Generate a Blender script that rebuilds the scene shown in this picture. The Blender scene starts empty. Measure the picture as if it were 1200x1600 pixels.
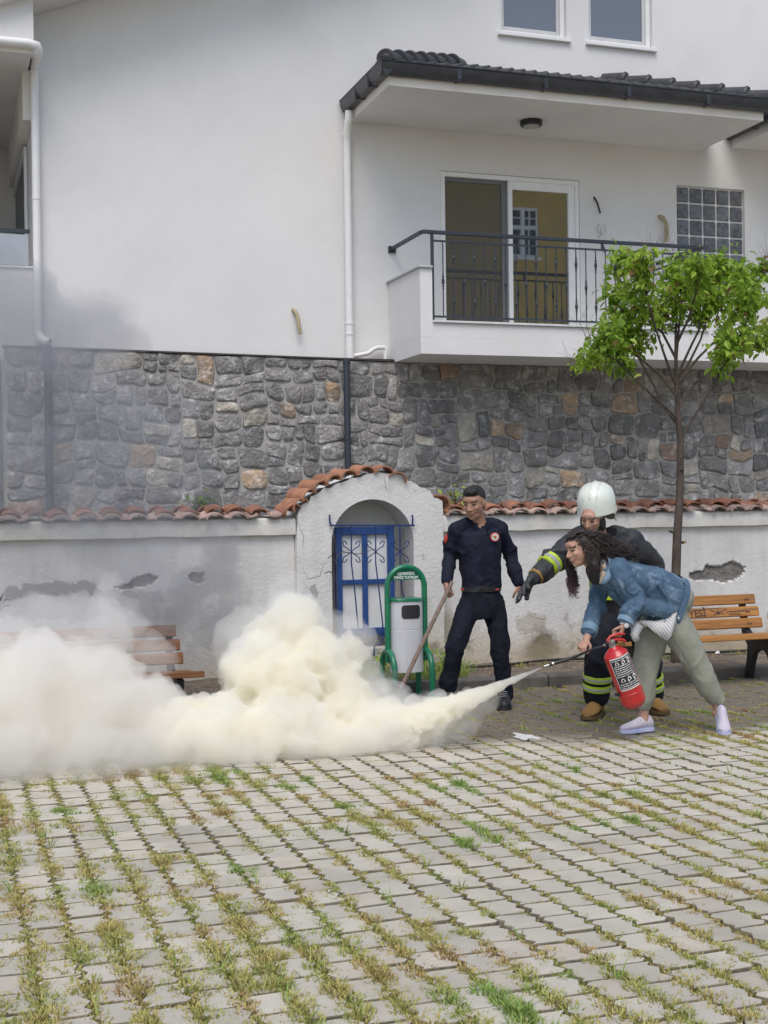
import bpy, bmesh, math, random
import numpy as np
from mathutils import Vector, Matrix, noise, Quaternion
rnd = random.Random(7)
C = bpy.context.scene.collection
SC = bpy.context.scene
PI = math.pi

# ------------------------------------------------------------------ camera
F = 2050.0; TH = math.atan(694 / 2050); PITCH = math.radians(-0.36); ROLL = 0.013; HC = 1.6
def _basis():
    f = np.array([math.sin(TH)*math.cos(PITCH), math.cos(TH)*math.cos(PITCH), math.sin(PITCH)])
    r = np.array([math.cos(TH), -math.sin(TH), 0.0]); u = np.cross(r, f)
    return f, r*math.cos(ROLL)-u*math.sin(ROLL), u*math.cos(ROLL)+r*math.sin(ROLL)
CF, CR, CU = _basis()
def ray(px, py): return CF + CR*(px-600)/F + CU*(800-py)/F
O0 = np.array([0, 0, HC])
def gz(px, py, z=0.0): d = ray(px, py); return Vector(O0 + (z-HC)/d[2]*d)
def gy(px, py, Y): d = ray(px, py); return Vector(O0 + Y/d[1]*d)
def gx(px, py, X): d = ray(px, py); return Vector(O0 + X/d[0]*d)
def proj(p):
    v = np.array(p, float) - O0; d = v @ CF
    return 600+F*(v@CR)/d, 800-F*(v@CU)/d, d
cd = bpy.data.cameras.new('camera'); cam = bpy.data.objects.new('camera', cd); C.objects.link(cam)
m = Matrix.Identity(4)
for i in range(3):
    m[i][0] = CR[i]; m[i][1] = CU[i]; m[i][2] = -CF[i]
m[0][3], m[1][3], m[2][3] = 0, 0, HC
cam.matrix_world = m
cd.sensor_fit = 'VERTICAL'; cd.sensor_height = 24; cd.lens = F/1600*24
cd.clip_start = 0.05; cd.clip_end = 800
SC.camera = cam

# ------------------------------------------------------------------ light
SUN_EL, SUN_AZ = 58, 202          # azimuth clockwise from +Y (the wall normal side is 180)
w = bpy.data.worlds.new('World'); SC.world = w; w.use_nodes = True
nt = w.node_tree; nt.nodes.clear()
sky = nt.nodes.new('ShaderNodeTexSky'); sky.sky_type = 'NISHITA'; sky.sun_disc = False
sky.sun_elevation = math.radians(SUN_EL); sky.sun_rotation = math.radians(SUN_AZ)
sky.air_density = 1.0; sky.dust_density = 2.3; sky.ozone_density = 1.0
bg = nt.nodes.new('ShaderNodeBackground'); bg.inputs[1].default_value = 0.15
wo = nt.nodes.new('ShaderNodeOutputWorld')
nt.links.new(sky.outputs[0], bg.inputs[0]); nt.links.new(bg.outputs[0], wo.inputs[0])
sd = bpy.data.lights.new('sun', 'SUN'); sd.energy = 1.5; sd.angle = math.radians(38); sd.color = (1.0, 0.96, 0.91)
so = bpy.data.objects.new('sun', sd); C.objects.link(so)
az = math.radians(SUN_AZ); el = math.radians(SUN_EL)
sv = Vector((math.sin(az)*math.cos(el), math.cos(az)*math.cos(el), math.sin(el)))
so.rotation_euler = sv.to_track_quat('Z', 'Y').to_euler(); so.location = sv*40
SC.view_settings.view_transform = 'Standard'; SC.view_settings.look = 'None'
SC.view_settings.gamma = 1; SC.view_settings.exposure = 0.16
SC.cycles.max_bounces = 28; SC.cycles.diffuse_bounces = 3; SC.cycles.glossy_bounces = 3
SC.cycles.transmission_bounces = 4; SC.cycles.transparent_max_bounces = 16; SC.cycles.volume_bounces = 28
SC.cycles.use_denoising = True
SC.cycles.volume_step_rate = 1.0; SC.cycles.volume_max_steps = 128

# ------------------------------------------------------------------ materials
MATS = {}
def mat(name, col, rough=0.7, var=0.12, scale=6, bump=0.0, bscale=40, metal=0.0, spec=0.5,
        col2=None, orand=0.0, detail=6, coat=0.0, stretch=None, lo=0.35, hi=0.65, bdist=0.01, third=None):
    """Principled with a noise mixed colour, a fine noise relief and an optional per-object value shift."""
    if name in MATS: return MATS[name]
    m = bpy.data.materials.new(name); m.use_nodes = True; t = m.node_tree; N = t.nodes; L = t.links
    b = N['Principled BSDF']; b.inputs['Roughness'].default_value = rough; b.inputs['Metallic'].default_value = metal
    b.inputs['Specular IOR Level'].default_value = spec; b.inputs['Coat Weight'].default_value = coat
    tc = N.new('ShaderNodeNewGeometry'); vec = tc.outputs['Position']
    if stretch:
        mp = N.new('ShaderNodeMapping'); mp.inputs['Scale'].default_value = stretch; L.new(vec, mp.inputs[0]); vec = mp.outputs[0]
    n = N.new('ShaderNodeTexNoise'); n.inputs['Scale'].default_value = scale; n.inputs['Detail'].default_value = detail
    n.inputs['Roughness'].default_value = 0.6; L.new(vec, n.inputs['Vector'])
    if col2 is None: col2 = tuple(max(0, c*(1-2*var)) for c in col[:3]); col = tuple(c*(1+var*0.6) for c in col[:3])
    mr = N.new('ShaderNodeMapRange'); mr.inputs[1].default_value = lo; mr.inputs[2].default_value = hi; L.new(n.outputs[0], mr.inputs[0])
    mx = N.new('ShaderNodeMix'); mx.data_type = 'RGBA'; mx.inputs[6].default_value = (*col[:3], 1); mx.inputs[7].default_value = (*col2[:3], 1)
    L.new(mr.outputs[0], mx.inputs[0]); out = mx.outputs[2]
    if third:   # (colour, noise scale, lo, hi, amount)
        c3, s3, l3, h3, a3 = third
        n3 = N.new('ShaderNodeTexNoise'); n3.inputs['Scale'].default_value = s3; n3.inputs['Detail'].default_value = 9
        n3.inputs['Roughness'].default_value = 0.65; L.new(vec, n3.inputs['Vector'])
        r3 = N.new('ShaderNodeMapRange'); r3.inputs[1].default_value = l3; r3.inputs[2].default_value = h3; r3.inputs[4].default_value = a3
        L.new(n3.outputs[0], r3.inputs[0])
        m3 = N.new('ShaderNodeMix'); m3.data_type = 'RGBA'; L.new(r3.outputs[0], m3.inputs[0]); L.new(out, m3.inputs[6])
        m3.inputs[7].default_value = (*c3, 1); out = m3.outputs[2]
    if orand:
        oi = N.new('ShaderNodeObjectInfo'); r2 = N.new('ShaderNodeMapRange'); r2.inputs[3].default_value = 1-orand; r2.inputs[4].default_value = 1+orand
        L.new(oi.outputs['Random'], r2.inputs[0]); hs = N.new('ShaderNodeHueSaturation'); L.new(r2.outputs[0], hs.inputs['Value']); L.new(out, hs.inputs['Color']); out = hs.outputs[0]
    L.new(out, b.inputs['Base Color'])
    if bump:
        nb = N.new('ShaderNodeTexNoise'); nb.inputs['Scale'].default_value = bscale; nb.inputs['Detail'].default_value = 5; L.new(vec, nb.inputs['Vector'])
        bp = N.new('ShaderNodeBump'); bp.inputs['Strength'].default_value = bump; bp.inputs['Distance'].default_value = bdist
        L.new(nb.outputs[0], bp.inputs['Height']); L.new(bp.outputs[0], b.inputs['Normal'])
    MATS[name] = m; return m

def streaks(m, col, lo=.52, hi=.75, amt=.3, sx=7, sz=.5):
    """faint run-off streaks down a plastered wall"""
    t = m.node_tree; N = t.nodes; L = t.links; b = N['Principled BSDF']; src = b.inputs['Base Color'].links[0].from_socket
    g = N.new('ShaderNodeNewGeometry'); mp = N.new('ShaderNodeMapping'); mp.inputs['Scale'].default_value = (sx, sx, sz); L.new(g.outputs['Position'], mp.inputs[0])
    n = N.new('ShaderNodeTexNoise'); n.inputs['Scale'].default_value = 1; n.inputs['Detail'].default_value = 8; n.inputs['Roughness'].default_value = .7; L.new(mp.outputs[0], n.inputs['Vector'])
    r = N.new('ShaderNodeMapRange'); r.inputs[1].default_value = lo; r.inputs[2].default_value = hi; r.inputs[4].default_value = amt; L.new(n.outputs[0], r.inputs[0])
    x = N.new('ShaderNodeMix'); x.data_type = 'RGBA'; L.new(r.outputs[0], x.inputs[0]); L.new(src, x.inputs[6]); x.inputs[7].default_value = (*col, 1); L.new(x.outputs[2], b.inputs['Base Color'])
    return m
def flat(name, col, rough=0.5, metal=0.0, **k): return mat(name, col, rough, var=k.pop('var', 0.05), metal=metal, **k)

# ------------------------------------------------------------------ mesh helpers
class MB:
    """collects vertices and faces in world space"""
    def __init__(s): s.v = []; s.f = []; s.m = []
    def add(s, vs, fs, mi=0):
        o = len(s.v); s.v += [tuple(v) for v in vs]; s.f += [tuple(i+o for i in f) for f in fs]; s.m += [mi]*len(fs); return s
    def box(s, c, d, R=None, mi=0, bev=0.0):
        hx, hy, hz = d[0]/2, d[1]/2, d[2]/2
        if bev > 0:
            b = min(bev, hx*.9, hy*.9, hz*.9); vs = []; fs = []
            bm = bmesh.new(); bmesh.ops.create_cube(bm, size=1.0)
            for v in bm.verts: v.co = Vector((v.co.x*2*hx, v.co.y*2*hy, v.co.z*2*hz))
            bmesh.ops.bevel(bm, geom=list(bm.edges), offset=b, segments=1, affect='EDGES')
            bm.verts.index_update(); vs = [v.co.copy() for v in bm.verts]; fs = [[v.index for v in f.verts] for f in bm.faces]; bm.free()
        else:
            vs = [Vector((x, y, z)) for x in (-hx, hx) for y in (-hy, hy) for z in (-hz, hz)]
            fs = [(0, 1, 3, 2), (4, 6, 7, 5), (0, 4, 5, 1), (2, 3, 7, 6), (0, 2, 6, 4), (1, 5, 7, 3)]
        if R is not None: vs = [R @ v for v in vs]
        c = Vector(c); return s.add([v+c for v in vs], fs, mi)
    def bx(s, x0, x1, y0, y1, z0, z1, mi=0, bev=0.0):
        return s.box(((x0+x1)/2, (y0+y1)/2, (z0+z1)/2), (abs(x1-x0), abs(y1-y0), abs(z1-z0)), None, mi, bev)
    def quad(s, a, b, c, d, mi=0): return s.add([a, b, c, d], [(0, 1, 2, 3)], mi)
    def tube(s, pts, r, n=10, mi=0, cap=True, closed=False):
        pts = [Vector(p) for p in pts]; k = len(pts)
        rs = r if isinstance(r, (list, tuple)) else [r]*k
        prev = None; vs = []; fs = []
        for i, p in enumerate(pts):
            if closed: t = pts[(i+1) % k]-pts[i-1]
            else: t = pts[min(i+1, k-1)]-pts[max(i-1, 0)]
            if t.length < 1e-9: t = Vector((0, 0, 1))
            t.normalize()
            if prev is None:
                a = Vector((0, 0, 1)) if abs(t.z) < 0.9 else Vector((1, 0, 0)); a = (a-t*a.dot(t)).normalized()
            else:
                a = prev-t*prev.dot(t); a = a.normalized() if a.length > 1e-6 else t.orthogonal().normalized()
            prev = a; b = t.cross(a)
            for j in range(n):
                an = 2*PI*j/n; vs.append(p+(a*math.cos(an)+b*math.sin(an))*rs[i])
        for i in range(k if closed else k-1):
            i2 = (i+1) % k
            for j in range(n): fs.append((i*n+j, i*n+(j+1) % n, i2*n+(j+1) % n, i2*n+j))
        if cap and not closed: fs.append(tuple(range(n-1, -1, -1))); fs.append(tuple((k-1)*n+j for j in range(n)))
        return s.add(vs, fs, mi)
    def loft(s, rings, mi=0, cap=True, closed=True):
        n = len(rings[0]); vs = [v for r in rings for v in r]; fs = []
        for i in range(len(rings)-1):
            for j in range(n if closed else n-1): fs.append((i*n+j, i*n+(j+1) % n, (i+1)*n+(j+1) % n, (i+1)*n+j))
        if cap: fs.append(tuple(range(n-1, -1, -1))); fs.append(tuple((len(rings)-1)*n+j for j in range(n)))
        return s.add(vs, fs, mi)
    def lathe(s, c, prof, n=24, axis=(0, 0, 1), mi=0):
        ax = Vector(axis).normalized(); a = ax.orthogonal().normalized(); b = ax.cross(a); c = Vector(c)
        return s.loft([[c+ax*h+(a*math.cos(2*PI*j/n)+b*math.sin(2*PI*j/n))*r for j in range(n)] for r, h in prof], mi)
    def ell(s, c, r, R=None, n=16, mi=0):
        vs = []; fs = []; c = Vector(c); m_ = n//2
        for i in range(m_+1):
            ph = PI*i/m_
            for j in range(n):
                th = 2*PI*j/n; v = Vector((math.sin(ph)*math.cos(th)*r[0], math.sin(ph)*math.sin(th)*r[1], math.cos(ph)*r[2]))
                vs.append(c+(R @ v if R is not None else v))
        for i in range(m_):
            for j in range(n): fs.append((i*n+j, (i+1)*n+j, (i+1)*n+(j+1) % n, i*n+(j+1) % n))
        return s.add(vs, fs, mi)
    def prism(s, poly, a, b, mi=0):
        """poly: list of world points (front), extruded by vector b-a"""
        n = len(poly); d = Vector(b)-Vector(a); vs = [Vector(p) for p in poly]+[Vector(p)+d for p in poly]
        fs = [tuple(range(n)), tuple(range(2*n-1, n-1, -1))]+[(i, i+n, (i+1) % n+n, (i+1) % n) for i in range(n)]
        return s.add(vs, fs, mi)

def mesh_from(name, vs, fs, mi=None, mats=(), smooth=False, off=(0, 0, 0)):
    me = bpy.data.meshes.new(name); o = Vector(off)
    me.from_pydata([tuple(Vector(v)-o) for v in vs], [], fs)
    for m_ in mats: me.materials.append(m_)
    if mi is not None and len(mats) > 1: me.polygons.foreach_set('material_index', mi)
    if smooth: me.polygons.foreach_set('use_smooth', [True]*len(me.polygons))
    me.update(); return me
def autosmooth(me, ang=35):
    me.polygons.foreach_set('use_smooth', [True]*len(me.polygons))
    bm = bmesh.new(); bm.from_mesh(me); bmesh.ops.recalc_face_normals(bm, faces=bm.faces)
    c = math.radians(ang)
    for e in bm.edges:
        if len(e.link_faces) == 2 and e.calc_face_angle(0) > c: e.smooth = False
    bm.to_mesh(me); bm.free(); return me
def base_of(p):
    v = Vector((0, 0, 0))
    while p is not None: v = v+p.location; p = p.parent
    return v
def part(name, mb, mats, parent=None, smooth=False, label=None, kind=None, loc=None):
    """one mesh object; vertices given in world space, stored relative to the parent thing's base"""
    if not isinstance(mats, (list, tuple)): mats = [mats]
    pb = base_of(parent); off = pb if loc is None else Vector(loc)
    me = mesh_from(name, mb.v, mb.f, mb.m, mats, False, off)
    autosmooth(me, 180 if smooth is True else (smooth or 35))
    o = bpy.data.objects.new(name, me); C.objects.link(o)
    if loc is not None: o.location = Vector(loc)-pb
    if parent is not None: o.parent = parent
    if label: o['label'] = label
    if kind: o['kind'] = kind
    return o
def inst(name, me, parent, loc, rot=None, scale=None, label=None):
    o = bpy.data.objects.new(name, me); C.objects.link(o); o.parent = parent; o.location = Vector(loc)-base_of(parent)
    if rot is not None:
        if isinstance(rot, (Matrix, Quaternion)): o.rotation_mode = 'QUATERNION'; o.rotation_quaternion = rot.to_quaternion() if isinstance(rot, Matrix) else rot
        else: o.rotation_euler = rot
    if scale is not None: o.scale = scale
    if label: o['label'] = label
    return o
def thing(name, label, cat, loc, group=None):
    o = bpy.data.objects.new(name, None); C.objects.link(o); o.location = Vector(loc); o.empty_display_size = .2
    o['label'] = label; o['category'] = cat
    if group: o['group'] = group
    return o
def tag(o, label, cat=None, group=None, kind=None):
    o['label'] = label
    if cat: o['category'] = cat
    if group: o['group'] = group
    if kind: o['kind'] = kind
    return o
def struct(name, mb, m_, smooth=False):
    o = part(name, mb, m_, None, smooth); o['kind'] = 'structure'; return o
def eval_mesh(o):
    dg = bpy.context.evaluated_depsgraph_get(); dg.update()
    return bpy.data.meshes.new_from_object(o.evaluated_get(dg))
def fuse(mb, voxel, smooth_it=3):
    """union of overlapping closed shapes into one continuous skin -> (verts, faces)"""
    me = mesh_from('tmp', mb.v, mb.f); 
    bm = bmesh.new(); bm.from_mesh(me); bmesh.ops.recalc_face_normals(bm, faces=bm.faces); bm.to_mesh(me); bm.free()
    o = bpy.data.objects.new('tmp', me); C.objects.link(o)
    r = o.modifiers.new('r', 'REMESH'); r.mode = 'VOXEL'; r.voxel_size = voxel
    if smooth_it:
        s_ = o.modifiers.new('s', 'SMOOTH'); s_.factor = 0.5; s_.iterations = smooth_it
    out = eval_mesh(o); bpy.data.objects.remove(o); bpy.data.meshes.remove(me); return out
def finish(name, me, mats, parent, pick=None, disp=None, smooth=True, label=None):
    """me in world space: optional displacement along normals, material by face centre, then link under parent"""
    pb = base_of(parent)
    if disp:
        nor = [v.normal.copy() for v in me.vertices]
        for v, n in zip(me.vertices, nor): v.co = v.co+n*disp(v.co, n)
    me.materials.clear()
    if not isinstance(mats, (list, tuple)): mats = [mats]
    for m_ in mats: me.materials.append(m_)
    if pick: me.polygons.foreach_set('material_index', [pick(p.center, p.normal) for p in me.polygons])
    me.transform(Matrix.Translation(-pb))
    me.polygons.foreach_set('use_smooth', [smooth]*len(me.polygons)); me.update()
    o = bpy.data.objects.new(name, me); me.name = name; C.objects.link(o); o.parent = parent
    if label: o['label'] = label
    return o
def text(name, s, size, m_, parent, origin, xdir, ydir, bold=0.0, depth=0.001, align='CENTER', label=None):
    """flat lettering as real mesh: origin = anchor, xdir/ydir = unit vectors of the text plane"""
    cu = bpy.data.curves.new('t', 'FONT'); cu.body = s; cu.size = size; cu.align_x = align; cu.align_y = 'CENTER'; cu.offset = bold; cu.extrude = depth
    cu.resolution_u = 3
    o = bpy.data.objects.new('t', cu); C.objects.link(o); me = eval_mesh(o); bpy.data.objects.remove(o)
    x = Vector(xdir).normalized(); y = Vector(ydir).normalized(); z = x.cross(y)
    M4 = Matrix((x, y, z)).transposed().to_4x4(); M4.translation = Vector(origin)
    me.transform(M4); me.transform(Matrix.Translation(-base_of(parent))); me.materials.clear(); me.materials.append(m_)
    ob = bpy.data.objects.new(name, me); C.objects.link(ob); ob.parent = parent
    if label: ob['label'] = label
    return ob
def fbm(p, o=4):
    a = 1.0; s_ = 0.0; q = Vector(p)
    for _ in range(o): s_ += a*noise.noise(q); q = q*2.03+Vector((3.1, 1.7, 9.2)); a *= 0.5
    return s_
def arc(c, r, a0, a1, n, u=(1, 0, 0), v=(0, 0, 1)):
    c = Vector(c); u = Vector(u); v = Vector(v)
    return [c+u*r*math.cos(a0+(a1-a0)*i/(n-1))+v*r*math.sin(a0+(a1-a0)*i/(n-1)) for i in range(n)]
# ================================================================== GROUND
def ground_mat(name, dry, base_tone2, dark_tone, spk=(0.5, 0.5, 0.48)):
    """paving / soil colour with a darker, browner zone near the planting bed"""
    m = mat(name, dry, 0.88, col2=base_tone2, scale=3.5, bump=0.5, bscale=160, orand=0.11, bdist=0.004, third=(spk, 220, 0.55, 0.75, 0.35))
    t = m.node_tree; N = t.nodes; L = t.links; b = N['Principled BSDF']
    src = b.inputs['Base Color'].links[0].from_socket
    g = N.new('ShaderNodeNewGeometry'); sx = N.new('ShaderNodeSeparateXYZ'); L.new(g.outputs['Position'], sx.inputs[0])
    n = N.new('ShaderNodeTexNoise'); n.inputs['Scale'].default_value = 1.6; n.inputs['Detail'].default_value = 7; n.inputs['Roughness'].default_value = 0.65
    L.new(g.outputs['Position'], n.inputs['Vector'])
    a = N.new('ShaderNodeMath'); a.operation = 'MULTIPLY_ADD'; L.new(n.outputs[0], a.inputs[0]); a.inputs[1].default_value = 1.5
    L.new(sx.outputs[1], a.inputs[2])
    # the dark edge lies a little nearer on the left
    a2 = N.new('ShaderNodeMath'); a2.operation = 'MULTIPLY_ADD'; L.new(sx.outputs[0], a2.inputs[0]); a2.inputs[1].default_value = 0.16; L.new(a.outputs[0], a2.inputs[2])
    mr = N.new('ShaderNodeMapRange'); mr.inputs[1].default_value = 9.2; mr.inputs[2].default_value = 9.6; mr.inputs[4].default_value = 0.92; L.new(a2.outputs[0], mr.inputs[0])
    mx = N.new('ShaderNodeMix'); mx.data_type = 'RGBA'; L.new(mr.outputs[0], mx.inputs[0]); L.new(src, mx.inputs[6]); mx.inputs[7].default_value = (*dark_tone, 1)  # blend to a darker brown tone towards the planting bed
    # brown soil smears
    n2 = N.new('ShaderNodeTexNoise'); n2.inputs['Scale'].default_value = 2.3; n2.inputs['Detail'].default_value = 8; L.new(g.outputs['Position'], n2.inputs['Vector'])
    r2 = N.new('ShaderNodeMapRange'); r2.inputs[1].default_value = 0.56; r2.inputs[2].default_value = 0.72; r2.inputs[4].default_value = 0.32; L.new(n2.outputs[0], r2.inputs[0])
    m2 = N.new('ShaderNodeMix'); m2.data_type = 'RGBA'; L.new(r2.outputs[0], m2.inputs[0]); L.new(mx.outputs[2], m2.inputs[6]); m2.inputs[7].default_value = (0.27, 0.22, 0.16, 1)
    L.new(m2.outputs[2], b.inputs['Base Color'])
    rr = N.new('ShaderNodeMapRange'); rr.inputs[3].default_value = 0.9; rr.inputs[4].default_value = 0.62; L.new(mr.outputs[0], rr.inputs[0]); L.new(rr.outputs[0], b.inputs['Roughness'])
    return m
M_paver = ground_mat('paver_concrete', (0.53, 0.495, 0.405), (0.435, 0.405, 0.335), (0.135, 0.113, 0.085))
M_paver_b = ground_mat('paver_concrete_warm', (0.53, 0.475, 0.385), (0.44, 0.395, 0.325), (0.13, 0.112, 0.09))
M_soil = mat('joint_soil', (0.19, 0.175, 0.085), 0.95, col2=(0.10, 0.085, 0.05), scale=14, bump=0.8, bscale=60)
M_earth = mat('bed_earth', (0.24, 0.195, 0.15), 0.95, col2=(0.13, 0.105, 0.08), scale=9, bump=1.0, bscale=45, bdist=0.03, third=((0.36, 0.33, 0.29), 60, 0.6, 0.72, 0.7))
g = MB(); g.quad((-90, -60, -0.09), (90, -60, -0.09), (90, 90, -0.09), (-90, 90, -0.09))
ground = struct('ground', g, mat('far_ground', (0.42, 0.37, 0.28), 0.95, scale=0.6, bump=0.5))

# ---- interlocking pavers in columns that run towards the wall
PW, PL = 0.156, 0.187
def in_kerb(x): return 10.33 if x < 5.4 else 10.33-(x-5.4)*0.14
M_pside = mat('paver_dirty_side', (0.27, 0.235, 0.165), 0.95, col2=(0.15, 0.13, 0.09), scale=20, bump=.6)
def paver_mesh(i, mt):
    r_ = random.Random(40+i); hw = PW/2-0.0115; hl = PL/2-0.0068; a = 0.0125; t = 0.06; ch = 0.003
    ys = [-hl, -hl*.72, -hl*.28, hl*.28, hl*.72, hl]; of = [-a*.6, a, -a, a, -a, a*.6]
    ring = [(-hw+of[k]+r_.uniform(-.001, .001), ys[k]) for k in range(6)]+[(hw+of[k]+r_.uniform(-.001, .001), ys[k]) for k in (5, 4, 3, 2, 1, 0)]
    n = len(ring)
    vs = [(x, y, -t) for x, y in ring]+[(x, y, -ch) for x, y in ring]
    for x, y in ring:
        vs.append((x-math.copysign(ch, x), y-math.copysign(ch if abs(y) > hl*.9 else 0, y), r_.uniform(-.0012, .0012)))
    fs = []
    for k in range(n):
        k2 = (k+1) % n; fs += [(k2, k, n+k, n+k2), (n+k2, n+k, 2*n+k, 2*n+k2)]
    fs.append(tuple(range(3*n-1, 2*n-1, -1)))
    me = bpy.data.meshes.new('paver'); me.from_pydata(vs, [], fs); me.materials.append(mt); me.materials.append(M_pside)
    for q in me.polygons: q.material_index = 0 if len(q.vertices) > 4 else 1
    bm = bmesh.new(); bm.from_mesh(me); bmesh.ops.recalc_face_normals(bm, faces=bm.faces)
    if sum(f.normal.z*f.calc_area() for f in bm.faces) < 0: bmesh.ops.reverse_faces(bm, faces=bm.faces)
    bm.to_mesh(me); bm.free(); return me
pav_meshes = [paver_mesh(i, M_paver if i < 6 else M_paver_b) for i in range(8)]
bb = MB(); bb.quad((-3.2, 2.6, -0.024), (9.5, 2.6, -0.055), (9.5, 10.6, -0.024), (-3.2, 10.6, -0.024))
paving = struct('courtyard_paving', bb, M_soil)
cells = []
ci = 0
x = -2.6
while x < 8.9:
    off = (ci % 2)*PL/2; y = 2.9+off
    while y < in_kerb(x)-PL/2+0.02:
        px, py, d = proj((x, y, 0))
        if -420 < px < 1620 and py < 2100: cells.append((x, y, px, py, d))
        y += PL
    x += PW; ci += 1
vis = sorted([c for c in cells if -20 < c[2] < 1220 and c[3] < 1625], key=lambda c: c[4])
big = set((c[0], c[1]) for c in vis[:300])
rest = MB(); n_p = 0
for (x, y, px, py, d) in cells:
    r_ = rnd.random(); me = pav_meshes[rnd.randrange(6)] if r_ < 0.88 else pav_meshes[6+rnd.randrange(2)]
    z = rnd.uniform(-.0055, .003); rot = (rnd.uniform(-.02, .02), rnd.uniform(-.02, .02), rnd.gauss(0, .018)); jx, jy = rnd.gauss(0, .0018), rnd.gauss(0, .002)
    flip = rnd.random() < 0.5
    if (x, y) in big:
        inst('paver', me, paving, (x+jx, y+jy, z), rot)
    else:
        M3 = Matrix.Rotation(rot[2], 3, 'Z') @ Matrix.Rotation(rot[1], 3, 'Y') @ Matrix.Rotation(rot[0], 3, 'X')
        rest.add([M3 @ v.co+Vector((x+jx, y+jy, z)) for v in me.vertices], [tuple(p.vertices) for p in me.polygons], 0)
        rest.m[-len(me.polygons):] = [2 if p.material_index else (0 if me.materials[0] == M_paver else 1) for p in me.polygons]
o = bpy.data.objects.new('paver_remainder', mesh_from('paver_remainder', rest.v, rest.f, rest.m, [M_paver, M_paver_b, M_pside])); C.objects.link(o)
o.parent = paving; o['kind'] = 'stuff'

# ---- kerb and planting bed
kerb = struct('kerb', MB().bx(-3.2, 9.4, 10.52, 10.62, -0.09, 0.05), M_earth)
M_kerb = mat('kerb_concrete', (0.15, 0.14, 0.125), 0.85, col2=(0.085, 0.08, 0.07), scale=7, bump=0.6, bscale=60, orand=0.2)
x = -3.0
while x < 9.3:
    L_ = rnd.uniform(0.44, 0.5); x1 = x+L_-0.012; ya, yb = in_kerb(x), in_kerb(x1)
    mb = MB(); b_ = 0.012
    prof = [(0, -0.06), (0, 0.075), (0.014, 0.092), (0.13, 0.095), (0.14, -0.06)]
    r0 = [Vector((x, ya+p[0]+0.01, p[1])) for p in prof]; r1 = [Vector((x1, yb+p[0]+0.01, p[1]+rnd.uniform(-.006, .006))) for p in prof]
    mb.loft([r0, r1]); part('kerb_stone', mb, M_kerb, kerb)
    x += L_
bed = MB(); nx, ny = 150, 12
vs = []; fs = []
for j in range(ny+1):
    for i in range(nx+1):
        X = -3.2+12.6*i/nx; y0 = in_kerb(X)+0.145; Y = y0+(11.3-y0)*j/ny
        z = 0.075+0.03*j/ny+0.022*fbm((X*3, Y*4, 0), 3)
        vs.append((X, Y, z))
for j in range(ny):
    for i in range(nx): fs.append((j*(nx+1)+i, j*(nx+1)+i+1, (j+1)*(nx+1)+i+1, (j+1)*(nx+1)+i))
bed.add(vs, fs); bed_o = struct('planting_bed', bed, M_earth, True)
al = MB(); al.quad((-6, 11.3, 0.02), (14, 11.3, 0.02), (14, 14.6, 0.02), (-6, 14.6, 0.02))
struct('alley_path', al, mat('alley_concrete', (0.3, 0.29, 0.27), 0.9, scale=3, bump=0.4))
# irrigation hose, twigs and litter on the bed
hp = [Vector((X, 10.98+0.05*math.sin(X*1.3)+0.03*math.sin(X*3.7), 0.125+0.006*math.sin(X*5))) for X in np.linspace(4.25, 7.6, 60)]
M_black = flat('black_plastic', (0.02, 0.02, 0.022), 0.45)
tag(part('irrigation_hose', MB().tube(hp, 0.011, 8), M_black, None, True), 'black irrigation hose lying along the planting bed at the wall foot', 'hose')
def blob_ground(cx, cy, rx, ry, z, mat_, seed, n=26, h=0.004):
    rr = random.Random(seed); P = []
    for k in range(n):
        a = 2*PI*k/n; f = 1+0.28*math.sin(3*a+seed)+0.2*math.sin(5*a+2*seed)+rr.uniform(-.14, .14)
        P.append(Vector((cx+math.cos(a)*rx*f, cy+math.sin(a)*ry*f, z)))
    return P
pc = gz(820, 1152)
mb = MB(); P = blob_ground(pc.x, pc.y, 0.07, 0.11, 0.0075, None, 3); mb.prism(P, (0, 0, 0), (0, 0, -0.005))
tag(part('powder_patch', mb, mat('white_powder', (0.74, 0.74, 0.72), 0.95, var=.08, scale=30, bump=.6, bscale=90)), 'white patch of spilled powder on the dark paving in front of the officer', 'powder patch')
for (px, py, s_) in ((918, 1030, .03), (1121, 1022, .02)):
    q = gz(px, py, .13); q.y = min(q.y, 11.1); mb = MB()
    mb.add([q+Vector((-s_, 0, .004)), q+Vector((s_*.8, -.02, .012)), q+Vector((s_*1.4, .03, .03)), q+Vector((-.2*s_, .035, .012))], [(0, 1, 2, 3)])
    tag(part('paper_scrap', mb, flat('paper', (0.8, 0.8, 0.77), .8)), 'small white paper scrap on the soil %s' % ('behind the firefighter' if px < 1000 else 'under the right bench'), 'paper scrap')
# twigs/chips on the earth
mb = MB()
for _ in range(420):
    X = rnd.uniform(0.4, 8.2); Y = rnd.uniform(in_kerb(X)+.2, 11.15); a = rnd.uniform(0, PI); l = rnd.uniform(.008, .035)
    z = 0.078+0.03*(Y-10.5)/.8+0.022*fbm((X*3, Y*4, 0), 3)
    mb.box((X, Y, z+.004), (l, rnd.uniform(.003, .012), rnd.uniform(.003, .01)), Matrix.Rotation(a, 3, 'Z') @ Matrix.Rotation(rnd.uniform(-.4, .4), 3, 'Y'))
tag(part('bed_litter', mb, mat('dry_litter', (0.42, 0.34, 0.25), .9, var=.3, scale=30)), 'dried twigs and chips scattered over the bed soil', None, None, 'stuff')

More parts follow.
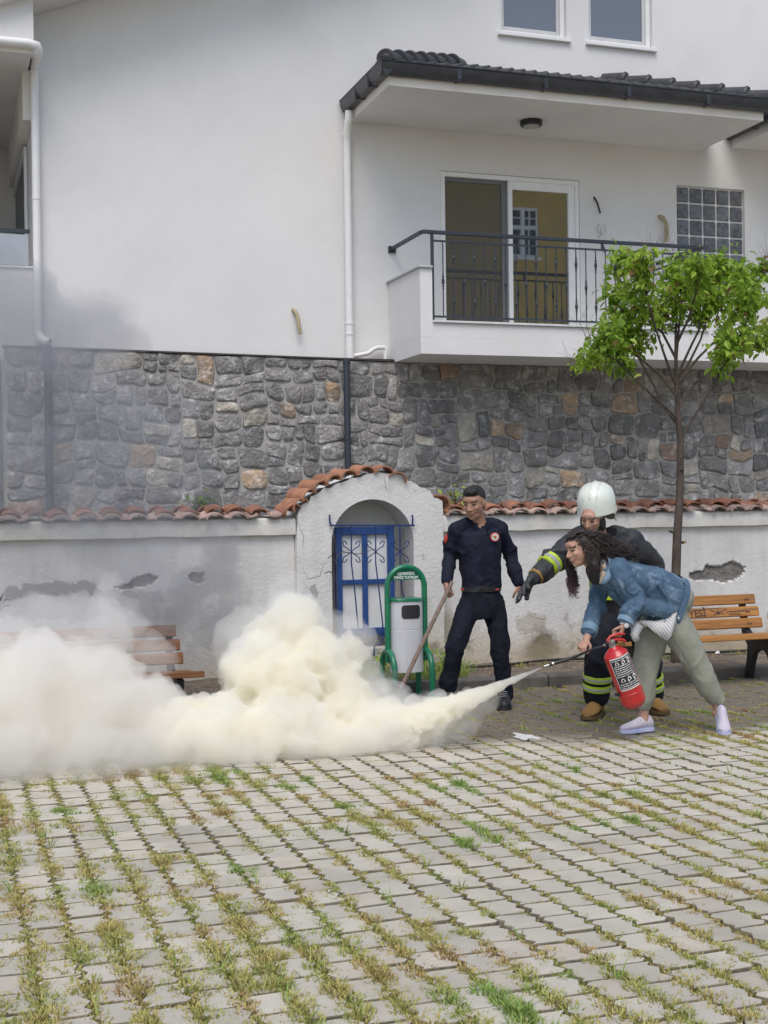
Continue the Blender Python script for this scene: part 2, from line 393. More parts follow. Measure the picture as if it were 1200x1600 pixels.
# ---- joint grass: thousands of blades, one mesh
def grass_mat(name, stops):
    m = bpy.data.materials.new(name); m.use_nodes = True; t = m.node_tree; N = t.nodes; L = t.links; b = N['Principled BSDF']
    b.inputs['Roughness'].default_value = 0.75
    at = N.new('ShaderNodeAttribute'); at.attribute_name = 'tint'
    cr = N.new('ShaderNodeValToRGB'); e = cr.color_ramp.elements
    e[0].position = stops[0][0]; e[0].color = (*stops[0][1], 1); e[1].position = stops[-1][0]; e[1].color = (*stops[-1][1], 1)
    for p, c in stops[1:-1]: q = e.new(p); q.color = (*c, 1)
    L.new(at.outputs['Fac'], cr.inputs[0]); L.new(cr.outputs[0], b.inputs['Base Color'])
    b.inputs['Subsurface Weight'].default_value = 0.0
    return m
M_grass = grass_mat('joint_grass', [(0.0, (0.33, 0.20, 0.10)), (0.22, (0.47, 0.37, 0.14)), (0.45, (0.40, 0.38, 0.11)), (0.7, (0.28, 0.34, 0.09)), (1.0, (0.20, 0.33, 0.07))])
def blades(tufts, name, m_):
    """tufts: (x,y,z,spread,height,count,tint,tintvar)"""
    V = []; Fc = []; T = []; R = np.random.RandomState(5)
    for (x, y, z, sp, h, n, ti, tv) in tufts:
        ang = R.uniform(0, 2*PI, n); rad = np.sqrt(R.uniform(0, 1, n))*sp
        bx = x+np.cos(ang)*rad; by = y+np.sin(ang)*rad; hh = h*R.uniform(0.45, 1.15, n); w_ = R.uniform(0.0016, 0.0038, n)
        a2 = R.uniform(0, 2*PI, n); ln = R.uniform(0.2, 1.0, n)*hh; ld = ang+R.uniform(-1, 1, n)
        tt = np.clip(ti+R.normal(0, tv, n), 0, 1)
        for k in range(n):
            wx, wy = math.cos(a2[k])*w_[k], math.sin(a2[k])*w_[k]; lx, ly = math.cos(ld[k])*ln[k], math.sin(ld[k])*ln[k]
            o_ = len(V)
            V += [(bx[k]-wx, by[k]-wy, z), (bx[k]+wx, by[k]+wy, z), (bx[k]+lx*.4+wx*.9, by[k]+ly*.4+wy*.9, z+hh[k]*.62), (bx[k]+lx*.4-wx*.9, by[k]+ly*.4-wy*.9, z+hh[k]*.62), (bx[k]+lx, by[k]+ly, z+hh[k]*.95)]
            Fc += [(o_, o_+1, o_+2, o_+3), (o_+3, o_+2, o_+4)]; T += [tt[k]]*5
    me = bpy.data.meshes.new(name); me.from_pydata(V, [], Fc); at = me.attributes.new('tint', 'FLOAT', 'POINT'); at.data.foreach_set('value', T)
    me.materials.append(m_); o = bpy.data.objects.new(name, me); C.objects.link(o); return o
tf = []
ci = 0; x = -2.6-PW/2
while x < 8.9:
    y = 3.2
    while y < in_kerb(x)-.02:
        px, py, d = proj((x, y, 0))
        y += rnd.uniform(.010, .020)
        if not (-150 < px < 1350 and py < 1700): continue
        # patchy growth: strong to the left and in clumps, weak in the right middle distance
        den = 0.60+0.9*noise.noise((x*0.9, y*0.55, 2.2))+0.8*noise.noise((x*3.1, y*2.3, 7.0))+0.6*noise.noise((x*9, y*8, 1.0))-0.25*max(0, min(1, (y-6)/2.5))
        lf = max(0, min(1, (760-px)/500)); nr = max(0, min(1, (py-1330)/270)); den += 0.34*lf+.12*nr; wdf = .68+.45*max(lf, nr*.8)
        if rnd.random() > den*1.1+.34: continue
        ph = ((y-2.9) % PL)/PL; zig = 0.010*math.sin(ph*4*PI)
        gx_ = x+zig+rnd.gauss(0, .019*wdf); s_ = min(1.3, max(.3, den+.1))
        green = noise.noise((x*2.7, y*2.7, 11.0))
        ti = 0.44+0.55*green+rnd.gauss(0, .09)
        hgt = 0.006+0.024*s_*rnd.random()**1.4
        if green > .45: hgt *= 1.25; ti += .08
        tf.append((gx_, y, -0.012, (0.014+0.024*s_)*wdf, hgt, int((20+32*s_)*wdf), ti, .12))
        if rnd.random() < .012: tf.append((gx_, y, -0.01, 0.008, rnd.uniform(.045, .085), 5, .8, .12))
    x += PW; ci += 1
# some growth in the cross joints and a few lush tufts
for _ in range(900):
    X = rnd.uniform(-.5, 7.5); Y = rnd.uniform(3.4, 10.2); ci_ = round((X+2.6)/PW); yy = 2.9+(ci_ % 2)*PL/2+PL/2+round((Y-2.9)/PL)*PL
    px, py, d = proj((X, yy, 0))
    if -50 < px < 1250: tf.append((X, yy+rnd.gauss(0, .006), -.01, .026, .014, 16, rnd.uniform(.2, .6), .12))
for (px, py, s_) in ((165, 1478, 1.0), (180, 1500, .9), (140, 1330, .6), (172, 1345, .5), (270, 1400, 1), (255, 1418, .8), (30, 1560, .9), (1175, 1570, .9), (915, 1280, .6), (1050, 1215, .5), (640, 1580, .8), (405, 1352, .5),
                      (60, 1440, .6), (390, 1540, .7), (640, 1395, .5), (560, 1560, .7), (860, 1230, .4), (330, 1245, .4), (1120, 1270, .5), (100, 1490, .6), (730, 1590, .6), (480, 1415, .5), (845, 1180, .4)):
    q = gz(px, py)
    for _ in range(3): tf.append((q.x+rnd.gauss(0, .025), q.y+rnd.gauss(0, .03), -.01, .02, .034*s_, 8, .62, .16))
grass = blades(tf, 'joint_grass', M_grass); tag(grass, 'yellow green grass and moss growing in the joints of the paving', None, None, 'stuff')
# weeds on the bed at the wall foot
tf = []
for _ in range(170):
    X = rnd.choice([rnd.uniform(3.3, 4.45), rnd.uniform(4.3, 8), rnd.uniform(3.4, 4.3)]); near = 3.3 < X < 4.5
    Y = rnd.uniform(10.55, 11.12) if near else rnd.uniform(10.9, 11.14)
    if not near and rnd.random() < .45: continue
    tf.append((X, Y, .085, .04, rnd.uniform(.04, .16 if near else .07), rnd.randint(10, 22), rnd.uniform(.55, .95) if near else rnd.uniform(.2, .7), .15))
bw = blades(tf, 'bed_weeds', M_grass); tag(bw, 'green weeds growing at the foot of the white wall and gate pier', None, None, 'stuff')
# ================================================================== STONE BASEMENT WALL (stones are real pieces)
YS = 14.34                     # mortar plane of the stone wall
M_mortar = mat('mortar', (0.43, 0.42, 0.395), 0.95, col2=(0.33, 0.32, 0.30), scale=9, bump=0.8, bscale=70, bdist=.01)
def stone_mat(name, a, b_, vein, va=0.5):
    m = mat(name, a, 0.85, col2=b_, scale=7, bump=1.0, bscale=26, orand=0.24, bdist=0.03, detail=10, third=(vein, 11, 0.53, 0.64, va)); return m
SM = [stone_mat('stone_grey', (0.335, 0.32, 0.31), (0.205, 0.195, 0.19), (0.55, 0.55, 0.54), .8),
      stone_mat('stone_slate', (0.275, 0.262, 0.256), (0.165, 0.156, 0.154), (0.50, 0.50, 0.50), .7),
      stone_mat('stone_light', (0.25, 0.25, 0.24), (0.13, 0.125, 0.125), (0.5, 0.5, 0.48), .6),
      stone_mat('stone_ochre', (0.46, 0.32, 0.20), (0.25, 0.215, 0.19), (0.62, 0.54, 0.46), .8),
      stone_mat('stone_rust', (0.36, 0.235, 0.165), (0.22, 0.185, 0.165), (0.58, 0.46, 0.38), .7),
      stone_mat('stone_cream', (0.50, 0.46, 0.39), (0.27, 0.25, 0.225), (0.62, 0.58, 0.5), .7)]
XL = gy(9, 700, YS).x; ZT0 = gy(9, 542, YS).z; ZT1 = gy(608, 565, YS).z
def ztop(x): return ZT0+(ZT1-ZT0)*min(1.0, (x-XL)/4.3)
XR = 11.2
rects = []
def split(x0, x1, z0, z1, depth=0):
    w_, h_ = x1-x0, z1-z0; r_ = random.Random(int(x0*977+z0*1313+x1*71))
    tw = r_.choice([.20, .24, .29, .35, .42]); th = r_.choice([.17, .2, .23, .28])
    if w_ <= tw*1.25 and h_ <= th*1.3: rects.append((x0, x1, z0, z1)); return
    if w_/tw > h_/th:
        c = x0+w_*r_.uniform(.36, .64); split(x0, c, z0, z1, depth+1); split(c, x1, z0, z1, depth+1)
    else:
        c = z0+h_*r_.uniform(.36, .64); split(x0, x1, z0, c, depth+1); split(x0, x1, c, z1, depth+1)
x = XL
k = 0
while x < XR:
    w_ = random.Random(k*5+3).uniform(.75, 1.5); x1 = min(x+w_, XR)
    if XR-x1 < .3: x1 = XR
    z = 0.0; 
    rk = random.Random(k*7+1)
    while z < 3.26:
        h_ = rk.uniform(.38, .75); z1 = min(z+h_, 3.26)
        if 3.26-z1 < .2: z1 = 3.26
        split(x, x1, z, z1); z = z1
    x = x1; k += 1
def warp(x, z):
    e = min(1, (x-XL)/.15)*min(1, max(0, (3.24-z)/.12)+.0)
    dx = .07*noise.noise((x*1.9, z*1.9, 1.3))+.055*noise.noise((x*4.3, z*4.3, 8)); dz = .08*noise.noise((x*1.9, z*1.9, 5.7))+.055*noise.noise((x*4.3, z*4.3, 3))
    X = x+dx*e; Z = z+dz*max(0, min(1, e)); return X, Z*ztop(x)/3.26
def stone_geo(mb, r, seed, mi=0):
    x0, x1, z0, z1 = r; rr = random.Random(seed); g_ = rr.uniform(.006, .013); x0 += g_; x1 -= g_; z0 += g_; z1 -= g_
    cx, cz = (x0+x1)/2, (z0+z1)/2; hw, hh = (x1-x0)/2, (z1-z0)/2; c = min(hw, hh)*rr.uniform(.22, .62)
    P = []
    cj = [rr.uniform(.4, 1.5) for _ in range(4)]
    for q, (sx, sz) in enumerate(((1, 1), (-1, 1), (-1, -1), (1, -1))):
        cc = c*cj[q]; ax = (cx+sx*hw, cz+sz*(hh-cc)); bx = (cx+sx*(hw-cc), cz+sz*hh); mid = (cx+sx*(hw-cc*.32), cz+sz*(hh-cc*.32))
        P += ([ax, mid, bx] if sx*sz > 0 else [bx, mid, ax])
        nxt = {0: (0, 1), 1: (-1, 0), 2: (0, -1), 3: (1, 0)}[q]
        P.append((cx+nxt[0]*hw+rr.uniform(-.006, .006), cz+nxt[1]*hh+rr.uniform(-.006, .006)))
    n = len(P); d = rr.uniform(.012, .030); tx, tz = rr.uniform(-.09, .09), rr.uniform(-.09, .09)
    R_ = []
    for s_, dep in ((1.0, -.0), (.985, .45), (.93, .85), (.62, 1.0)):
        ring = []
        for (px, pz) in P:
            X, Z = warp(cx+(px-cx)*s_, cz+(pz-cz)*s_)
            y = d*dep+(0 if dep < .3 else (px-cx)*tx+(pz-cz)*tz+((.022*noise.noise((X*11, Z*11, seed))) if dep > .5 else 0))
            ring.append(Vector((X, YS-max(y, 0)+(.01 if dep == 0 else 0), Z)))
        R_.append(ring)
    o = len(mb.v); mb.loft(R_, mi, cap=False); X, Z = warp(cx, cz); ci_ = len(mb.v)
    mb.v.append((X, YS-d*1.02-.008*rr.random(), Z))
    for j in range(n): mb.f.append((o+3*n+j, o+3*n+(j+1) % n, ci_)); mb.m.append(mi)
sw = thing('stone_wall', 'rubble wall of dark grey squared stones with scattered ochre ones under the white house', 'stone wall', (XL, YS, 0))
mb = MB(); mb.bx(XL, XR, YS+.002, 14.48, 0, 3.24); mb.add([(XL, YS+.002, 3.24), (XR, YS+.002, 3.24), (XR, 14.48, 3.24), (XL, 14.48, 3.24), (XL, YS+.002, ZT0-.01), (4.9, YS+.002, ZT1-.005), (4.9, 14.48, ZT1-.005), (XL, 14.48, ZT0-.01)], [(0, 4, 5, 1), (4, 7, 6, 5), (0, 3, 7, 4)])
part('mortar_bed', mb, M_mortar, sw)
mb = MB(); mb.prism([(XL-.02, YS-.03, ZT0), (5.02, YS-.03, ZT1), (5.02, YS-.03, ZT1+.018), (XL-.02, YS-.03, ZT0+.018)], (0, 0, 0), (0, .16, 0))
part('capping_strip', mb, flat('dark_flashing', (0.06, 0.045, 0.04), .6), sw)
low = MB(); ns = 0
light_spots = [((x_, y_), mi_) for (x_, y_), mi_ in (((208, 574), 5), ((328, 573), 3), ((303, 570), 5), ((521, 608), 3), ((380, 652), 5), ((300, 665), 5), ((212, 708), 3), ((36, 740), 4), ((95, 560), 3), ((395, 742), 3), ((355, 765), 3), ((240, 668), 5), ((95, 712), 3),
    ((130, 774), 5), ((700, 582), 4), ((904, 592), 3), ((768, 672), 3), ((816, 680), 3), ((730, 683), 5), ((897, 648), 3), ((972, 631), 3), ((995, 605), 4), ((878, 622), 3), ((960, 695), 3), ((1122, 650), 4), ((1105, 664), 5), ((1133, 676), 5), ((1140, 707), 3), ((1045, 690), 3), ((1040, 710), 4), ((1025, 690), 5),
    ((725, 732), 5), ((1085, 727), 5), ((1195, 770), 3), ((1178, 748), 5), ((620, 640), 5), ((597, 680), 3), ((762, 762), 5), ((140, 790), 5), ((667, 690), 5), ((1050, 600), 5), ((858, 700), 2), ((480, 800), 2), ((600, 605), 2))]
spots = [(gy(a[0], a[1], YS), mi_) for a, mi_ in light_spots]
for r in rects:
    X, Z = warp((r[0]+r[1])/2, (r[2]+r[3])/2); mi_ = rnd.choices([0, 1, 2, 3, 5, 4], [52, 26, 14, 1.8, 4, .6])[0]
    for q, m_ in spots:
        if r[0]+.01 < q.x < r[1]-.01 and r[2]+.01 < q.z*3.26/ztop(q.x) < r[3]-.01: mi_ = m_
    ns += 1
    if Z+(r[3]-r[2])/2 < 1.42 or X > 10.4: stone_geo(low, r, ns, mi_); continue
    mb = MB(); stone_geo(mb, r, ns); part('stone', mb, SM[mi_], sw, 60, loc=(X, YS, Z))
o = part('hidden_course_stones', low, SM, sw, 60); o['kind'] = 'stuff'
# dark lower downpipes on the stone, with brackets
M_dkpipe = flat('dark_pipe', (0.035, 0.045, 0.06), .4)
for (xa, ya, xb, yb, r_, lab) in ((74.5, 541, 80, 800, .043, 'dark blue grey downpipe fixed to the left end of the stone wall'), (541.5, 561, 544, 740, .038, 'dark blue grey downpipe on the stone wall behind the tiled gate')):
    a = gy(xa, ya, 14.2); b_ = gy(xb, yb, 14.2); b_.x = a.x
    t = thing('downpipe', lab, 'downpipe', (a.x, 14.2, .05), 'dark downpipes on the stone wall')
    part('pipe', MB().tube([(a.x, 14.2, a.z+.01), (a.x, 14.2, .05)], r_, 16), M_dkpipe, t, 60)
    for z in (a.z-.03, a.z-.9, a.z-1.7):
        mb = MB().tube([(a.x, 14.2, z-.012), (a.x, 14.2, z+.012)], r_+.005, 16); mb.bx(a.x-.012, a.x+.012, 14.2+r_*.8, 14.33, z-.01, z+.01)
        part('bracket', mb, M_dkpipe, t)

# ================================================================== WHITE COURTYARD WALL WITH GATE NICHE
YW = 11.2
def plaster(name, col, streak=(0.50, 0.47, 0.42), patches=()):
    """old whitewash: grey weathering, bare render patches, moss and dampness near the foot"""
    m = mat(name, col, 0.93, col2=tuple(c*.82 for c in col), scale=1.7, bump=0.55, bscale=35, bdist=.012, third=((0.42, 0.41, 0.39), 2.4, 0.60, 0.68, .45))
    t = m.node_tree; N = t.nodes; L = t.links; b = N['Principled BSDF']; src = b.inputs['Base Color'].links[0].from_socket
    g_ = N.new('ShaderNodeNewGeometry'); sx = N.new('ShaderNodeSeparateXYZ'); L.new(g_.outputs['Position'], sx.inputs[0])
    # vertical dirt streaks
    mp = N.new('ShaderNodeMapping'); mp.inputs['Scale'].default_value = (9, 9, .9); L.new(g_.outputs['Position'], mp.inputs[0])
    n1 = N.new('ShaderNodeTexNoise'); n1.inputs['Scale'].default_value = 1.0; n1.inputs['Detail'].default_value = 6; L.new(mp.outputs[0], n1.inputs['Vector'])
    r1 = N.new('ShaderNodeMapRange'); r1.inputs[1].default_value = .5; r1.inputs[2].default_value = .75; r1.inputs[4].default_value = .35; L.new(n1.outputs[0], r1.inputs[0])
    m1 = N.new('ShaderNodeMix'); m1.data_type = 'RGBA'; L.new(r1.outputs[0], m1.inputs[0]); L.new(src, m1.inputs[6]); m1.inputs[7].default_value = (*streak, 1)
    # ochre damp band rising from the soil
    n2 = N.new('ShaderNodeTexNoise'); n2.inputs['Scale'].default_value = 3.0; n2.inputs['Detail'].default_value = 8; L.new(g_.outputs['Position'], n2.inputs['Vector'])
    ad = N.new('ShaderNodeMath'); ad.operation = 'MULTIPLY_ADD'; L.new(n2.outputs[0], ad.inputs[0]); ad.inputs[1].default_value = .9; L.new(sx.outputs[2], ad.inputs[2])
    r2 = N.new('ShaderNodeMapRange'); r2.inputs[1].default_value = 1.05; r2.inputs[2].default_value = .55; r2.inputs[4].default_value = .8; L.new(ad.outputs[0], r2.inputs[0])
    m2 = N.new('ShaderNodeMix'); m2.data_type = 'RGBA'; L.new(r2.outputs[0], m2.inputs[0]); L.new(m1.outputs[2], m2.inputs[6]); m2.inputs[7].default_value = (0.50, 0.43, 0.31, 1)
    # dark moss / dirt spots low down
    n3 = N.new('ShaderNodeTexNoise'); n3.inputs['Scale'].default_value = 5; n3.inputs['Detail'].default_value = 10; n3.inputs['Roughness'].default_value = .7; L.new(g_.outputs['Position'], n3.inputs['Vector'])
    s3 = N.new('ShaderNodeMath'); s3.operation = 'MULTIPLY_ADD'; L.new(sx.outputs[2], s3.inputs[0]); s3.inputs[1].default_value = -.28; L.new(n3.outputs[0], s3.inputs[2])
    r3 = N.new('ShaderNodeMapRange'); r3.inputs[1].default_value = .44; r3.inputs[2].default_value = .58; r3.inputs[4].default_value = .75; L.new(s3.outputs[0], r3.inputs[0])
    m3 = N.new('ShaderNodeMix'); m3.data_type = 'RGBA'; L.new(r3.outputs[0], m3.inputs[0]); L.new(m2.outputs[2], m3.inputs[6]); m3.inputs[7].default_value = (0.17, 0.155, 0.10, 1)
    cur = m3.outputs[2]
    # named patches of bare render / moss: ragged ellipses in the plane of the wall
    nn = N.new('ShaderNodeTexNoise'); nn.inputs['Scale'].default_value = 7; nn.inputs['Detail'].default_value = 10; nn.inputs['Roughness'].default_value = .65; L.new(g_.outputs['Position'], nn.inputs['Vector'])
    for (cx, cz, rx, rz, col_, soft, am) in patches:
        fx = N.new('ShaderNodeMath'); fx.operation = 'MULTIPLY_ADD'; L.new(sx.outputs[0], fx.inputs[0]); fx.inputs[1].default_value = 1/rx; fx.inputs[2].default_value = -cx/rx
        fz = N.new('ShaderNodeMath'); fz.operation = 'MULTIPLY_ADD'; L.new(sx.outputs[2], fz.inputs[0]); fz.inputs[1].default_value = 1/rz; fz.inputs[2].default_value = -cz/rz
        cb = N.new('ShaderNodeCombineXYZ'); L.new(fx.outputs[0], cb.inputs[0]); L.new(fz.outputs[0], cb.inputs[1]); ln = N.new('ShaderNodeVectorMath'); ln.operation = 'LENGTH'; L.new(cb.outputs[0], ln.inputs[0])
        ad_ = N.new('ShaderNodeMath'); ad_.operation = 'MULTIPLY_ADD'; L.new(nn.outputs[0], ad_.inputs[0]); ad_.inputs[1].default_value = 2.2; L.new(ln.outputs['Value'], ad_.inputs[2])
        rg = N.new('ShaderNodeMapRange'); rg.inputs[1].default_value = 2.1+soft; rg.inputs[2].default_value = 2.1-soft; rg.inputs[4].default_value = am; L.new(ad_.outputs[0], rg.inputs[0])
        mm = N.new('ShaderNodeMix'); mm.data_type = 'RGBA'; L.new(rg.outputs[0], mm.inputs[0]); L.new(cur, mm.inputs[6]); mm.inputs[7].default_value = (*col_, 1); cur = mm.outputs[2]
    L.new(cur, b.inputs['Base Color']); return m
def PC(a, b_): q = gy(a, b_, YW+.05); return q.x, q.z
PT = []
for (a, b_, rx, rz, col_, soft, am) in ((90, 940, .62, .17, (0.42, 0.41, 0.40), .06, .9), (200, 950, .30, .14, (0.44, 0.43, 0.42), .08, .8), (830, 975, .17, .10, (0.50, 0.46, 0.40), .06, .8), (846, 1008, .15, .14, (0.15, 0.13, 0.08), .45, .9), (845, 1020, .22, .10, (0.30, 0.26, 0.17), .4, .8),
                               (330, 1000, .5, .30, (0.46, 0.44, 0.42), .3, .6), (700, 1000, .06, .35, (0.30, 0.27, 0.17), .4, .7), (1000, 1030, .5, .08, (0.42, 0.34, 0.22), .5, .7), (1150, 1010, .6, .10, (0.45, 0.38, 0.27), .5, .7), (300, 905, .14, .10, (0.50, 0.50, 0.49), .2, .7)):
    PT.append((*PC(a, b_), rx, rz, col_, soft, am))
M_plas = plaster('old_plaster', (0.74, 0.73, 0.71), patches=PT)
M_plasb = mat('coping_plaster', (0.76, 0.75, 0.71), 0.93, col2=(0.62, 0.60, 0.55), scale=3, bump=0.45, bscale=30, bdist=.012, third=((0.40, 0.37, 0.30), 6, .6, .75, .5))
M_bare = mat('bare_render', (0.30, 0.285, 0.26), 0.95, col2=(0.17, 0.16, 0.145), scale=11, bump=1.0, bscale=40, bdist=.03)
cw = thing('courtyard_wall', 'low whitewashed wall with peeling plaster and terracotta tile coping', 'wall', (3.7, YW, 0))
XA, XB = 2.965, 4.348            # gate pier block
TH_W = 0.46                      # wall thickness
def relief_panel(x0, x1, z0, z1, y, mat_, holes, name, step=.016):
    """front sheet with real recessed breaks where plaster has fallen"""
    nx = int((x1-x0)/step); nz = int((z1-z0)/step); V = []; Fc = []; MI = []
    def depth(X, Z):
        d = 0.006*fbm((X*1.3, Z*1.3, 3), 3)
        for (poly) in holes:
            s_ = inside(poly, X+.010*noise.noise((X*18, Z*18, 0)), Z+.010*noise.noise((X*18, Z*18, 4)))
            if s_: d += .028+.012*noise.noise((X*30, Z*30, 9))
        return d
    for j in range(nz+1):
        for i in range(nx+1):
            X = x0+(x1-x0)*i/nx; Z = z0+(z1-z0)*j/nz; V.append((X, y+depth(X, Z), Z))
    for j in range(nz):
        for i in range(nx):
            Fc.append((j*(nx+1)+i, j*(nx+1)+i+1, (j+1)*(nx+1)+i+1, (j+1)*(nx+1)+i))
            X = x0+(x1-x0)*(i+.5)/nx; Z = z0+(z1-z0)*(j+.5)/nz
            MI.append(1 if any(inside(p, X+.010*noise.noise((X*18, Z*18, 0)), Z+.010*noise.noise((X*18, Z*18, 4))) for p in holes) else 0)
    mb = MB(); mb.v = V; mb.f = Fc; mb.m = MI; mb.bx(x0, x1, y+.06, YW+TH_W, z0, z1)
    mb.m = MI+[0]*(len(mb.f)-len(MI))
    return part(name, mb, [mat_, M_bare], cw, 50)
def inside(poly, x, z):
    c = False; n = len(poly); j = n-1
    for i in range(n):
        (xi, zi), (xj, zj) = poly[i], poly[j]
        if (zi > z) != (zj > z) and x < (xj-xi)*(z-zi)/(zj-zi)+xi: c = not c
        j = i
    return c
def P2(pts): return [(q.x, q.z) for q in (gy(a, b_, YW+.05) for a, b_ in pts)]
H_right = [P2([(1077, 896), (1090, 891), (1100, 893), (1104, 882), (1118, 885), (1128, 884), (1144, 876), (1164, 886), (1162, 898), (1146, 906), (1128, 911), (1108, 905), (1092, 908), (1078, 904)]),
           P2([(800, 965), (812, 957), (832, 975), (855, 985), (862, 1010), (850, 1032), (838, 1020), (826, 1000), (815, 985)])[::1]]
H_left = [P2([(175, 918), (200, 912), (218, 900), (235, 896), (248, 903), (240, 912), (215, 918), (192, 922)]), P2([(295, 898), (302, 895), (318, 896), (320, 908), (308, 912), (298, 908)])]
H_peel = P2([(0, 925), (20, 925), (45, 918), (70, 920), (95, 912), (120, 905), (145, 902), (160, 915), (180, 925), (172, 960), (100, 975), (0, 975)])
panL = relief_panel(-1.5, XA-.001, 0.02, 1.338, YW+.05, M_plas, H_left, 'wall_panel')
panR = relief_panel(XB+.001, 9.0, 0.02, 1.338, YW+.05, M_plas, [H_right[0]], 'wall_panel')
def flake(poly, y, m_, th=.004):
    mb = MB(); mb.prism([(x_, y, z_) for x_, z_ in poly], (0, 0, 0), (0, -th, 0)); return mb
# bare grey render where whitewash has gone (thin uneven skins on the panel)
def rough_poly(poly, amp=.012, sub=6, seed=0):
    out = []
    for i, (x0, z0) in enumerate(poly):
        x1, z1 = poly[(i+1) % len(poly)]
        for k_ in range(sub):
            t_ = k_/sub; X = x0+(x1-x0)*t_; Z = z0+(z1-z0)*t_; out.append((X+amp*noise.noise((X*30, Z*30, seed)), Z+amp*noise.noise((X*30, Z*30, seed+5))))
    return out
M_peel = mat('grey_render', (0.45, 0.44, 0.42), .95, col2=(0.34, 0.33, 0.32), scale=6, bump=.6, bscale=50)
M_mossy = mat('mossy_render', (0.36, 0.31, 0.22), .97, col2=(0.14, 0.125, 0.07), scale=9, bump=1, bscale=50, detail=9, third=((0.48, 0.44, 0.36), 5, .5, .6, .6))
# coping band
for (x0, x1) in ((-3.0, XA+.002), (XB-.002, 9.2)):
    nx = int((x1-x0)/.08); rows = []
    for i in range(nx+1):
        X = x0+(x1-x0)*i/nx; e = .006*fbm((X*2, 3, 0), 3); e2 = .008*fbm((X*3, 9, 0), 3)
        rows.append([Vector((X, YW+e, 1.338+e2)), Vector((X, YW-.006+e, 1.40)), Vector((X, YW+e, 1.47+e2)), Vector((X, YW+.02, 1.485)), Vector((X, YW+.23, 1.51)), Vector((X, YW+TH_W, 1.50)), Vector((X, YW+TH_W, 1.338))])
    part('coping_band', MB().loft(rows), M_plasb, cw, 50)
# ---- gate pier block with arched niche
def Q(a, b_): q = gy(a, b_, YW); return (q.x, q.z)
outline = [Q(463, 1100)[0:1][0], 0]
top = [Q(*p) for p in ((690, 800), (689, 783), (681, 778), (676, 779), (671, 768), (662, 762), (655, 762), (650, 757), (641, 752), (632, 751), (628, 743), (618, 739), (608, 741), (590, 738), (572, 740), (562, 746), (548, 747), (538, 752), (524, 756), (514, 763), (505, 762), (497, 770), (484, 776), (482, 783), (468, 790), (464, 806))]
nx0, nx1 = Q(517, 900)[0], Q(645, 900)[0]; ncx = (nx0+nx1)/2; nr = (nx1-nx0)/2; nzt = Q(581, 780)[1]; nzs = nzt-nr*1.0; nzb = 0.30
arcp = [(ncx-nr*math.cos(a), nzs+nr*math.sin(a)) for a in np.linspace(0, PI, 25)]
outer = rough_poly([(XB, 0.02)]+[(XB, z_) for z_ in (.4, .8, 1.2)]+top+[(XA, z_) for z_ in (1.2, .8, .4)]+[(XA, 0.02)], .006, 4, 2)
def face_with_hole(y, mb, outer, inner, mi=0):
    bm = bmesh.new(); ev = []
    for loop in (outer, inner):
        vs_ = [bm.verts.new((x_, y, z_)) for x_, z_ in loop]; ev += [bm.edges.new((vs_[i], vs_[(i+1) % len(vs_)])) for i in range(len(vs_))]
    r_ = bmesh.ops.triangle_fill(bm, use_beauty=True, edges=ev)
    bm.verts.index_update(); mb.add([v.co.copy() for v in bm.verts], [[v.index for v in f.verts] for f in bm.faces], mi); bm.free()
inner = [(nx0, nzb)]+[(nx0, .6), (nx0, .9)]+arcp+[(nx1, .9), (nx1, .6)]+[(nx1, nzb)]
yf = YW-.035
mb = MB(); face_with_hole(yf, mb, outer, inner)
n_ = len(outer); mb.add([(x_, yf, z_) for x_, z_ in outer]+[(x_, YW+TH_W+.02, z_) for x_, z_ in outer], [(i, (i+1) % n_, (i+1) % n_+n_, i+n_) for i in range(n_)])
mb.add([(x_, YW+TH_W+.02, z_) for x_, z_ in outer], [tuple(range(n_))])
n_ = len(inner); YB = YW+.36
mb.add([(x_, yf, z_) for x_, z_ in inner]+[(x_, YB, z_) for x_, z_ in inner], [(i, (i+1) % n_, (i+1) % n_+n_, i+n_) for i in range(n_)])
mb.add([(x_, YB, z_) for x_, z_ in inner], [tuple(range(n_))])
gp = part('gate_pier', mb, M_plas, cw, 30)
# cracks in the plaster: thin dark recessed lines
M_crack = flat('crack_dark', (0.10, 0.09, 0.08), .95)
def crack(pts, y, w_=.0035, seed=0):
    q = [gy(a, b_, y) for a, b_ in pts]; P = []
    for i in range(len(q)-1):
        for k_ in range(5):
            t_ = k_/5; p = q[i].lerp(q[i+1], t_); P.append(p+Vector((.008*noise.noise((p.x*40, p.z*40, seed)), 0, .008*noise.noise((p.x*40, p.z*40, seed+3)))))
    P.append(q[-1]); return MB().tube(P, [w_*(.4+.6*math.sin(PI*min(1, (i+1)/len(P)))) for i in range(len(P))], 4)
for i, (pts, y) in enumerate((([(298, 990), (320, 978), (350, 977), (372, 962)], YW+.052), ([(283, 1000), (310, 1008), (340, 1006), (362, 1010)], YW+.052), ([(210, 877), (225, 880), (245, 879)], YW+.052),
                              ([(465, 815), (475, 840), (472, 860)], yf+.001), ([(470, 885), (482, 905), (500, 900), (506, 880), (517, 878)], yf+.001), ([(478, 915), (492, 930), (488, 945)], yf+.001), ([(600, 745), (604, 770)], yf+.001),
                              ([(650, 870), (662, 866), (660, 875), (668, 868)], yf+.001), ([(457, 845), (459, 858)], YW+.052), ([(815, 955), (835, 965), (852, 968)], YW+.052))):
    part('crack', crack(pts, y, .003, i), M_crack, cw)
part('bare_patch', flake(rough_poly(P2([(480, 915), (488, 912), (493, 925), (490, 932), (484, 928)]), .01), yf-.001, M_peel), M_peel, cw)
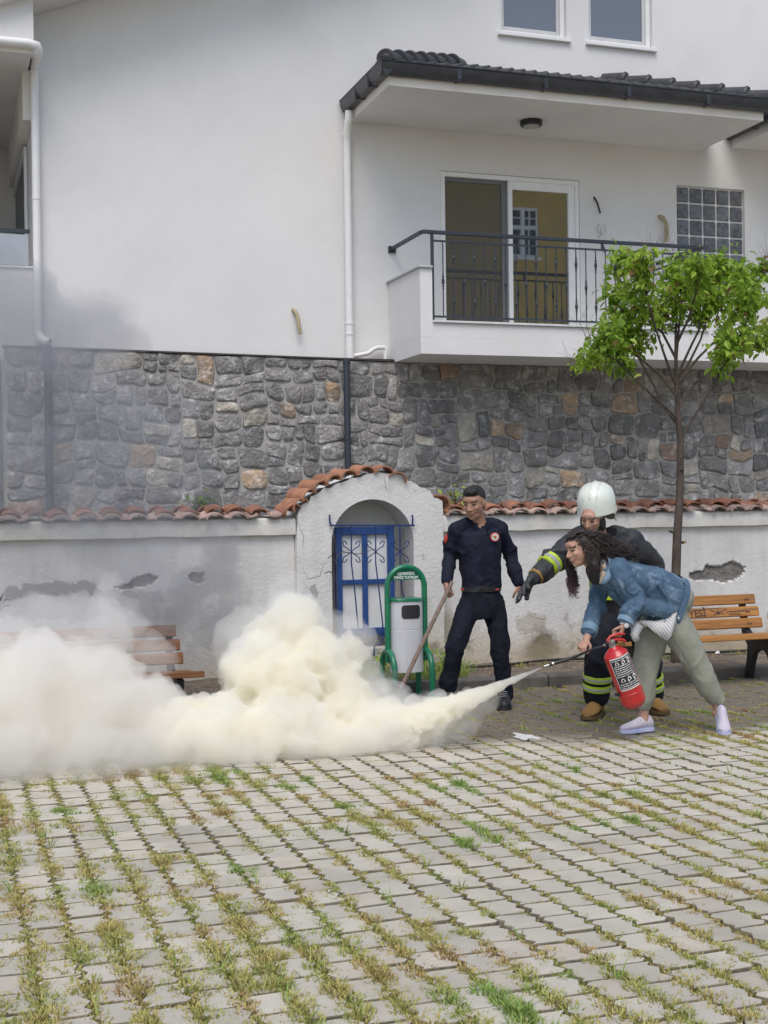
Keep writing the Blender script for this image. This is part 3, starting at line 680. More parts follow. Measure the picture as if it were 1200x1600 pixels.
# ---- terracotta barrel tiles
M_terra = mat('terracotta', (0.42, 0.17, 0.095), .85, col2=(0.20, 0.10, 0.07), scale=9, bump=.6, bscale=70, orand=.28, bdist=.006, third=((0.13, 0.11, 0.10), 14, .52, .68, .75))
M_terrap = mat('terracotta_pale', (0.52, 0.38, 0.32), .9, col2=(0.30, 0.21, 0.18), scale=9, bump=.6, bscale=70, orand=.22, bdist=.006, third=((0.22, 0.19, 0.17), 14, .55, .7, .6))
def barrel(w0, w1, L_, th, up=True, n=11, h=.85):
    """half tube along local +Y, open end at y=0; up: arch, else trough"""
    mb = MB(); rings = []
    for y_, w_ in ((0, w0), (L_*.5, (w0+w1)/2), (L_, w1)):
        R_ = w_/2; o_ = []
        for k_ in range(n): a = PI*k_/(n-1); o_.append(Vector((math.cos(a)*R_, y_, math.sin(a)*R_*h)))
        for k_ in range(n-1, -1, -1): a = PI*k_/(n-1); o_.append(Vector((math.cos(a)*(R_-th), y_, max(0, math.sin(a)*(R_*h-th)))))
        if not up: o_ = [Vector((v.x, v.y, -v.z)) for v in o_]
        rings.append(o_)
    return mb.loft(rings)
def tile_me(name, mb, m_): me = mesh_from(name, mb.v, mb.f, mb.m, [m_]); return autosmooth(me, 40)
T_cov = tile_me('cover_tile', barrel(.175, .155, .22, .012, h=.62), M_terra); T_low = tile_me('cover_tile', barrel(.168, .155, .2, .013, h=.62), M_terrap)
T_pan = tile_me('pan_tile', barrel(.135, .12, .22, .012, False, h=.5), M_terrap)
def rotm(rx, ry, rz): return Matrix.Rotation(rz, 3, 'Z') @ Matrix.Rotation(ry, 3, 'Y') @ Matrix.Rotation(rx, 3, 'X')
def tile_row(x0, x1, seed, skip=()):
    rr = random.Random(seed); x = x0; k_ = 0; p = .214
    while x < x1:
        up = rr.uniform(-.010, .012)
        inst('pan_tile', T_pan, cw, (x+p/2+rr.uniform(-.008, .008), YW-.055+rr.uniform(-.012, .012), 1.525), rotm(math.radians(9), 0, rr.uniform(-.06, .06)))
        if k_ % 1 == 0:
            pale = rr.random() < .86
            if pale: inst('cover_tile', T_low, cw, (x+rr.uniform(-.01, .01), YW-.06+rr.uniform(-.012, .012), 1.486), rotm(math.radians(8), rr.uniform(-.08, .08), rr.uniform(-.07, .07)), label='pale pinkish lower roof tile')
            inst('cover_tile', T_cov, cw, (x+rr.uniform(-.03, .03)+.01, YW+.03+rr.uniform(-.03, .03), 1.512+up*1.8+(.012 if pale else 0)), rotm(math.radians(9), rr.uniform(-.12, .12), rr.uniform(-.1, .1)))
        inst('cover_tile', T_cov, cw, (x+rr.uniform(-.01, .01), YW+.5, 1.50), rotm(math.radians(17), 0, PI))
        x += p; k_ += 1
tile_row(-2.9, 2.86, 3); tile_row(4.47, 9.1, 9)
# tiles lying over the arch (left side only; the right side has lost them)
M_terra2 = mat('terracotta_bright', (0.44, 0.20, 0.11), .85, col2=(0.26, 0.13, 0.08), scale=9, bump=.6, bscale=70, orand=.25, bdist=.006, third=((0.2, 0.15, 0.12), 14, .56, .7, .6))
T_arch = tile_me('cover_tile', barrel(.175, .15, .26, .013), M_terra2)
for (a, b_, rz, ry) in ((458, 792, .15, -.5), (470, 783, .2, -.6), (484, 768, .35, -.5), (502, 755, .35, -.42), (522, 746, .3, -.34), (545, 738, .22, -.24), (572, 732, .1, -.12), (600, 732, -.05, .10), (620, 741, -.1, .34)):
    q = gy(a, b_, YW-.04); inst('cover_tile', T_arch, cw, (q.x, YW-.07, q.z-.05), rotm(math.radians(6), -ry*-1 if False else ry, rz), label='orange roof tile laid over the gate arch')
q = gy(694, 782, YW); inst('cover_tile', T_arch, cw, (q.x-.02, YW-.02, q.z-.03), rotm(.1, 1.15, .1), label='tipped orange roof tile at the pier corner')
# ragged bedding mortar beneath the arch tiles
mb = MB(); PP = []
ctl = [gy(a, b_, YW-.02) for a, b_ in ((476, 786), (490, 776), (505, 767), (520, 760), (536, 754), (552, 748), (575, 742), (600, 740), (624, 746))]
for i in range(len(ctl)-1):
    for k_ in range(6): p = ctl[i].lerp(ctl[i+1], k_/6); PP.append(p+Vector((0, .03, .006*noise.noise(p*60))))
mb.tube(PP, [.022+.012*noise.noise(p*35) for p in PP], 7)
part('bedding_mortar', mb, mat('dirty_mortar', (0.16, 0.14, 0.12), .95, var=.3, scale=40, bump=1, bscale=60), cw, True)

# ================================================================== BLUE WINDOW FRAME AND IRON GRILLE IN THE NICHE
M_blue = mat('blue_paint', (0.028, 0.09, 0.30), .45, col2=(0.02, 0.062, 0.21), scale=9, bump=.3, bscale=50, third=((0.10, 0.16, 0.30), 30, .62, .7, .5))
M_blued = mat('blue_iron', (0.02, 0.06, 0.22), .5, col2=(0.015, 0.03, 0.10), scale=30, bump=.2)
yb = YW+.13
a = gy(523, 824, yb); b_ = gy(617, 991, yb)
X0, X1, Z1, Z0 = a.x, b_.x, a.z, b_.z
wf = thing('window_frame', 'blue painted wooden four-light window frame standing inside the arched niche', 'window frame', ((X0+X1)/2, yb, Z0))
wd = .062; mid = (X0+X1)/2; zm = gy(570, 909, yb).z
part('stile', MB().bx(X0, X0+wd, yb-.02, yb+.02, Z0, Z1, 0, .004), M_blue, wf); part('stile', MB().bx(X1-wd, X1, yb-.02, yb+.02, Z0, Z1, 0, .004), M_blue, wf)
part('top_rail', MB().bx(X0+wd+.001, X1-wd-.001, yb-.019, yb+.019, Z1-.072, Z1-.001, 0, .004), M_blue, wf)
part('bottom_rail', MB().bx(X0+wd+.001, X1-wd-.001, yb-.019, yb+.019, Z0+.001, Z0+.07, 0, .004), M_blue, wf)
part('mullion', MB().bx(mid-.024, mid+.024, yb-.015, yb+.015, Z0+.071, Z1-.073, 0, .004), M_blue, wf)
part('transom', MB().bx(X0+wd+.001, mid-.025, yb-.014, yb+.014, zm-.022, zm+.022, 0, .004), M_blue, wf); part('transom', MB().bx(mid+.025, X1-wd-.001, yb-.014, yb+.014, zm-.022, zm+.022, 0, .004), M_blue, wf)
part('back_board', MB().bx(X0+.03, X1-.03, yb+.022, yb+.034, Z0+.03, Z1-.03), mat('white_board', (.80, .80, .80), .8, scale=3, var=.06), wf)
M_niche = mat('niche_board', (0.55, 0.55, 0.56), .9, scale=3, bump=.3)
yg = YW-.06
gt = thing('iron_grille', 'blue scrolled iron window grille bent in front of the blue frame', 'grille', (gy(581, 830, yg).x, yg, 1.3))
def seg(pts, r=.006, n=6, y=yg): return MB().tube([gy(p[0], p[1], p[2] if len(p) > 2 else y) for p in pts], r, n)
part('top_bar', seg([(516, 821), (648, 821)], .008), M_blued, gt, 60)
part('hook', seg([(517, 822), (515, 812), (515, 804)], .008), M_blued, gt, 60); part('hook', seg([(644, 822), (645, 812), (644, 804)], .008), M_blued, gt, 60)
for (x0, x1, yb_) in ((549, 560, 985), (587, 598, 975), (625, 632, 935)):
    part('bar', seg([(x0, 821), (x0, 880, yg), (x0+(x1-x0)*.5, 925, yg-.02), (x1, yb_, yg+.0)], .0065), M_blued, gt, 60)
    def spiral(cx, cy, s, dx, dy):   # C scroll in picture units around (cx,cy), s size
        P = []
        for k_ in range(16):
            t_ = k_/15; an = -PI/2+t_*2.2*PI; r_ = s*(1-.62*t_); P.append((cx+dx*(r_*math.cos(an)), cy+dy*(r_*math.sin(an))))
        return P
    cy = 862
    for sx in (-1, 1):
        for sy in (-1, 1):
            # from the bar sweep out to a curl
            P = [(x0, cy+sy*0), (x0+sx*6, cy+sy*5), (x0+sx*12, cy+sy*9)]+[(x0+sx*(9+6*math.sin(t_)*(1-t_/7)), cy+sy*(13+6*(1-math.cos(t_))/2*(1-t_/9)-(0 if t_ < 2.4 else (t_-2.4)*2.2))) for t_ in np.linspace(1.2, 4.2, 9)]
            part('scroll', seg(P, .0048), M_blued, gt, 60)
for cx, ex in ((560, 1), (598, -1)):
    for sx in (-1, 1):
        P = [(cx, 982), (cx+sx*3, 994), (cx+sx*9, 999)]+[(cx+sx*(9+6*math.sin(t_)), 993-6*math.cos(t_)*-1) for t_ in np.linspace(0.3, 4.6, 9)]
        part('scroll', seg(P, .0048), M_blued, gt, 60)
    part('bar', seg([(cx, 982), (cx+1, 1000), (cx-6, 1010)] if ex > 0 else [(cx, 975), (cx, 1000), (cx-6, 1007), (cx-13, 1010), (cx-14, 1025)], .008), M_blued, gt, 60)
part('lower_bar', seg([(545, 1033), (575, 1032), (587, 1032)], .007), M_blued, gt, 60)
for i in range(3):
    cx = (560, 598, 570)[i]
# dry stems in front of the niche and a shrub on the left
M_twig = mat('dry_twig', (0.10, 0.08, 0.06), .9, var=.2)
st = thing('dead_climber', 'dried leafless climber stem on the left edge of the niche', 'climber', gy(525, 1040, YW-.09))
for pts in ([(526, 1040), (528, 960), (526, 900), (525, 850), (521, 826)], [(526, 880), (518, 868), (512, 872)], [(525, 900), (515, 893), (508, 896)], [(526, 870), (534, 862), (560, 866), (585, 858)]):
    part('stem', MB().tube([gy(a_, b2, YW-.09-.01*k_) for k_, (a_, b2) in enumerate(pts)], [.006, .005, .004, .003, .002][:len(pts)], 5), M_twig, st, 60)
st = thing('dry_shrub', 'small bare brown shrub twigs at the left edge before the wall', 'shrub', (gy(-8, 960, 11).x, 11, .1))
b0 = Vector((gy(-8, 960, 11).x, 11, .1))
for pts in ([(-8, 965), (2, 945), (10, 936), (17, 938)], [(-8, 965), (0, 940), (3, 932)], [(-8, 965), (5, 948), (15, 945)], [(-8, 965), (-2, 938), (6, 928)]):
    part('stem', MB().tube([b0]+[gy(a_, b2, 11) for a_, b2 in pts], [.008, .006, .005, .004, .003][:len(pts)+1], 5), M_twig, st, 60)
# ================================================================== WHITE HOUSE
YF = 14.5
M_wall = mat('white_render', (0.76, 0.755, 0.745), .9, col2=(0.72, 0.715, 0.705), scale=1.1, bump=.35, bscale=24, bdist=.006, detail=8, third=((0.64, 0.625, 0.595), .8, .5, .75, .55))
streaks(M_wall, (0.62, 0.605, 0.575), .55, .85, .16)
M_trim = flat('white_pvc', (0.82, 0.82, 0.81), .3, var=.02)
M_soff = mat('soffit_paint', (0.72, 0.70, 0.68), .9, scale=1.2, var=.04, bump=.15)
M_fascia = mat('fascia_paint', (0.80, 0.77, 0.71), .8, scale=2, var=.05, bump=.1)
M_char = mat('charcoal_roof', (0.055, 0.057, 0.062), .5, col2=(0.035, 0.037, 0.042), scale=6, bump=.25, orand=.12)
M_gut = mat('gutter_grey', (0.040, 0.042, 0.050), .35, scale=8, var=.15)
M_iron = mat('iron_paint', (0.035, 0.045, 0.062), .45, scale=30, var=.15)
M_marble = mat('marble_sill', (0.72, 0.72, 0.71), .45, col2=(0.56, 0.57, 0.58), scale=7, detail=9)
def glass(name, dark, refl, tint=(1, 1, 1)):
    m = bpy.data.materials.new(name); m.use_nodes = True; t = m.node_tree; N = t.nodes; L = t.links; N.clear()
    out = N.new('ShaderNodeOutputMaterial'); d = N.new('ShaderNodeBsdfPrincipled'); d.inputs['Base Color'].default_value = (*dark, 1); d.inputs['Roughness'].default_value = .5
    g_ = N.new('ShaderNodeBsdfGlossy'); g_.inputs['Roughness'].default_value = .015; g_.inputs['Color'].default_value = (*tint, 1)
    n = N.new('ShaderNodeTexNoise'); n.inputs['Scale'].default_value = 1.3; bp = N.new('ShaderNodeBump'); bp.inputs['Strength'].default_value = .02; bp.inputs['Distance'].default_value = .05; L.new(n.outputs[0], bp.inputs['Height']); L.new(bp.outputs[0], g_.inputs['Normal'])
    mx = N.new('ShaderNodeMixShader'); mx.inputs[0].default_value = refl; L.new(d.outputs[0], mx.inputs[1]); L.new(g_.outputs[0], mx.inputs[2]); L.new(mx.outputs[0], out.inputs[0]); return m
M_glass = glass('door_glass', (0.02, 0.02, 0.018), .42); M_screen = glass('screened_glass', (0.045, 0.045, 0.045), .17); M_upper = glass('upper_glass', (0.10, 0.115, 0.135), .12)
house = thing('white_house', 'white rendered two storey house with balcony and charcoal tiled canopy', 'house', (5.5, YF, 0))
def wall_holes(mb, x0, x1, z0, z1, y, holes, dep):
    xs = sorted({x0, x1} | {h[0] for h in holes} | {h[1] for h in holes}); zs = sorted({z0, z1} | {h[2] for h in holes} | {h[3] for h in holes})
    for i in range(len(xs)-1):
        for j in range(len(zs)-1):
            cx, cz = (xs[i]+xs[i+1])/2, (zs[j]+zs[j+1])/2
            if any(h[0] < cx < h[1] and h[2] < cz < h[3] for h in holes): continue
            mb.quad((xs[i], y, zs[j]), (xs[i+1], y, zs[j]), (xs[i+1], y, zs[j+1]), (xs[i], y, zs[j+1]))
    for h in holes:
        d = h[4] if len(h) > 4 else dep
        mb.quad((h[0], y, h[2]), (h[0], y+d, h[2]), (h[0], y+d, h[3]), (h[0], y, h[3])); mb.quad((h[1], y, h[2]), (h[1], y, h[3]), (h[1], y+d, h[3]), (h[1], y+d, h[2]))
        mb.quad((h[0], y, h[3]), (h[0], y+d, h[3]), (h[1], y+d, h[3]), (h[1], y, h[3])); mb.quad((h[0], y, h[2]), (h[1], y, h[2]), (h[1], y+d, h[2]), (h[0], y+d, h[2]))
dX0, dX1, dZ1 = gy(688, 267, YF).x, gy(905, 282, YF).x, 5.535; dZ0 = 3.42
bX0, bX1, bZ1 = gy(1057, 290, YF).x, gy(1163, 295, YF).x, 5.575
bp_ = (bX1-bX0-.01)/5; bZ0 = bZ1-.02-.205*6
u1 = (gy(782, 30, YF).x, gy(885, 30, YF).x); u2 = (gy(919, 30, YF).x, gy(1019, 30, YF).x); uz = 7.225
XLg = 1.0
holes = [(dX0, dX1, dZ0, dZ1, .10), (bX0, bX1, bZ0, bZ1, .07), (u1[0], u1[1], uz, 8.55, .12), (u2[0], u2[1], uz, 8.55, .12), (-3.0, XLg, 4.18, 6.42, 3.2)]
mb = MB(); wall_holes(mb, -3.0, 12.2, 3.2, 9.6, YF, holes, .1)
mb.quad((12.2, YF, 3.2), (12.2, YF+8, 3.2), (12.2, YF+8, 9.6), (12.2, YF, 9.6)); mb.quad((-3, YF, 0), (12.2, YF, 0), (12.2, YF, 3.2), (-3, YF, 3.2))
mb.quad((-3, YF, 0), (-3, YF+8, 0), (-3, YF+8, 9.6), (-3, YF, 9.6)); mb.quad((-3.0, YF+3.2, 4.1), (XLg, YF+3.2, 4.1), (XLg, YF+3.2, 6.5), (-3, YF+3.2, 6.5))
# gable top
mb.add([(-3, YF, 9.6), (12.2, YF, 9.6), (4.6, YF, 12.6)], [(0, 1, 2)])
part('wall', mb, M_wall, house, 30)
# ---- sliding door
def frame_rect(name, x0, x1, z0, z1, y, w_, d, m_, parent, ws=None):
    f = MB(); l, r_, b_, t_ = ws or (w_, w_, w_, w_)
    f.bx(x0, x0+l, y, y+d, z0, z1, 0, .003); f.bx(x1-r_, x1, y, y+d, z0, z1, 0, .003)
    f.bx(x0+l-.0005, x1-r_+.0005, y+.001, y+d-.001, z1-t_, z1-.001, 0, .003); f.bx(x0+l-.0005, x1-r_+.0005, y+.001, y+d-.001, z0+.001, z0+b_, 0, .003)
    return part(name, f, m_, parent)
sdo = part('sliding_door', MB().bx(dX0-.02, dX1+.02, YF+.095, YF+.10, dZ0, dZ1), flat('door_back', (.03, .03, .03)), house, label='white sliding balcony door reflecting a yellow house')
frame_rect('frame', dX0+.003, dX1-.003, dZ0+.003, dZ1-.003, YF+.005, .055, .06, M_trim, sdo)
xm = gy(798, 300, YF).x; xm0 = gy(796, 300, YF+.03).x
lft = part('pane', MB().bx(dX0+.058, xm-.03, YF+.06, YF+.065, dZ0+.06, dZ1-.06), M_screen, sdo, label='dark pane behind an insect screen')
frame_rect('sash', xm-.028, dX1-.06, dZ0+.058, dZ1-.058, YF+.012, .075, .04, M_trim, sdo, (.055, .085, .08, .10))
frame_rect('screen_frame', dX0+.058, xm-.030, dZ0+.058, dZ1-.058, YF+.045, .03, .012, flat('screen_grey', (.16, .16, .16), .5), sdo, (.012, .075, .05, .05))
part('pane', MB().bx(xm+.026, dX1-.144, YF+.034, YF+.04, dZ0+.13, dZ1-.157), M_glass, sdo, label='clear pane reflecting the yellow house')
part('lintel_strip', MB().bx(dX0-.012, dX1+.012, YF-.006, YF+.004, dZ1-.001, dZ1+.016), M_soff, sdo)  # thin strip in soffit paint along the door head
# ---- glass block window
M_gb = mat('glass_block', (0.17, 0.18, 0.20), .12, col2=(0.07, 0.075, 0.085), scale=16, bump=.8, bscale=13, detail=5, orand=.25, bdist=.05, spec=.9)
gbw = part('glass_block_window', MB().bx(bX0-.01, bX1+.01, YF+.045, YF+.08, bZ0-.01, bZ1), flat('white_joint', (.78, .78, .77), .8), house, label='window of textured glass blocks beside the balcony')
for i in range(5):
    for j in range(6):
        x0 = bX0+.004+i*bp_+.012; z1 = bZ1-.02-j*.205
        part('glass_block', MB().bx(x0, x0+bp_-.022, YF+.025, YF+.06, z1-.183, z1, 0, .012), M_gb, gbw, loc=(x0, YF+.03, z1))
# ---- upper windows
for (x0, x1) in (u1, u2):
    wn = part('window', MB().bx(x0+.002, x1-.002, YF+.118, YF+.125, uz, 8.55), flat('dark_room', (.05, .05, .05)), house, label='upper window with grey blind, %s of the pair' % ('left' if x0 < 7 else 'right'))
    frame_rect('frame', x0+.003, x1-.003, uz+.03, 8.547, YF+.05, .05, .05, M_trim, wn, (.035, .06, .05, .05))
    frame_rect('sash', x0+.04, x1-.065, uz+.082, 8.5, YF+.06, .045, .03, flat('pvc_grey', (.60, .60, .60), .35), wn, (.03, .045, .045, .045))
    part('pane', MB().bx(x0+.07, x1-.11, YF+.078, YF+.084, uz+.127, 8.45), M_upper, wn)
    part('sill', MB().bx(x0-.045, x1+.045, YF-.05, YF+.05, uz-.018, uz+.028, 0, .005), M_trim, wn)
# ---- canopy roof over the balcony
def canopy(xl, xr, yfr, tag_):
    """xl..xr at the wall: soffit board, fascia, half round gutter with joints, wavy tile field and hip caps"""
    zs = 6.02 if tag_ else 6.10
    sof = part('porch_roof', MB().bx(xl, xr, yfr, YF-.002, zs, zs+.10), M_soff, house, label='canopy roof with smooth soffit over the %s' % ('balcony' if tag_ else 'next bay at the right edge'))
    part('fascia', MB().bx(xl-.012, xr+.012, yfr-.014, yfr-.002, zs-.004, zs+.16, 0, .003).bx(xl-.014, xl-.002, yfr, YF-.002, zs-.004, zs+.16, 0, .003).bx(xr+.002, xr+.014, yfr, YF-.002, zs-.004, zs+.16, 0, .003), M_fascia, sof)
    # gutter profile swept along the three sides
    gr = .062
    def gut(p0, p1, out):
        o_ = Vector(out); pr = [o_*-0.0+Vector((0, 0, .115)), o_*0.0+Vector((0, 0, -.0)), o_*.035+Vector((0, 0, -.018)), o_*.085+Vector((0, 0, .0)), o_*.11+Vector((0, 0, .045)), o_*.118+Vector((0, 0, .105)), o_*.13+Vector((0, 0, .115)), o_*.13+Vector((0, 0, .125)), o_*.105+Vector((0, 0, .125)), o_*.095+Vector((0, 0, .05)), o_*.03+Vector((0, 0, .02))]
        return MB().loft([[Vector(p0)+q for q in pr], [Vector(p1)+q for q in pr]])
    zg = zs+.10; e = .13
    part('gutter', gut((xl-.015-e*.0-.11, yfr-.016, zg), (xr+.12, yfr-.016, zg), (0, -1, 0)), M_gut, sof, 25)
    part('gutter', gut((xl-.016, yfr-.12, zg), (xl-.016, YF-.02, zg), (-1, 0, 0)), M_gut, sof, 25)
    if tag_: part('gutter', gut((xr+.016, yfr-.12, zg), (xr+.016, YF-.02, zg), (1, 0, 0)), M_gut, sof, 25)
    # joints
    for X in np.arange(xl+.75, xr, 1.02):
        part('gutter_joint', MB().bx(X-.025, X+.025, yfr-.016-.125, yfr-.010, zg-.022, zg+.112, 0, .012), M_gut, sof)
    for Y in (yfr+.35, yfr+.8):
        part('gutter_joint', MB().bx(xl-.14, xl-.012, Y-.025, Y+.025, zg-.022, zg+.112, 0, .012), M_gut, sof)
    # tile field: wavy sheet courses following the slope
    sl = math.tan(math.radians(21)); z0 = zg+.10; run = YF-yfr+.06; X0_, X1_ = xl-.08, xr+.08
    pw = .30
    for c_ in range(5):                     # courses up the slope
        y0 = yfr-.10+c_*.31; y1 = y0+.36
        if y1 > YF: y1 = YF-.01
        if y0 > YF-.05: break
        for X in np.arange(X0_, X1_-.1, pw):
            xa, xb = X, min(X+pw-.004, X1_)
            # hips cut both ends at 45 degrees
            lim_l = X0_+(y0-yfr+.1); lim_r = X1_-(y0-yfr+.1)
            if xb < lim_l+.05 or xa > lim_r-.05: continue
            xa2, xb2 = max(xa, lim_l-.02), min(xb, lim_r+.02)
            ra, rb, rc = [], [], []
            for k_ in range(9):
                x_ = xa2+(xb2-xa2)*k_/8; ph = (x_-X)/pw; wv = .028*math.sin(ph*4*PI-PI/2)+.012
                za = z0+(y0-yfr+.1)*sl+.02; zb = z0+(y1-yfr+.1)*sl
                ra.append(Vector((x_, y0, za+wv-.02))); rb.append(Vector((x_, y0, za+wv))); rc.append(Vector((x_, y1, zb+wv-.01)))
            part('roof_tile', MB().loft([ra, rb, rc], cap=False, closed=False), M_char, sof, 50)
    # end slopes
    mb = MB()
    for (xe, sg) in ((X0_, 1), (X1_, -1)):
        mb.add([(xe, yfr-.1, z0), (xe, YF-.01, z0), (xe+sg*(YF-yfr+.1), YF-.01, z0+(YF-yfr+.1)*sl)], [(0, 1, 2)])
    part('end_slope', mb, M_char, sof)
    # hip caps
    for (xe, sg) in ((X0_, 1), (X1_, -1)):
        if sg < 0 and not tag_: continue
        a = Vector((xe, yfr-.1, z0+.02)); d = Vector((sg*1.0, 1.0, sl)); Lh = (YF-yfr+.06)*d.length; dn = d.normalized(); n_ = 7
        side = dn.cross(Vector((0, 0, 1))).normalized(); upv = side.cross(dn)
        for k_ in range(n_):
            p0 = a+dn*(Lh*k_/n_); p1 = a+dn*(Lh*(k_+1.12)/n_)
            if k_ == n_-1: p1 = a+dn*Lh
            rings = []
            for p, r_, l_ in ((p0, .085, .030), (p0+dn*.025, .095, .03), (p0+dn*.05, .088, .022), (p1, .07, .0)):
                rings.append([p+upv*l_+side*math.cos(t_)*r_*1.15+upv*math.sin(t_)*r_ for t_ in np.linspace(-.25, PI+.25, 11)])
            part('ridge_tile', MB().loft(rings, cap=True), M_char, sof, 50)
        if sg > 0: part('hip_end_cap', MB().ell(a+Vector((.05, .05, .045)), (.10, .10, .075), None, 14), M_char, sof, True)
    return sof
XC0, XC1 = 4.565, 9.17
canopy(XC0, XC1, 13.12, True)
canopy(9.68, 12.0, 13.12, False)
# downpipe of the canopy
def pipe_bracket(x, y, z, r_, par):
    part('bracket', MB().tube([(x, y, z-.014), (x, y, z+.014)], r_+.006, 14).bx(x-.012, x+.012, y+r_, YF-.002, z-.01, z+.01), M_trim, par)
xp = gy(543, 300, YF-.06).x
dp = part('downpipe', MB().tube([(4.49, 14.33, 6.09), (4.49, 14.33, 6.02), (xp-.015, 14.35, 5.94), (xp, 14.42, 5.84), (xp, 14.43, 5.70), (xp, 14.43, 3.28)], .044, 14), M_trim, house, 60, label='white downpipe left of the balcony')
for z in (5.86, 3.68, 3.56): pipe_bracket(xp, 14.43, z, .044, dp)
part('collar', MB().tube([(xp, 14.43, 3.24), (xp, 14.43, 3.42)], .052, 14), M_trim, dp, 60)
q = [gy(a, b_, 14.42) for a, b_ in ((545, 557), (560, 555), (575, 552), (583, 546), (590, 543), (602, 543), (603, 549), (602, 562))]
part('branch_pipe', MB().tube(q, .026, 12), M_trim, dp, 60)
# left pipe with elbow from the gutter of the box
xq = gy(56, 250, 14.42).x
YBX = 13.9
bx1 = gy(52, 30, YBX).x; bz0 = gy(30, 60, YBX).z
box = MB().bx(-3.0, bx1, YBX, YF-.001, bz0, 9.6); part('upper_bay', box, M_wall, house, label='projecting white upper bay at the top left')
part('soffit', MB().bx(-3.0, bx1-.02, YBX+.03, YF+3.1, bz0-.13, bz0-.002), M_soff, house, label='grey soffit over the left loggia')
part('fascia', MB().bx(-3.0, bx1-.01, YBX+.012, YBX+.028, bz0-.14, bz0-.004), M_fascia, house)
e0 = gy(0, 64, YBX-.05); e1 = gy(52, 68, YBX-.05); e2 = gy(60, 76, YBX-.03); e3 = gy(58, 90, YBX+.2); e4 = gy(55.5, 104, 14.4)
lp = part('downpipe', MB().tube([(-3, YBX-.05, e1.z), (e1.x-.04, YBX-.05, e1.z), (e2.x-.01, YBX-.045, e1.z-.015), (e2.x+.0, YBX-.02, e2.z-.01), (e2.x, YBX+.02, e2.z-.05), (e3.x, e3.y, e3.z), (xq, 14.40, e4.z), (xq, 14.43, e4.z-.12), (xq, 14.43, 3.5), (xq, 14.43, 3.36)], .044, 14), M_trim, house, 60, label='white downpipe with elbow at the left corner')
for z in (e4.z-.05, 4.9, 3.72, 3.58): pipe_bracket(xq, 14.43, z, .044, lp)
part('elbow', MB().tube([(xq, 14.43, 3.46), (xq+.02, 14.40, 3.40), (xq+.1, 14.34, 3.35)], .052, 12), M_trim, lp, 60)
# loggia interior: openings in its right flank wall
fl = [(42, 218, 412), (22, 290, 412), (16.5, 0, 0), (10.5, 0, 0), (5, 0, 0)]
def gxy(px, py): return gx(px, py, XLg-.01)
ya, yb2, yc, yd, ye = gxy(42, 300).y, gxy(21.5, 300).y, gxy(17, 300).y, gxy(11, 300).y, gxy(5, 300).y
zt = 5.70
M_grey = mat('loggia_grey', (0.52, 0.51, 0.48), .8, scale=2)
for (a, b_) in ((ya, yb2), (yc, yd)):
    wd_ = part('loggia_window', MB().bx(XLg-.012, XLg-.002, a, b_, 4.2, zt), M_upper, house, label='tall window in the flank of the left loggia')
    f = MB(); f.bx(XLg-.04, XLg-.006, a-.02, a+.03, 4.2, zt); f.bx(XLg-.04, XLg-.006, b_-.03, b_+.02, 4.2, zt); f.bx(XLg-.039, XLg-.006, a+.031, b_-.031, zt-.05, zt+.02); part('frame', f, M_trim, wd_)
part('beam', MB().bx(XLg-.10, XLg-.003, YF+.01, YF+3.1, zt+.05, 6.28), M_fascia, house)
# loggia railing
lr_ = part('loggia_railing', MB().bx(-3, .955, YF+.02, YF+.055, 4.545, 4.585), M_iron, house, label='dark handrail of the left loggia')
part('glass_panel', MB().bx(-3, .94, YF+.03, YF+.036, 4.2, 4.53), glass('rail_glass', (.35, .37, .40), .1), lr_)
part('parapet_cap', MB().bx(-3, 1.0, YF-.02, YF+.10, 4.165, 4.185), M_trim, house)
# gable overhang at the top left (roof slope along the gable)
sg = .403; gx0, gz0 = .55, 6.872-(1.036-.55)*sg
rf = part('gable_roof', MB().prism([(gx0, 13.75, gz0), (4.6, 13.75, gz0+(4.6-gx0)*sg+1.4), (4.6, 13.75, gz0+(4.6-gx0)*sg+1.65), (gx0, 13.75, gz0+.25)][:0] or [(gx0, 13.75, gz0), (8.1, 13.75, gz0+(8.1-gx0)*sg), (8.1, 13.75, gz0+(8.1-gx0)*sg+.22), (gx0, 13.75, gz0+.22)], (0, 0, 0), (0, .74, 0)), M_soff, house, label='sloping gable overhang at the top left')
# ---- balcony
YBf = 13.44
bz = 3.235
bX = 5.0
balc = part('balcony', MB().bx(bX, 10.6, YBf, YF-.002, bz, 3.42), M_wall, house, 25, label='projecting white balcony with dark iron railing')
xs_ = gy(676, 500, YBf).x
mb = MB(); mb.prism([(bX, YBf, 3.421), (xs_, YBf, 3.421), (xs_, YBf, 4.17), (bX, YBf, 4.17)], (0, 0, 0), (0, .16, 0)); mb.bx(bX, bX+.16, YBf+.161, YF-.002, 3.421, 4.17)
part('side_parapet', mb, M_wall, balc)
part('coping', MB().bx(bX-.03, xs_+.0, YBf-.03, YBf+.18, 4.172, 4.197, 0, .004).bx(bX-.03, bX+.18, YBf+.182, YF-.002, 4.172, 4.197, 0, .004), flat('cap_grey', (.50, .52, .55), .5), balc)
part('low_parapet', MB().bx(xs_+.001, 10.6, YBf+.001, YBf+.15, 3.421, 3.575), M_wall, balc)
part('sill', MB().bx(xs_-.0, 8.62, YBf-.03, YBf+.17, 3.578, 3.603, 0, .004), M_marble, balc)
xr_ = gy(1094, 385, YBf).x; yr = YBf+.03
zr = 4.575
hl = gy(604, 395, YF)
part('handrail', MB().bx(5.04, xr_+.1, yr-.022, yr+.022, zr-.022, zr+.018, 0, .005), M_iron, balc)
part('handrail', MB().bx(5.02, 5.064, yr+.024, YF-.03, zr-.021, zr+.017, 0, .005), M_iron, balc)
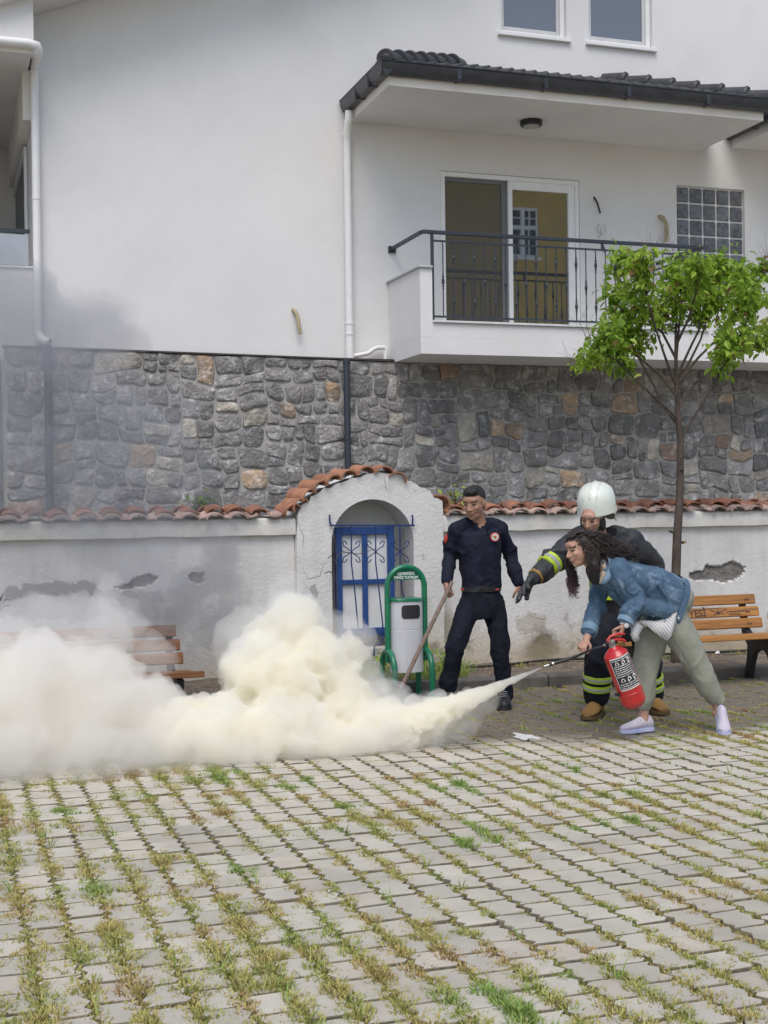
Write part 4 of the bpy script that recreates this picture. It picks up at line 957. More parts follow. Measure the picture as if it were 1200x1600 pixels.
part('wall_plate', MB().bx(5.0, 5.09, YF-.03, YF-.002, zr-.05, zr+.03, 0, .004), M_iron, balc)
part('top_bar', MB().bx(xs_+.02, xr_, yr-.01, yr+.01, 4.47, 4.49), M_iron, balc)
part('bottom_bar', MB().bx(xs_+.02, xr_, yr-.01, yr+.01, 3.64, 3.66), M_iron, balc)
part('post', MB().bx(xs_-.0, xs_+.03, yr-.015, yr+.015, 3.60, zr-.023), M_iron, balc); part('post', MB().bx(xr_-.02, xr_+.01, yr-.015, yr+.015, 3.60, zr-.023), M_iron, balc)
for xx in (gy(943, 385, YBf).x,): part('stub', MB().bx(xx-.012, xx+.012, yr-.01, yr+.01, 4.491, zr-.022), M_iron, balc)
def baluster(kind):
    mb = MB().tube([(0, 0, 3.661), (0, 0, 4.469)], .0075, 6)
    for zc in ((4.30, 3.82) if kind else (4.04,)):
        for dz, r_, h_ in ((0, .019, .045), (.052, .014, .018), (-.052, .014, .018), (.08, .012, .010), (-.08, .012, .010)): mb.ell((0, 0, zc+dz), (r_, r_, h_), None, 8)
    me = mesh_from('baluster', mb.v, mb.f, None, [M_iron], off=(0, 0, 4)); return autosmooth(me, 60)
Bm = [baluster(0), baluster(1)]
n_b = 25; x0b = gy(694, 440, YBf).x; pb_ = (gy(933, 440, YBf).x-x0b)/15
k_ = 0
while x0b+k_*pb_ < xr_-.05:
    inst('baluster', Bm[k_ % 2], balc, (x0b+k_*pb_, yr, 4)); k_ += 1
# side return of the railing to the wall
part('top_bar', MB().bx(xr_-.01, xr_+.01, yr+.02, YF-.002, 4.47, 4.49), M_iron, balc); part('handrail', MB().bx(xr_+.03, xr_+.07, yr+.024, YF-.002, zr-.021, zr+.017), M_iron, balc)
# ---- things on the facade
mb = MB(); lp_ = gz(830, 189, 6.019); 
lamp = thing('ceiling_lamp', 'round black-rimmed bulkhead lamp under the canopy soffit', 'ceiling lamp', (lp_.x, lp_.y, 6.02))
part('rim', MB().lathe((lp_.x, lp_.y, 6.019), [(.13, 0), (.13, -.05), (.115, -.062), (.095, -.062), (.095, -.045)], 28), M_black, lamp, 40)
part('diffuser', MB().lathe((lp_.x, lp_.y, 6.0), [(.094, -.01), (.09, -.045), (.06, -.058), (.001, -.062)], 24), flat('opal_plastic', (.42, .40, .38), .4), lamp, 60)
M_cond = mat('conduit_yellow', (0.42, 0.36, 0.22), .6, scale=20)
def conduit(pts, r_, lab, m_=M_cond, ys=None):
    P = [gy(a, b_, YF-.01-(ys[i] if ys else .03*i)) for i, (a, b_) in enumerate(pts)]
    tag(part('cable_conduit', MB().tube(P, r_, 8), m_, None, 60), lab, 'conduit', 'cable ends sticking out of the house wall')
conduit([(457, 484), (461, 486), (465, 495), (467, 508), (469, 522)], .022, 'pale curved conduit stub poking from the blank wall left of the downpipe', ys=[-.02, .04, .06, .07, .07])
conduit([(1029, 338), (1036, 340), (1041, 350), (1042, 365), (1040, 378)], .026, 'pale yellow conduit curling down beside the glass block window', ys=[-.02, .05, .07, .06, .05])
conduit([(928, 308), (933, 316), (938, 333)], .012, 'short black cable end right of the sliding door, upper one', M_black, ys=[-.01, .04, .04])
conduit([(938, 349), (933, 354), (934, 362), (940, 366), (946, 360), (945, 351), (939, 354), (938, 368), (934, 372)], .004, 'thin looped grey wire on the wall right of the sliding door', flat('wire_grey', (.35, .33, .3), .6), ys=[.0, .02, .03, .03, .03, .03, .03, .02, .0])
conduit([(941, 380), (944, 388), (945, 394)], .008, 'short dark cable end right of the sliding door, lower one', M_black, ys=[-.01, .03, .03])
# dark neighbour wall at the extreme left of the stone wall
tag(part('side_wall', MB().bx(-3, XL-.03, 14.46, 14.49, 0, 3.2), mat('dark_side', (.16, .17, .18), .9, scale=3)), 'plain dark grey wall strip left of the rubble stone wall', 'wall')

# ================================================================== YELLOW HOUSE BEHIND THE CAMERA (seen in the door glass)
YH = -8.0; YV = 2*(YF+.034)-YH
M_yel = mat('yellow_render', (0.66, 0.47, 0.13), .9, col2=(0.50, 0.36, 0.12), scale=1.1, bump=.4, detail=9, third=((0.42, 0.36, 0.22), 1.6, .55, .68, .7))
yh = thing('yellow_house', 'weathered yellow house with a white sash window, mirrored in the balcony door', 'house', (12, YH, 0))
a = gy(797, 322, YV); b_ = gy(843, 403, YV)
wx0, wx1, wz0, wz1 = a.x, b_.x, b_.z, a.z
mb = MB(); ye_ = gy(889, 330, YV).x
yl_ = gy(686, 400, YV).x; mb.bx(yl_, ye_+.0, YH-6, YH-.25, 0, 12.2); wall_holes(mb, yl_, ye_, 0, 12.2, YH, [(wx0, wx1, wz0, wz1)], -.2)
mb.quad((ye_, YH, 0), (ye_, YH-.25, 0), (ye_, YH-.25, 12.2), (ye_, YH, 12.2))
part('wall', mb, M_yel, yh)
part('roof', MB().bx(yl_-.5, ye_+.5, YH-6.5, YH+.6, 12.201, 12.45), M_terra, yh)
wn = part('window', MB().bx(wx0+.002, wx1-.002, YH-.12, YH-.10, wz0, wz1), flat('dark_room'if False else 'dark_panes', (.02, .022, .025), .1), yh)
def zz(t_): return wz0+(wz1-wz0)*t_
f = MB(); W_ = wx1-wx0
for (t0, t1) in ((0, .06), (.56, .64), (.94, 1)): f.bx(wx0+.0, wx1, YH-.1, YH-.05, zz(t0), zz(t1))
for (t0, t1) in ((0, .09), (.33, .48), (.91, 1)): f.bx(wx0+W_*t0, wx0+W_*t1, YH-.105, YH-.045, wz0, wz1)
f.bx(wx0+W_*.68, wx0+W_*.72, YH-.1, YH-.06, wz0, wz1); f.bx(wx0, wx1, YH-.1, YH-.07, zz(.78), zz(.80))
part('frame', f, M_trim, wn)
part('sill', MB().bx(wx0-.08, wx1+.08, YH+.002, YH+.12, wz0-.08, wz0-.002), M_trim, wn)
# ================================================================== LITTER BIN
M_green = mat('green_enamel', (0.012, 0.20, 0.095), .32, col2=(0.010, 0.15, 0.075), scale=8, coat=.3)
M_binw = mat('white_enamel', (0.66, 0.67, 0.70), .35, col2=(0.58, 0.59, 0.62), scale=5, coat=.2)
YBIN = 10.12
bl, br_ = gy(605.5, 960, YBIN).x, gy(663.5, 960, YBIN).x; bc = (bl+br_)/2; hw = (br_-bl)/2
zt_ = gy(632, 882, YBIN).z-.02; zs_ = zt_-hw
bn = thing('litter_bin', 'white litter bin hung in a green arched tube frame in front of the gate', 'litter bin', (bc, YBIN, 0))
def along(px0, n=1): pass
P = [(bl, YBIN, .31)]+[(bl, YBIN, z) for z in (.5, .8)]+arc((bc, YBIN, zs_), hw, PI, 0, 19)+[(br_, YBIN, z) for z in (.8, .5)]+[(br_, YBIN, .31)]
part('frame_tube', MB().tube(P, .024, 14), M_green, bn, 60)
zpl = gy(632, 906, YBIN).z
pp = [(bl+.01, YBIN, zpl)]+arc((bc, YBIN, zs_), hw-.01, PI, 0, 21)+[(br_-.01, YBIN, zpl)]
part('name_plate', MB().prism([(x_, YBIN-.004, max(z_, zpl)) for x_, y_, z_ in pp], (0, 0, 0), (0, .006, 0)), M_green, bn)
for X in (bl, br_):
    hr = .165; ztop_ = .40
    pts = [(X, YBIN-hr, -.01), (X, YBIN-hr, ztop_-hr)]+arc((X, YBIN, ztop_-hr), hr, PI, 0, 15, (0, 1, 0), (0, 0, 1))[1:-1]+[(X, YBIN+hr, ztop_-hr), (X, YBIN+hr, -.01)]
    pts = [(p[0], p[1], p[2]) for p in pts]
    part('foot_hoop', MB().tube(pts, .024, 14), M_green, bn, 60)
# body: oval drum
zb0, zb1 = gy(632, 1049, YBIN).z, gy(632, 938, YBIN).z; rx, ry = (gy(659, 990, YBIN).x-gy(610.5, 990, YBIN).x)/2, .10; bcx = (gy(659, 990, YBIN).x+gy(610.5, 990, YBIN).x)/2
def oval(z, s=1.0, n=32): return [Vector((bcx+rx*s*math.copysign(abs(math.cos(t_))**.75, math.cos(t_)), YBIN+.0+ry*s*math.copysign(abs(math.sin(t_))**.75, math.sin(t_)), z)) for t_ in [2*PI*k_/n for k_ in range(n)]]
zsm = gy(632, 983, YBIN).z
bd = part('bin_body', MB().loft([oval(zb0+.01, .97), oval(zb0), oval(zsm-.004), oval(zsm-.002, .985), oval(zsm+.002, .985), oval(zsm+.004), oval(zb1)]), M_binw, bn, 30)
part('rim', MB().loft([oval(zb1-.004, 1.06), oval(zb1+.012, 1.06), oval(zb1+.020, 1.02)]), M_green, bn, 30)
s0, s1 = gy(627.5, 946, YBIN-ry), gy(657, 966, YBIN-ry)
sc_, sw_, sh_ = ((s0.x+s1.x)/2, (s0.z+s1.z)/2), (s1.x-s0.x)/2, (s0.z-s1.z)/2
slot = []
for (sx, sz) in ((1, 1), (-1, 1), (-1, -1), (1, -1)):
    for k_ in range(5):
        t_ = (k_*PI/8) if sx*sz > 0 else PI/2-k_*PI/8
        slot.append((sc_[0]+sx*(sw_-.018+.018*math.cos(t_)), sc_[1]+sz*(sh_-.018+.018*math.sin(t_))))
def yoval(x): c_ = min(1, abs((x-bcx)/rx)); return YBIN-ry*(max(0, 1-c_**(2/.75)))**.375
slo = MB(); xs9 = np.linspace(sc_[0]-sw_, sc_[0]+sw_, 12)
def hz_(x_):
    e_ = max(0, abs(x_-sc_[0])-(sw_-.02)); return sh_-.02+math.sqrt(max(0, .02**2-e_**2))
slo.loft([[Vector((x_, yoval(x_)-.004, sc_[1]-hz_(x_))) for x_ in xs9], [Vector((x_, yoval(x_)-.004, sc_[1]+hz_(x_))) for x_ in xs9]], cap=False, closed=False)
part('opening', slo, flat('bin_hole', (.035, .035, .04), .4), bn)
for sx, X in ((1, bl+.024), (-1, br_-.024)):
    part('pivot', MB().tube([(X-.012*sx, YBIN, zb1-.05), (X+.016*sx, YBIN, zb1-.05)], .014, 10), M_green, bn, 60)
M_letter = flat('white_lettering', (.85, .86, .85), .5)
q0 = gy(634, 896.5, YBIN-.01); q1 = gy(634, 902.5, YBIN-.01)
text('lettering', 'ÇEVREMİZİ', .029, M_letter, bn, (bc, YBIN-.006, q0.z), (1, 0, 0), (0, 0, 1), .0010)
text('lettering', 'TEMİZ TUTALIM', .029, M_letter, bn, (bc, YBIN-.006, q1.z), (1, 0, 0), (0, 0, 1), .0010)

# ================================================================== BENCHES
M_slat = mat('varnished_slat', (0.50, 0.235, 0.06), .5, col2=(0.30, 0.13, 0.035), scale=7, bump=.3, bscale=30, stretch=(.35, 6, 6), orand=.12, third=((0.07, 0.045, 0.03), 2.6, .56, .66, .85))
M_slat2 = mat('red_slat', (0.36, 0.15, 0.055), .55, col2=(0.20, 0.085, 0.035), scale=7, bump=.3, stretch=(.35, 6, 6), orand=.12, third=((0.07, 0.045, 0.03), 2.6, .6, .7, .6))
M_cast = flat('cast_iron', (0.018, 0.019, 0.022), .45)
def bench(xl, xr, y0, lab, legs, msl, dz=0.0):
    """y0 = front edge of the seat; sizes follow the photo"""
    b = thing('park_bench', lab, 'bench', ((xl+xr)/2, y0+.25, .0), 'wooden benches along the wall')
    zst = gy(1150, 994, YB0).z+dz
    def slat(name, c, d, R, l=None): return part(name, MB().box(c, d, R, 0, .006), msl, b, loc=c, label=l)
    L_ = xr-xl; cx = (xl+xr)/2
    for k_ in range(3):
        slat('seat_slat', (cx+(.03 if k_ == 0 else 0), y0+.055+k_*.125, zst-.022-k_*.010), (L_+(.10 if k_ == 0 else .05), .112, .045), Matrix.Rotation(-.09, 3, 'X'))
    tilt = math.radians(-14)
    zz_ = [gy(1130, v_, YB0+.47).z+dz for v_ in (938, 957, 975)]; xs = [-.045, -.02, 0]
    for k_ in range(3):
        yy = y0+.46+.022*(2-k_)
        slat('back_slat', (cx, yy, zz_[k_]), (L_+xs[k_]*2, .036, .088), Matrix.Rotation(tilt, 3, 'X'))
    for X in legs:
        # side casting: front leg, back leg and backrest support with an arch between
        prof = [(.02, .0), (.075, .0), (.10, .10), (.14, .185), (.20, .225), (.27, .225), (.33, .185), (.37, .10), (.40, .0), (.47, .0), (.43, .14), (.42, .24), (.44, .36), (.50, .64), (.465, .645), (.40, .40), (.38, .305), (.04, .305), (.045, .2)]
        prof = [(-.01+y_*1.06+(.062 if z_ > .32 else 0), max(-.005, z_*(zst-.055)/.305) if z_ < .31 else z_/.645*(zz_[0]+.03)) for y_, z_ in prof]
        part('leg_casting', MB().prism([(X-.025, y0+y_, z_) for y_, z_ in prof], (0, 0, 0), (.05, 0, 0)), M_cast, b)
        for k_ in range(3):
            for dx in (-.012, .014): part('bolt', MB().ell((X+dx, y0+.440+.022*(2-k_)-.010, zz_[k_]), (.007, .006, .007), None, 8), M_cast, b, True)
    return b
YB0 = 9.62
xr1 = gy(1189, 975, YB0+.47).x
xl1 = xr1-1.62
rb = bench(xl1, xr1, YB0, 'weathered orange slatted bench on black iron legs behind the woman at the right', (gy(1166, 950, YB0+.48).x, xl1+.12), M_slat)
# lettering printed on the middle back slat
M_ink = flat('dark_print', (.05, .035, .03), .7)
ty = Vector((0, math.sin(math.radians(14)), math.cos(math.radians(14)))); yls = YB0+.482-.0195; zls = gy(1130, 957, YB0+.47).z
xt = gy(1103.5, 957, yls).x; tilt_ = math.radians(-14)
text('lettering', 'BELEDİYESİ', .088, M_ink, rb, (xt, yls, zls), (1, 0, 0), ty, .0015, align='RIGHT')
def mk(mb, x_, u_, w_, h_, a_=0): mb.box((x_, yls+u_*.25, zls+u_), (w_, .0016, h_), Matrix.Rotation(tilt_, 3, 'X') @ Matrix.Rotation(a_, 3, 'Y'))
ex = gy(1122, 957, yls).x; em = MB()
for a0, l_ in ((.3, .10), (2.8, .085), (1.5, .03), (-.2, .06), (3.5, .05)): mk(em, ex+math.cos(a0)*l_/2, math.sin(a0)*l_/2, l_, .007, -a0)
mk(em, ex, -.002, .028, .022); part('emblem', em, M_ink, rb)
em = MB(); r_ = random.Random(3)
for k_ in range(16): mk(em, gy(1136+k_*2.2, 957, yls).x, .006+r_.uniform(-.003, .003), .012, .008)
for k_ in range(8): mk(em, gy(1140+k_*2.2, 957, yls).x, -.018+r_.uniform(-.003, .003), .013, .008)
part('emblem', em, M_ink, rb)
xr2 = gy(285, 985, YB0+.47).x
bench(xr2-1.9, xr2, YB0, 'reddish slatted bench half hidden by the powder cloud at the left', (gy(266, 975, YB0+.47).x, gy(97, 975, YB0+.47).x-.0), M_slat2, dz=-.06)

# ================================================================== TREE
M_bark = mat('bark', (0.115, 0.088, 0.070), .9, col2=(0.065, 0.05, 0.042), scale=14, bump=1, bscale=60, stretch=(1, 1, .35), bdist=.02)
M_leaf = grass_mat('leaf', [(0.0, (0.105, 0.20, 0.025)), (0.45, (0.235, 0.39, 0.045)), (0.8, (0.42, 0.58, 0.075)), (0.94, (0.46, 0.58, 0.10)), (1.0, (0.26, 0.16, 0.07))])
bs = M_leaf.node_tree.nodes['Principled BSDF']; bs.inputs['Roughness'].default_value = .42
N_ = M_leaf.node_tree; tr = N_.nodes.new('ShaderNodeBsdfTranslucent'); ms = N_.nodes.new('ShaderNodeMixShader'); ms.inputs[0].default_value = .5
N_.links.new(bs.inputs['Base Color'].links[0].from_socket, tr.inputs[0]); N_.links.new(bs.outputs[0], ms.inputs[1]); N_.links.new(tr.outputs[0], ms.inputs[2]); N_.links.new(ms.outputs[0], N_.nodes['Material Output'].inputs[0])
YT = 10.75
def T(a, b_, dy=0): return gy(a, b_, YT+dy)
tree = thing('young_tree', 'slim young tree with bright green crown growing in front of the balcony', 'tree', (T(1056, 1040).x, YT, .08))
tr_pts = [(1056, 1050), (1056, 985), (1056, 900), (1058, 840), (1062, 780), (1063, 720), (1063, 690), (1060, 650), (1057, 610), (1056, 560), (1056, 515), (1060, 470)]
rr_ = [.050, .046, .043, .041, .036, .034, .032, .028, .021, .016, .012, .008]
mb = MB(); mb.tube([T(a, b_) for a, b_ in tr_pts], rr_, 12)
for a, b_ in ((1052, 832), (1066, 848), (1063, 735)): mb.tube([T(a, b_, -.02), T(a+(5 if a > 1060 else -5), b_-2, -.06)], [.014, .013], 8)
part('trunk', mb, M_bark, tree, 60)
part('cut_stub', MB().tube([T(1069, 846, -.05), T(1071, 846, -.062)], [.014, .012], 8), flat('cut_wood', (.5, .33, .15), .8), tree)
limbs = MB(); tips = []
rt = random.Random(11)
def limb(P, r0, lvl):
    r_ = [r0*(1-.78*i/(len(P)-1)) for i in range(len(P))]; limbs.tube(P, r_, 6 if lvl else 8)
    for i in range(1, len(P)):
        if lvl < 2:
            for _ in range(rt.choice([2, 3]) if lvl == 0 else 2):
                d = (P[i]-P[i-1]).normalized(); s_ = Vector((rt.uniform(-1, 1), rt.uniform(-1, 1), rt.uniform(-.05, .9))); d2 = (d*.7+s_*.8).normalized()
                st_ = P[i-1].lerp(P[i], rt.random()); ln = rt.uniform(.16, .34)*(1 if lvl == 0 else .7)
                if lvl == 0 and i < len(P)*.35: continue
                Q_ = [st_]; dd = d2
                for _k in range(3): dd = (dd+Vector((rt.uniform(-.2, .2), rt.uniform(-.2, .2), .10))).normalized(); Q_.append(Q_[-1]+dd*ln/3)
                limb(Q_, r_[i]*.55+.001, lvl+1)
        if lvl >= 1 or i > len(P)*.45: tips.append((P[i], (P[i]-P[i-1]).normalized()))
main = [([(1062, 690), (1085, 650), (1110, 610), (1135, 565), (1158, 520), (1175, 485)], -.25), ([(1060, 655), (1035, 632), (1000, 600), (965, 565), (935, 548), (920, 538)], -.15),
        ([(1060, 665), (1040, 640), (1015, 590), (990, 545), (975, 500), (965, 470)], .3), ([(1057, 612), (1075, 570), (1095, 530), (1110, 480), (1120, 440), (1125, 415)], .2),
        ([(1057, 605), (1040, 560), (1025, 515), (1012, 470), (1005, 430), (1003, 405)], -.3), ([(1056, 570), (1060, 520), (1065, 470), (1060, 430), (1055, 405)], .0),
        ([(1060, 640), (1085, 600), (1120, 570), (1155, 555), (1185, 545), (1205, 530)], .35), ([(1058, 620), (1030, 585), (1000, 560), (970, 540), (945, 560), (925, 575)], .25), ([(1058, 600), (1090, 560), (1130, 520), (1165, 470), (1190, 430), (1205, 420)], -.05),
        ([(1056, 560), (1035, 520), (1000, 490), (970, 440), (955, 410)], .1), ([(1057, 590), (1080, 540), (1100, 500), (1140, 460), (1160, 420)], .35), ([(1056, 540), (1075, 500), (1090, 450), (1085, 410)], -.35)]
for pts, dy in main:
    n = len(pts); limb([T(a, b_, dy*i/(n-1)*1.5) for i, (a, b_) in enumerate(pts)], .014, 0)
part('branches', limbs, M_bark, tree, 60)
def leaves(tips, name, n_per, size, seed, par, tint=.5):
    R = random.Random(seed); V = []; Fs = []; Tn = []
    for (p, d) in tips:
        for _ in range(n_per):
            c = Vector(p)+Vector((R.gauss(0, .05), R.gauss(0, .05), R.gauss(0, .04)))
            L_ = size*R.uniform(.45, 1.3); ax = Vector((R.uniform(-1, 1), R.uniform(-1, 1), R.uniform(-1.0, .15))).normalized(); up = Vector((R.uniform(-.7, .7), R.uniform(-.7, .7), 1))
            sd_ = ax.cross(up).normalized(); nn = sd_.cross(ax).normalized(); W_ = L_*.27; o_ = len(V)
            V += [c, c+ax*L_*.3+sd_*W_+nn*.12*L_, c+ax*L_*.68+sd_*W_*.8+nn*.08*L_, c+ax*L_-nn*.12*L_, c+ax*L_*.68-sd_*W_*.8+nn*.08*L_, c+ax*L_*.3-sd_*W_+nn*.12*L_, c+ax*L_*.5]
            Fs += [(o_, o_+1, o_+6), (o_+1, o_+2, o_+6), (o_+2, o_+3, o_+6), (o_+3, o_+4, o_+6), (o_+4, o_+5, o_+6), (o_+5, o_, o_+6)]
            tv = tint+.30*noise.noise(c*2.2)+R.gauss(0, .16)
            if R.random() < .02: tv = 1.0
            Tn += [min(1, max(0, tv))]*7
    pb = base_of(par); me = bpy.data.meshes.new(name); me.from_pydata([tuple(Vector(v)-pb) for v in V], [], Fs)
    at = me.attributes.new('tint', 'FLOAT', 'POINT'); at.data.foreach_set('value', Tn); me.materials.append(M_leaf)
    o = bpy.data.objects.new(name, me); C.objects.link(o); o.parent = par; return o
keep = []
for p, d in tips:
    px, py, _ = proj(p)
    px += 26*noise.noise(p*4.2); py += 26*noise.noise(p*4.2+Vector((9, 0, 0)))
    if inside([(912, 545), (945, 505), (952, 405), (1005, 392), (1080, 402), (1130, 398), (1200, 412), (1290, 430), (1290, 640), (1190, 622), (1110, 608), (1060, 592), (1010, 606), (950, 592), (908, 562)], px, py): keep.append((p, d))
leaves(keep, 'crown', 4, .082, 4, tree, .6)
print('tips', len(keep))
# leafy weed behind the coping by the gate, bush on stones
wd2 = thing('leafy_weed', 'bright green leafy weed sprouting from the coping right of the gate', 'plant', gy(712, 792, YW+.15))
q = gy(712, 790, YW+.12); tp = []
for k_ in range(9):
    e_ = gy(rnd.uniform(700, 722), rnd.uniform(766, 785), YW+rnd.uniform(.05, .2)); tp.append((e_, Vector((0, 0, 1)))); part('stem', MB().tube([q, q.lerp(e_, .5)+Vector((0, 0, .02)), e_], .003, 5), M_bark, wd2)
leaves(tp, 'leaf_cluster', 7, .055, 9, wd2, .75)['kind'] = 'stuff'
wd3 = thing('wall_weed', 'dull green weed hanging on the stone wall left of the gate', 'plant', gy(310, 790, YS-.1))
q = gy(310, 800, YS-.08); tp = []
for k_ in range(10):
    e_ = gy(rnd.uniform(288, 335), rnd.uniform(768, 796), YS-.1); tp.append((e_, Vector((0, 0, 1)))); part('stem', MB().tube([q, e_], .004, 5), M_bark, wd3)
leaves(tp, 'leaf_cluster', 6, .06, 12, wd3, .25)['kind'] = 'stuff'
# leafy sprigs at the gate foot
wd4 = thing('foot_weed', 'clump of leafy green weeds at the foot of the gate niche behind the bin', 'plant', gy(590, 1050, 11.0))
tp = [(Vector((rnd.uniform(3.3, 4.35), rnd.uniform(10.75, 11.1), rnd.uniform(.12, .30))), Vector((0, 0, 1))) for _ in range(60)]
for p_, d_ in tp[:30]: part('stem', MB().tube([(p_.x+.02, p_.y, .08), p_], .003, 4), M_bark, wd4)
leaves(tp, 'leaf_cluster', 5, .06, 13, wd4, .5)['kind'] = 'stuff'
# ================================================================== PEOPLE
M_skin = mat('skin', (0.50, 0.29, 0.21), .55, col2=(0.42, 0.23, 0.165), scale=25, bump=.1, bscale=200)
M_skin2 = mat('skin_tan', (0.44, 0.25, 0.175), .55, col2=(0.36, 0.19, 0.13), scale=25, bump=.1, bscale=200)
M_lip = flat('lips', (0.38, 0.16, 0.13), .5); M_eye = flat('eye_dark', (0.03, 0.022, 0.02), .3); M_brow = flat('brow_hair', (0.03, 0.022, 0.018), .8); M_white = flat('teeth_white', (.75, .72, .68), .4)
M_hair = mat('black_hair', (0.018, 0.015, 0.014), .5, scale=60, var=.3, bump=.6, bscale=180)
def V3(*a): return Vector(a)
def capsule(mb, P, R_, n=14):
    """limb through points with radii, rounded ends"""
    P = [Vector(p) for p in P]; d0 = (P[1]-P[0]).normalized(); d1 = (P[-1]-P[-2]).normalized()
    Q = []; r = []
    # smooth subdivision
    for i in range(len(P)-1):
        for k in range(4):
            t_ = k/4; p0 = P[max(i-1, 0)]; p1 = P[i]; p2 = P[i+1]; p3 = P[min(i+2, len(P)-1)]
            q = .5*((2*p1)+(p2-p0)*t_+(2*p0-5*p1+4*p2-p3)*t_*t_+(-p0+3*p1-3*p2+p3)*t_**3)
            Q.append(q); r.append(R_[i]+(R_[i+1]-R_[i])*t_)
    Q.append(P[-1]); r.append(R_[-1])
    pre = [(Q[0]-d0*r[0]*.9, r[0]*.35), (Q[0]-d0*r[0]*.55, r[0]*.8)]; post = [(Q[-1]+d1*r[-1]*.55, r[-1]*.8), (Q[-1]+d1*r[-1]*.9, r[-1]*.35)]
    mb.tube([a for a, _ in pre]+Q+[a for a, _ in post], [b for _, b in pre]+r+[b for _, b in post], n)
def trunk_loft(mb, rings, n=20):
    """rings: (centre, half width, half depth, width axis, depth axis)"""
    R_ = []
    for c, a, b, ax, dx in rings:
        c = Vector(c); ax = Vector(ax).normalized(); dx = Vector(dx).normalized()
        R_.append([c+ax*a*math.copysign(abs(math.cos(t_))**.85, math.cos(t_))+dx*b*math.copysign(abs(math.sin(t_))**.9, math.sin(t_)) for t_ in [2*PI*k/n for k in range(n)]])
    mb.loft(R_)
class Head:
    """local frame: x to the head's left, y = face forward, z up; origin in the head centre"""
    def __init__(s, c, fwd, up, size=1.0):
        s.c = Vector(c); s.y = Vector(fwd).normalized(); s.x = s.y.cross(Vector(up)).normalized(); s.z = s.x.cross(s.y).normalized(); s.s = size
        s.R = Matrix((s.x, s.y, s.z)).transposed()
    def w(s, x, y, z): return s.c+s.R @ (Vector((x, y, z))*s.s)
    def l(s, p): return (s.R.transposed() @ (Vector(p)-s.c))/s.s
    def build(s, mb, neck_to, neck_r=.055, fem=False):
        S = s.s; E = lambda c, r: mb.ell(s.w(*c), [q*S for q in r], s.R, 20)
        E((0, -.012, .028), (.076, .094, .088)); E((0, .018, -.015), (.066, .078, .085)); E((0, .040, -.068), (.047 if fem else .052, .046, .040))
        E((0, .062, -.088), (.024, .022, .020)); E((0, .074, .045), (.052, .018, .028))            # chin, forehead
        for sx in (-1, 1):
            E((sx*.036, .066, -.012), (.022, .020, .022)); E((sx*.073, -.005, -.005), (.011, .019, .030))   # cheek, ear
            E((sx*.030, .083, .030), (.022, .009, .008)); E((sx*.012, .092, -.022), (.010, .010, .009))
        mb.tube([s.w(0, .086, .022), s.w(0, .098, 0), s.w(0, .110, -.018), s.w(0, .100, -.028)], [.008*S, .010*S, .013*S, .010*S], 10)
        E((0, .088, -.044), (.024, .011, .007)); E((0, .086, -.056), (.021, .011, .008))
        capsule(mb, [s.w(0, -.01, -.04), s.w(0, -.02, -.09).lerp(Vector(neck_to), .4), neck_to], [neck_r, neck_r*.97, neck_r*1.1])
    def pick(s, p):
        q = s.l(p)
        if q.length > .16 or q.y < .055: return 0
        ax = abs(q.x)
        if .015 < ax < .050 and .030+.004*math.sin(ax*60) < q.z < .042: return 2        # brow
        if .019 < ax < .043 and .008 < q.z < .017: return 3                                # eye line
        if ax < .024 and -.060 < q.z < -.044+ax*.0: return 1
        return 0
def hand(mb, wrist, dirn, palm_n, thumb_side, curl=.5, s_=1.0, spread=.10, grip=False, fat=1.0, curls=None):
    """palm plus five separate fingers. dirn: wrist->knuckles, palm_n: out of the palm, thumb_side: +1/-1 along dirn x palm_n"""
    d = Vector(dirn).normalized(); pn = Vector(palm_n); pn = (pn-d*pn.dot(d)).normalized(); sd_ = d.cross(pn).normalized()*thumb_side; W = Vector(wrist)
    L_ = .088*s_
    R_ = Matrix((sd_, d, pn)).transposed()
    mb.ell(W+d*L_*.55, (.040*s_*fat, L_*.62, .015*s_*fat), R_, 14); mb.ell(W+d*L_*.75, (.041*s_*fat, L_*.30, .013*s_*fat), R_, 12)
    mb.ell(W+d*L_*.35+sd_*.020*s_+pn*.006*s_, (.017*s_*fat, L_*.36, .014*s_), R_, 10)
    fl_ = [.074, .082, .076, .060]; fr = [.0092, .0096, .0090, .0080]
    for i in range(4):
        off = (1.5-i)*.0215*s_; base = W+d*(L_*(.93, .98, .95, .86)[i])+sd_*off; sp = (1.5-i)*spread
        dd = (d+sd_*sp).normalized(); c_ = (curls[i] if curls else curl*(1+.12*i)); P = [base-dd*.015*s_, base]; a_ = 0
        for k, f in enumerate((.46, .31, .25)):
            a_ += c_*(.9, 1.1, .8)[k]; st_ = (dd*math.cos(a_)+pn*math.sin(a_)); P.append(P[-1]+st_*fl_[i]*f*s_)
        mb.tube(P+[P[-1]+(P[-1]-P[-2]).normalized()*.004*s_], [fr[i]*s_*fat*q for q in (1.05, 1.08, 1.0, .92, .8, .4)], 8)
    # thumb from the side of the palm near its base
    tb = W+d*L_*.22+sd_*.026*s_+pn*.004*s_; t1 = (d*.62+sd_*.72+pn*(.25+.3*curl)).normalized(); t2 = (d*.80+sd_*(.25-.5*curl)+pn*(.35+.5*curl)).normalized(); t3 = (d*.85+sd_*(.1-.7*curl)+pn*(.4+.5*curl)).normalized()
    P = [tb-t1*.01*s_, tb, tb+t1*.036*s_, tb+t1*.036*s_+t2*.030*s_, tb+t1*.036*s_+t2*.030*s_+t3*.024*s_]
    mb.tube(P+[P[-1]+t3*.004*s_], [.014*s_*fat, .0135*s_*fat, .0118*s_*fat, .0108*s_*fat, .009*s_*fat, .004*s_], 8)
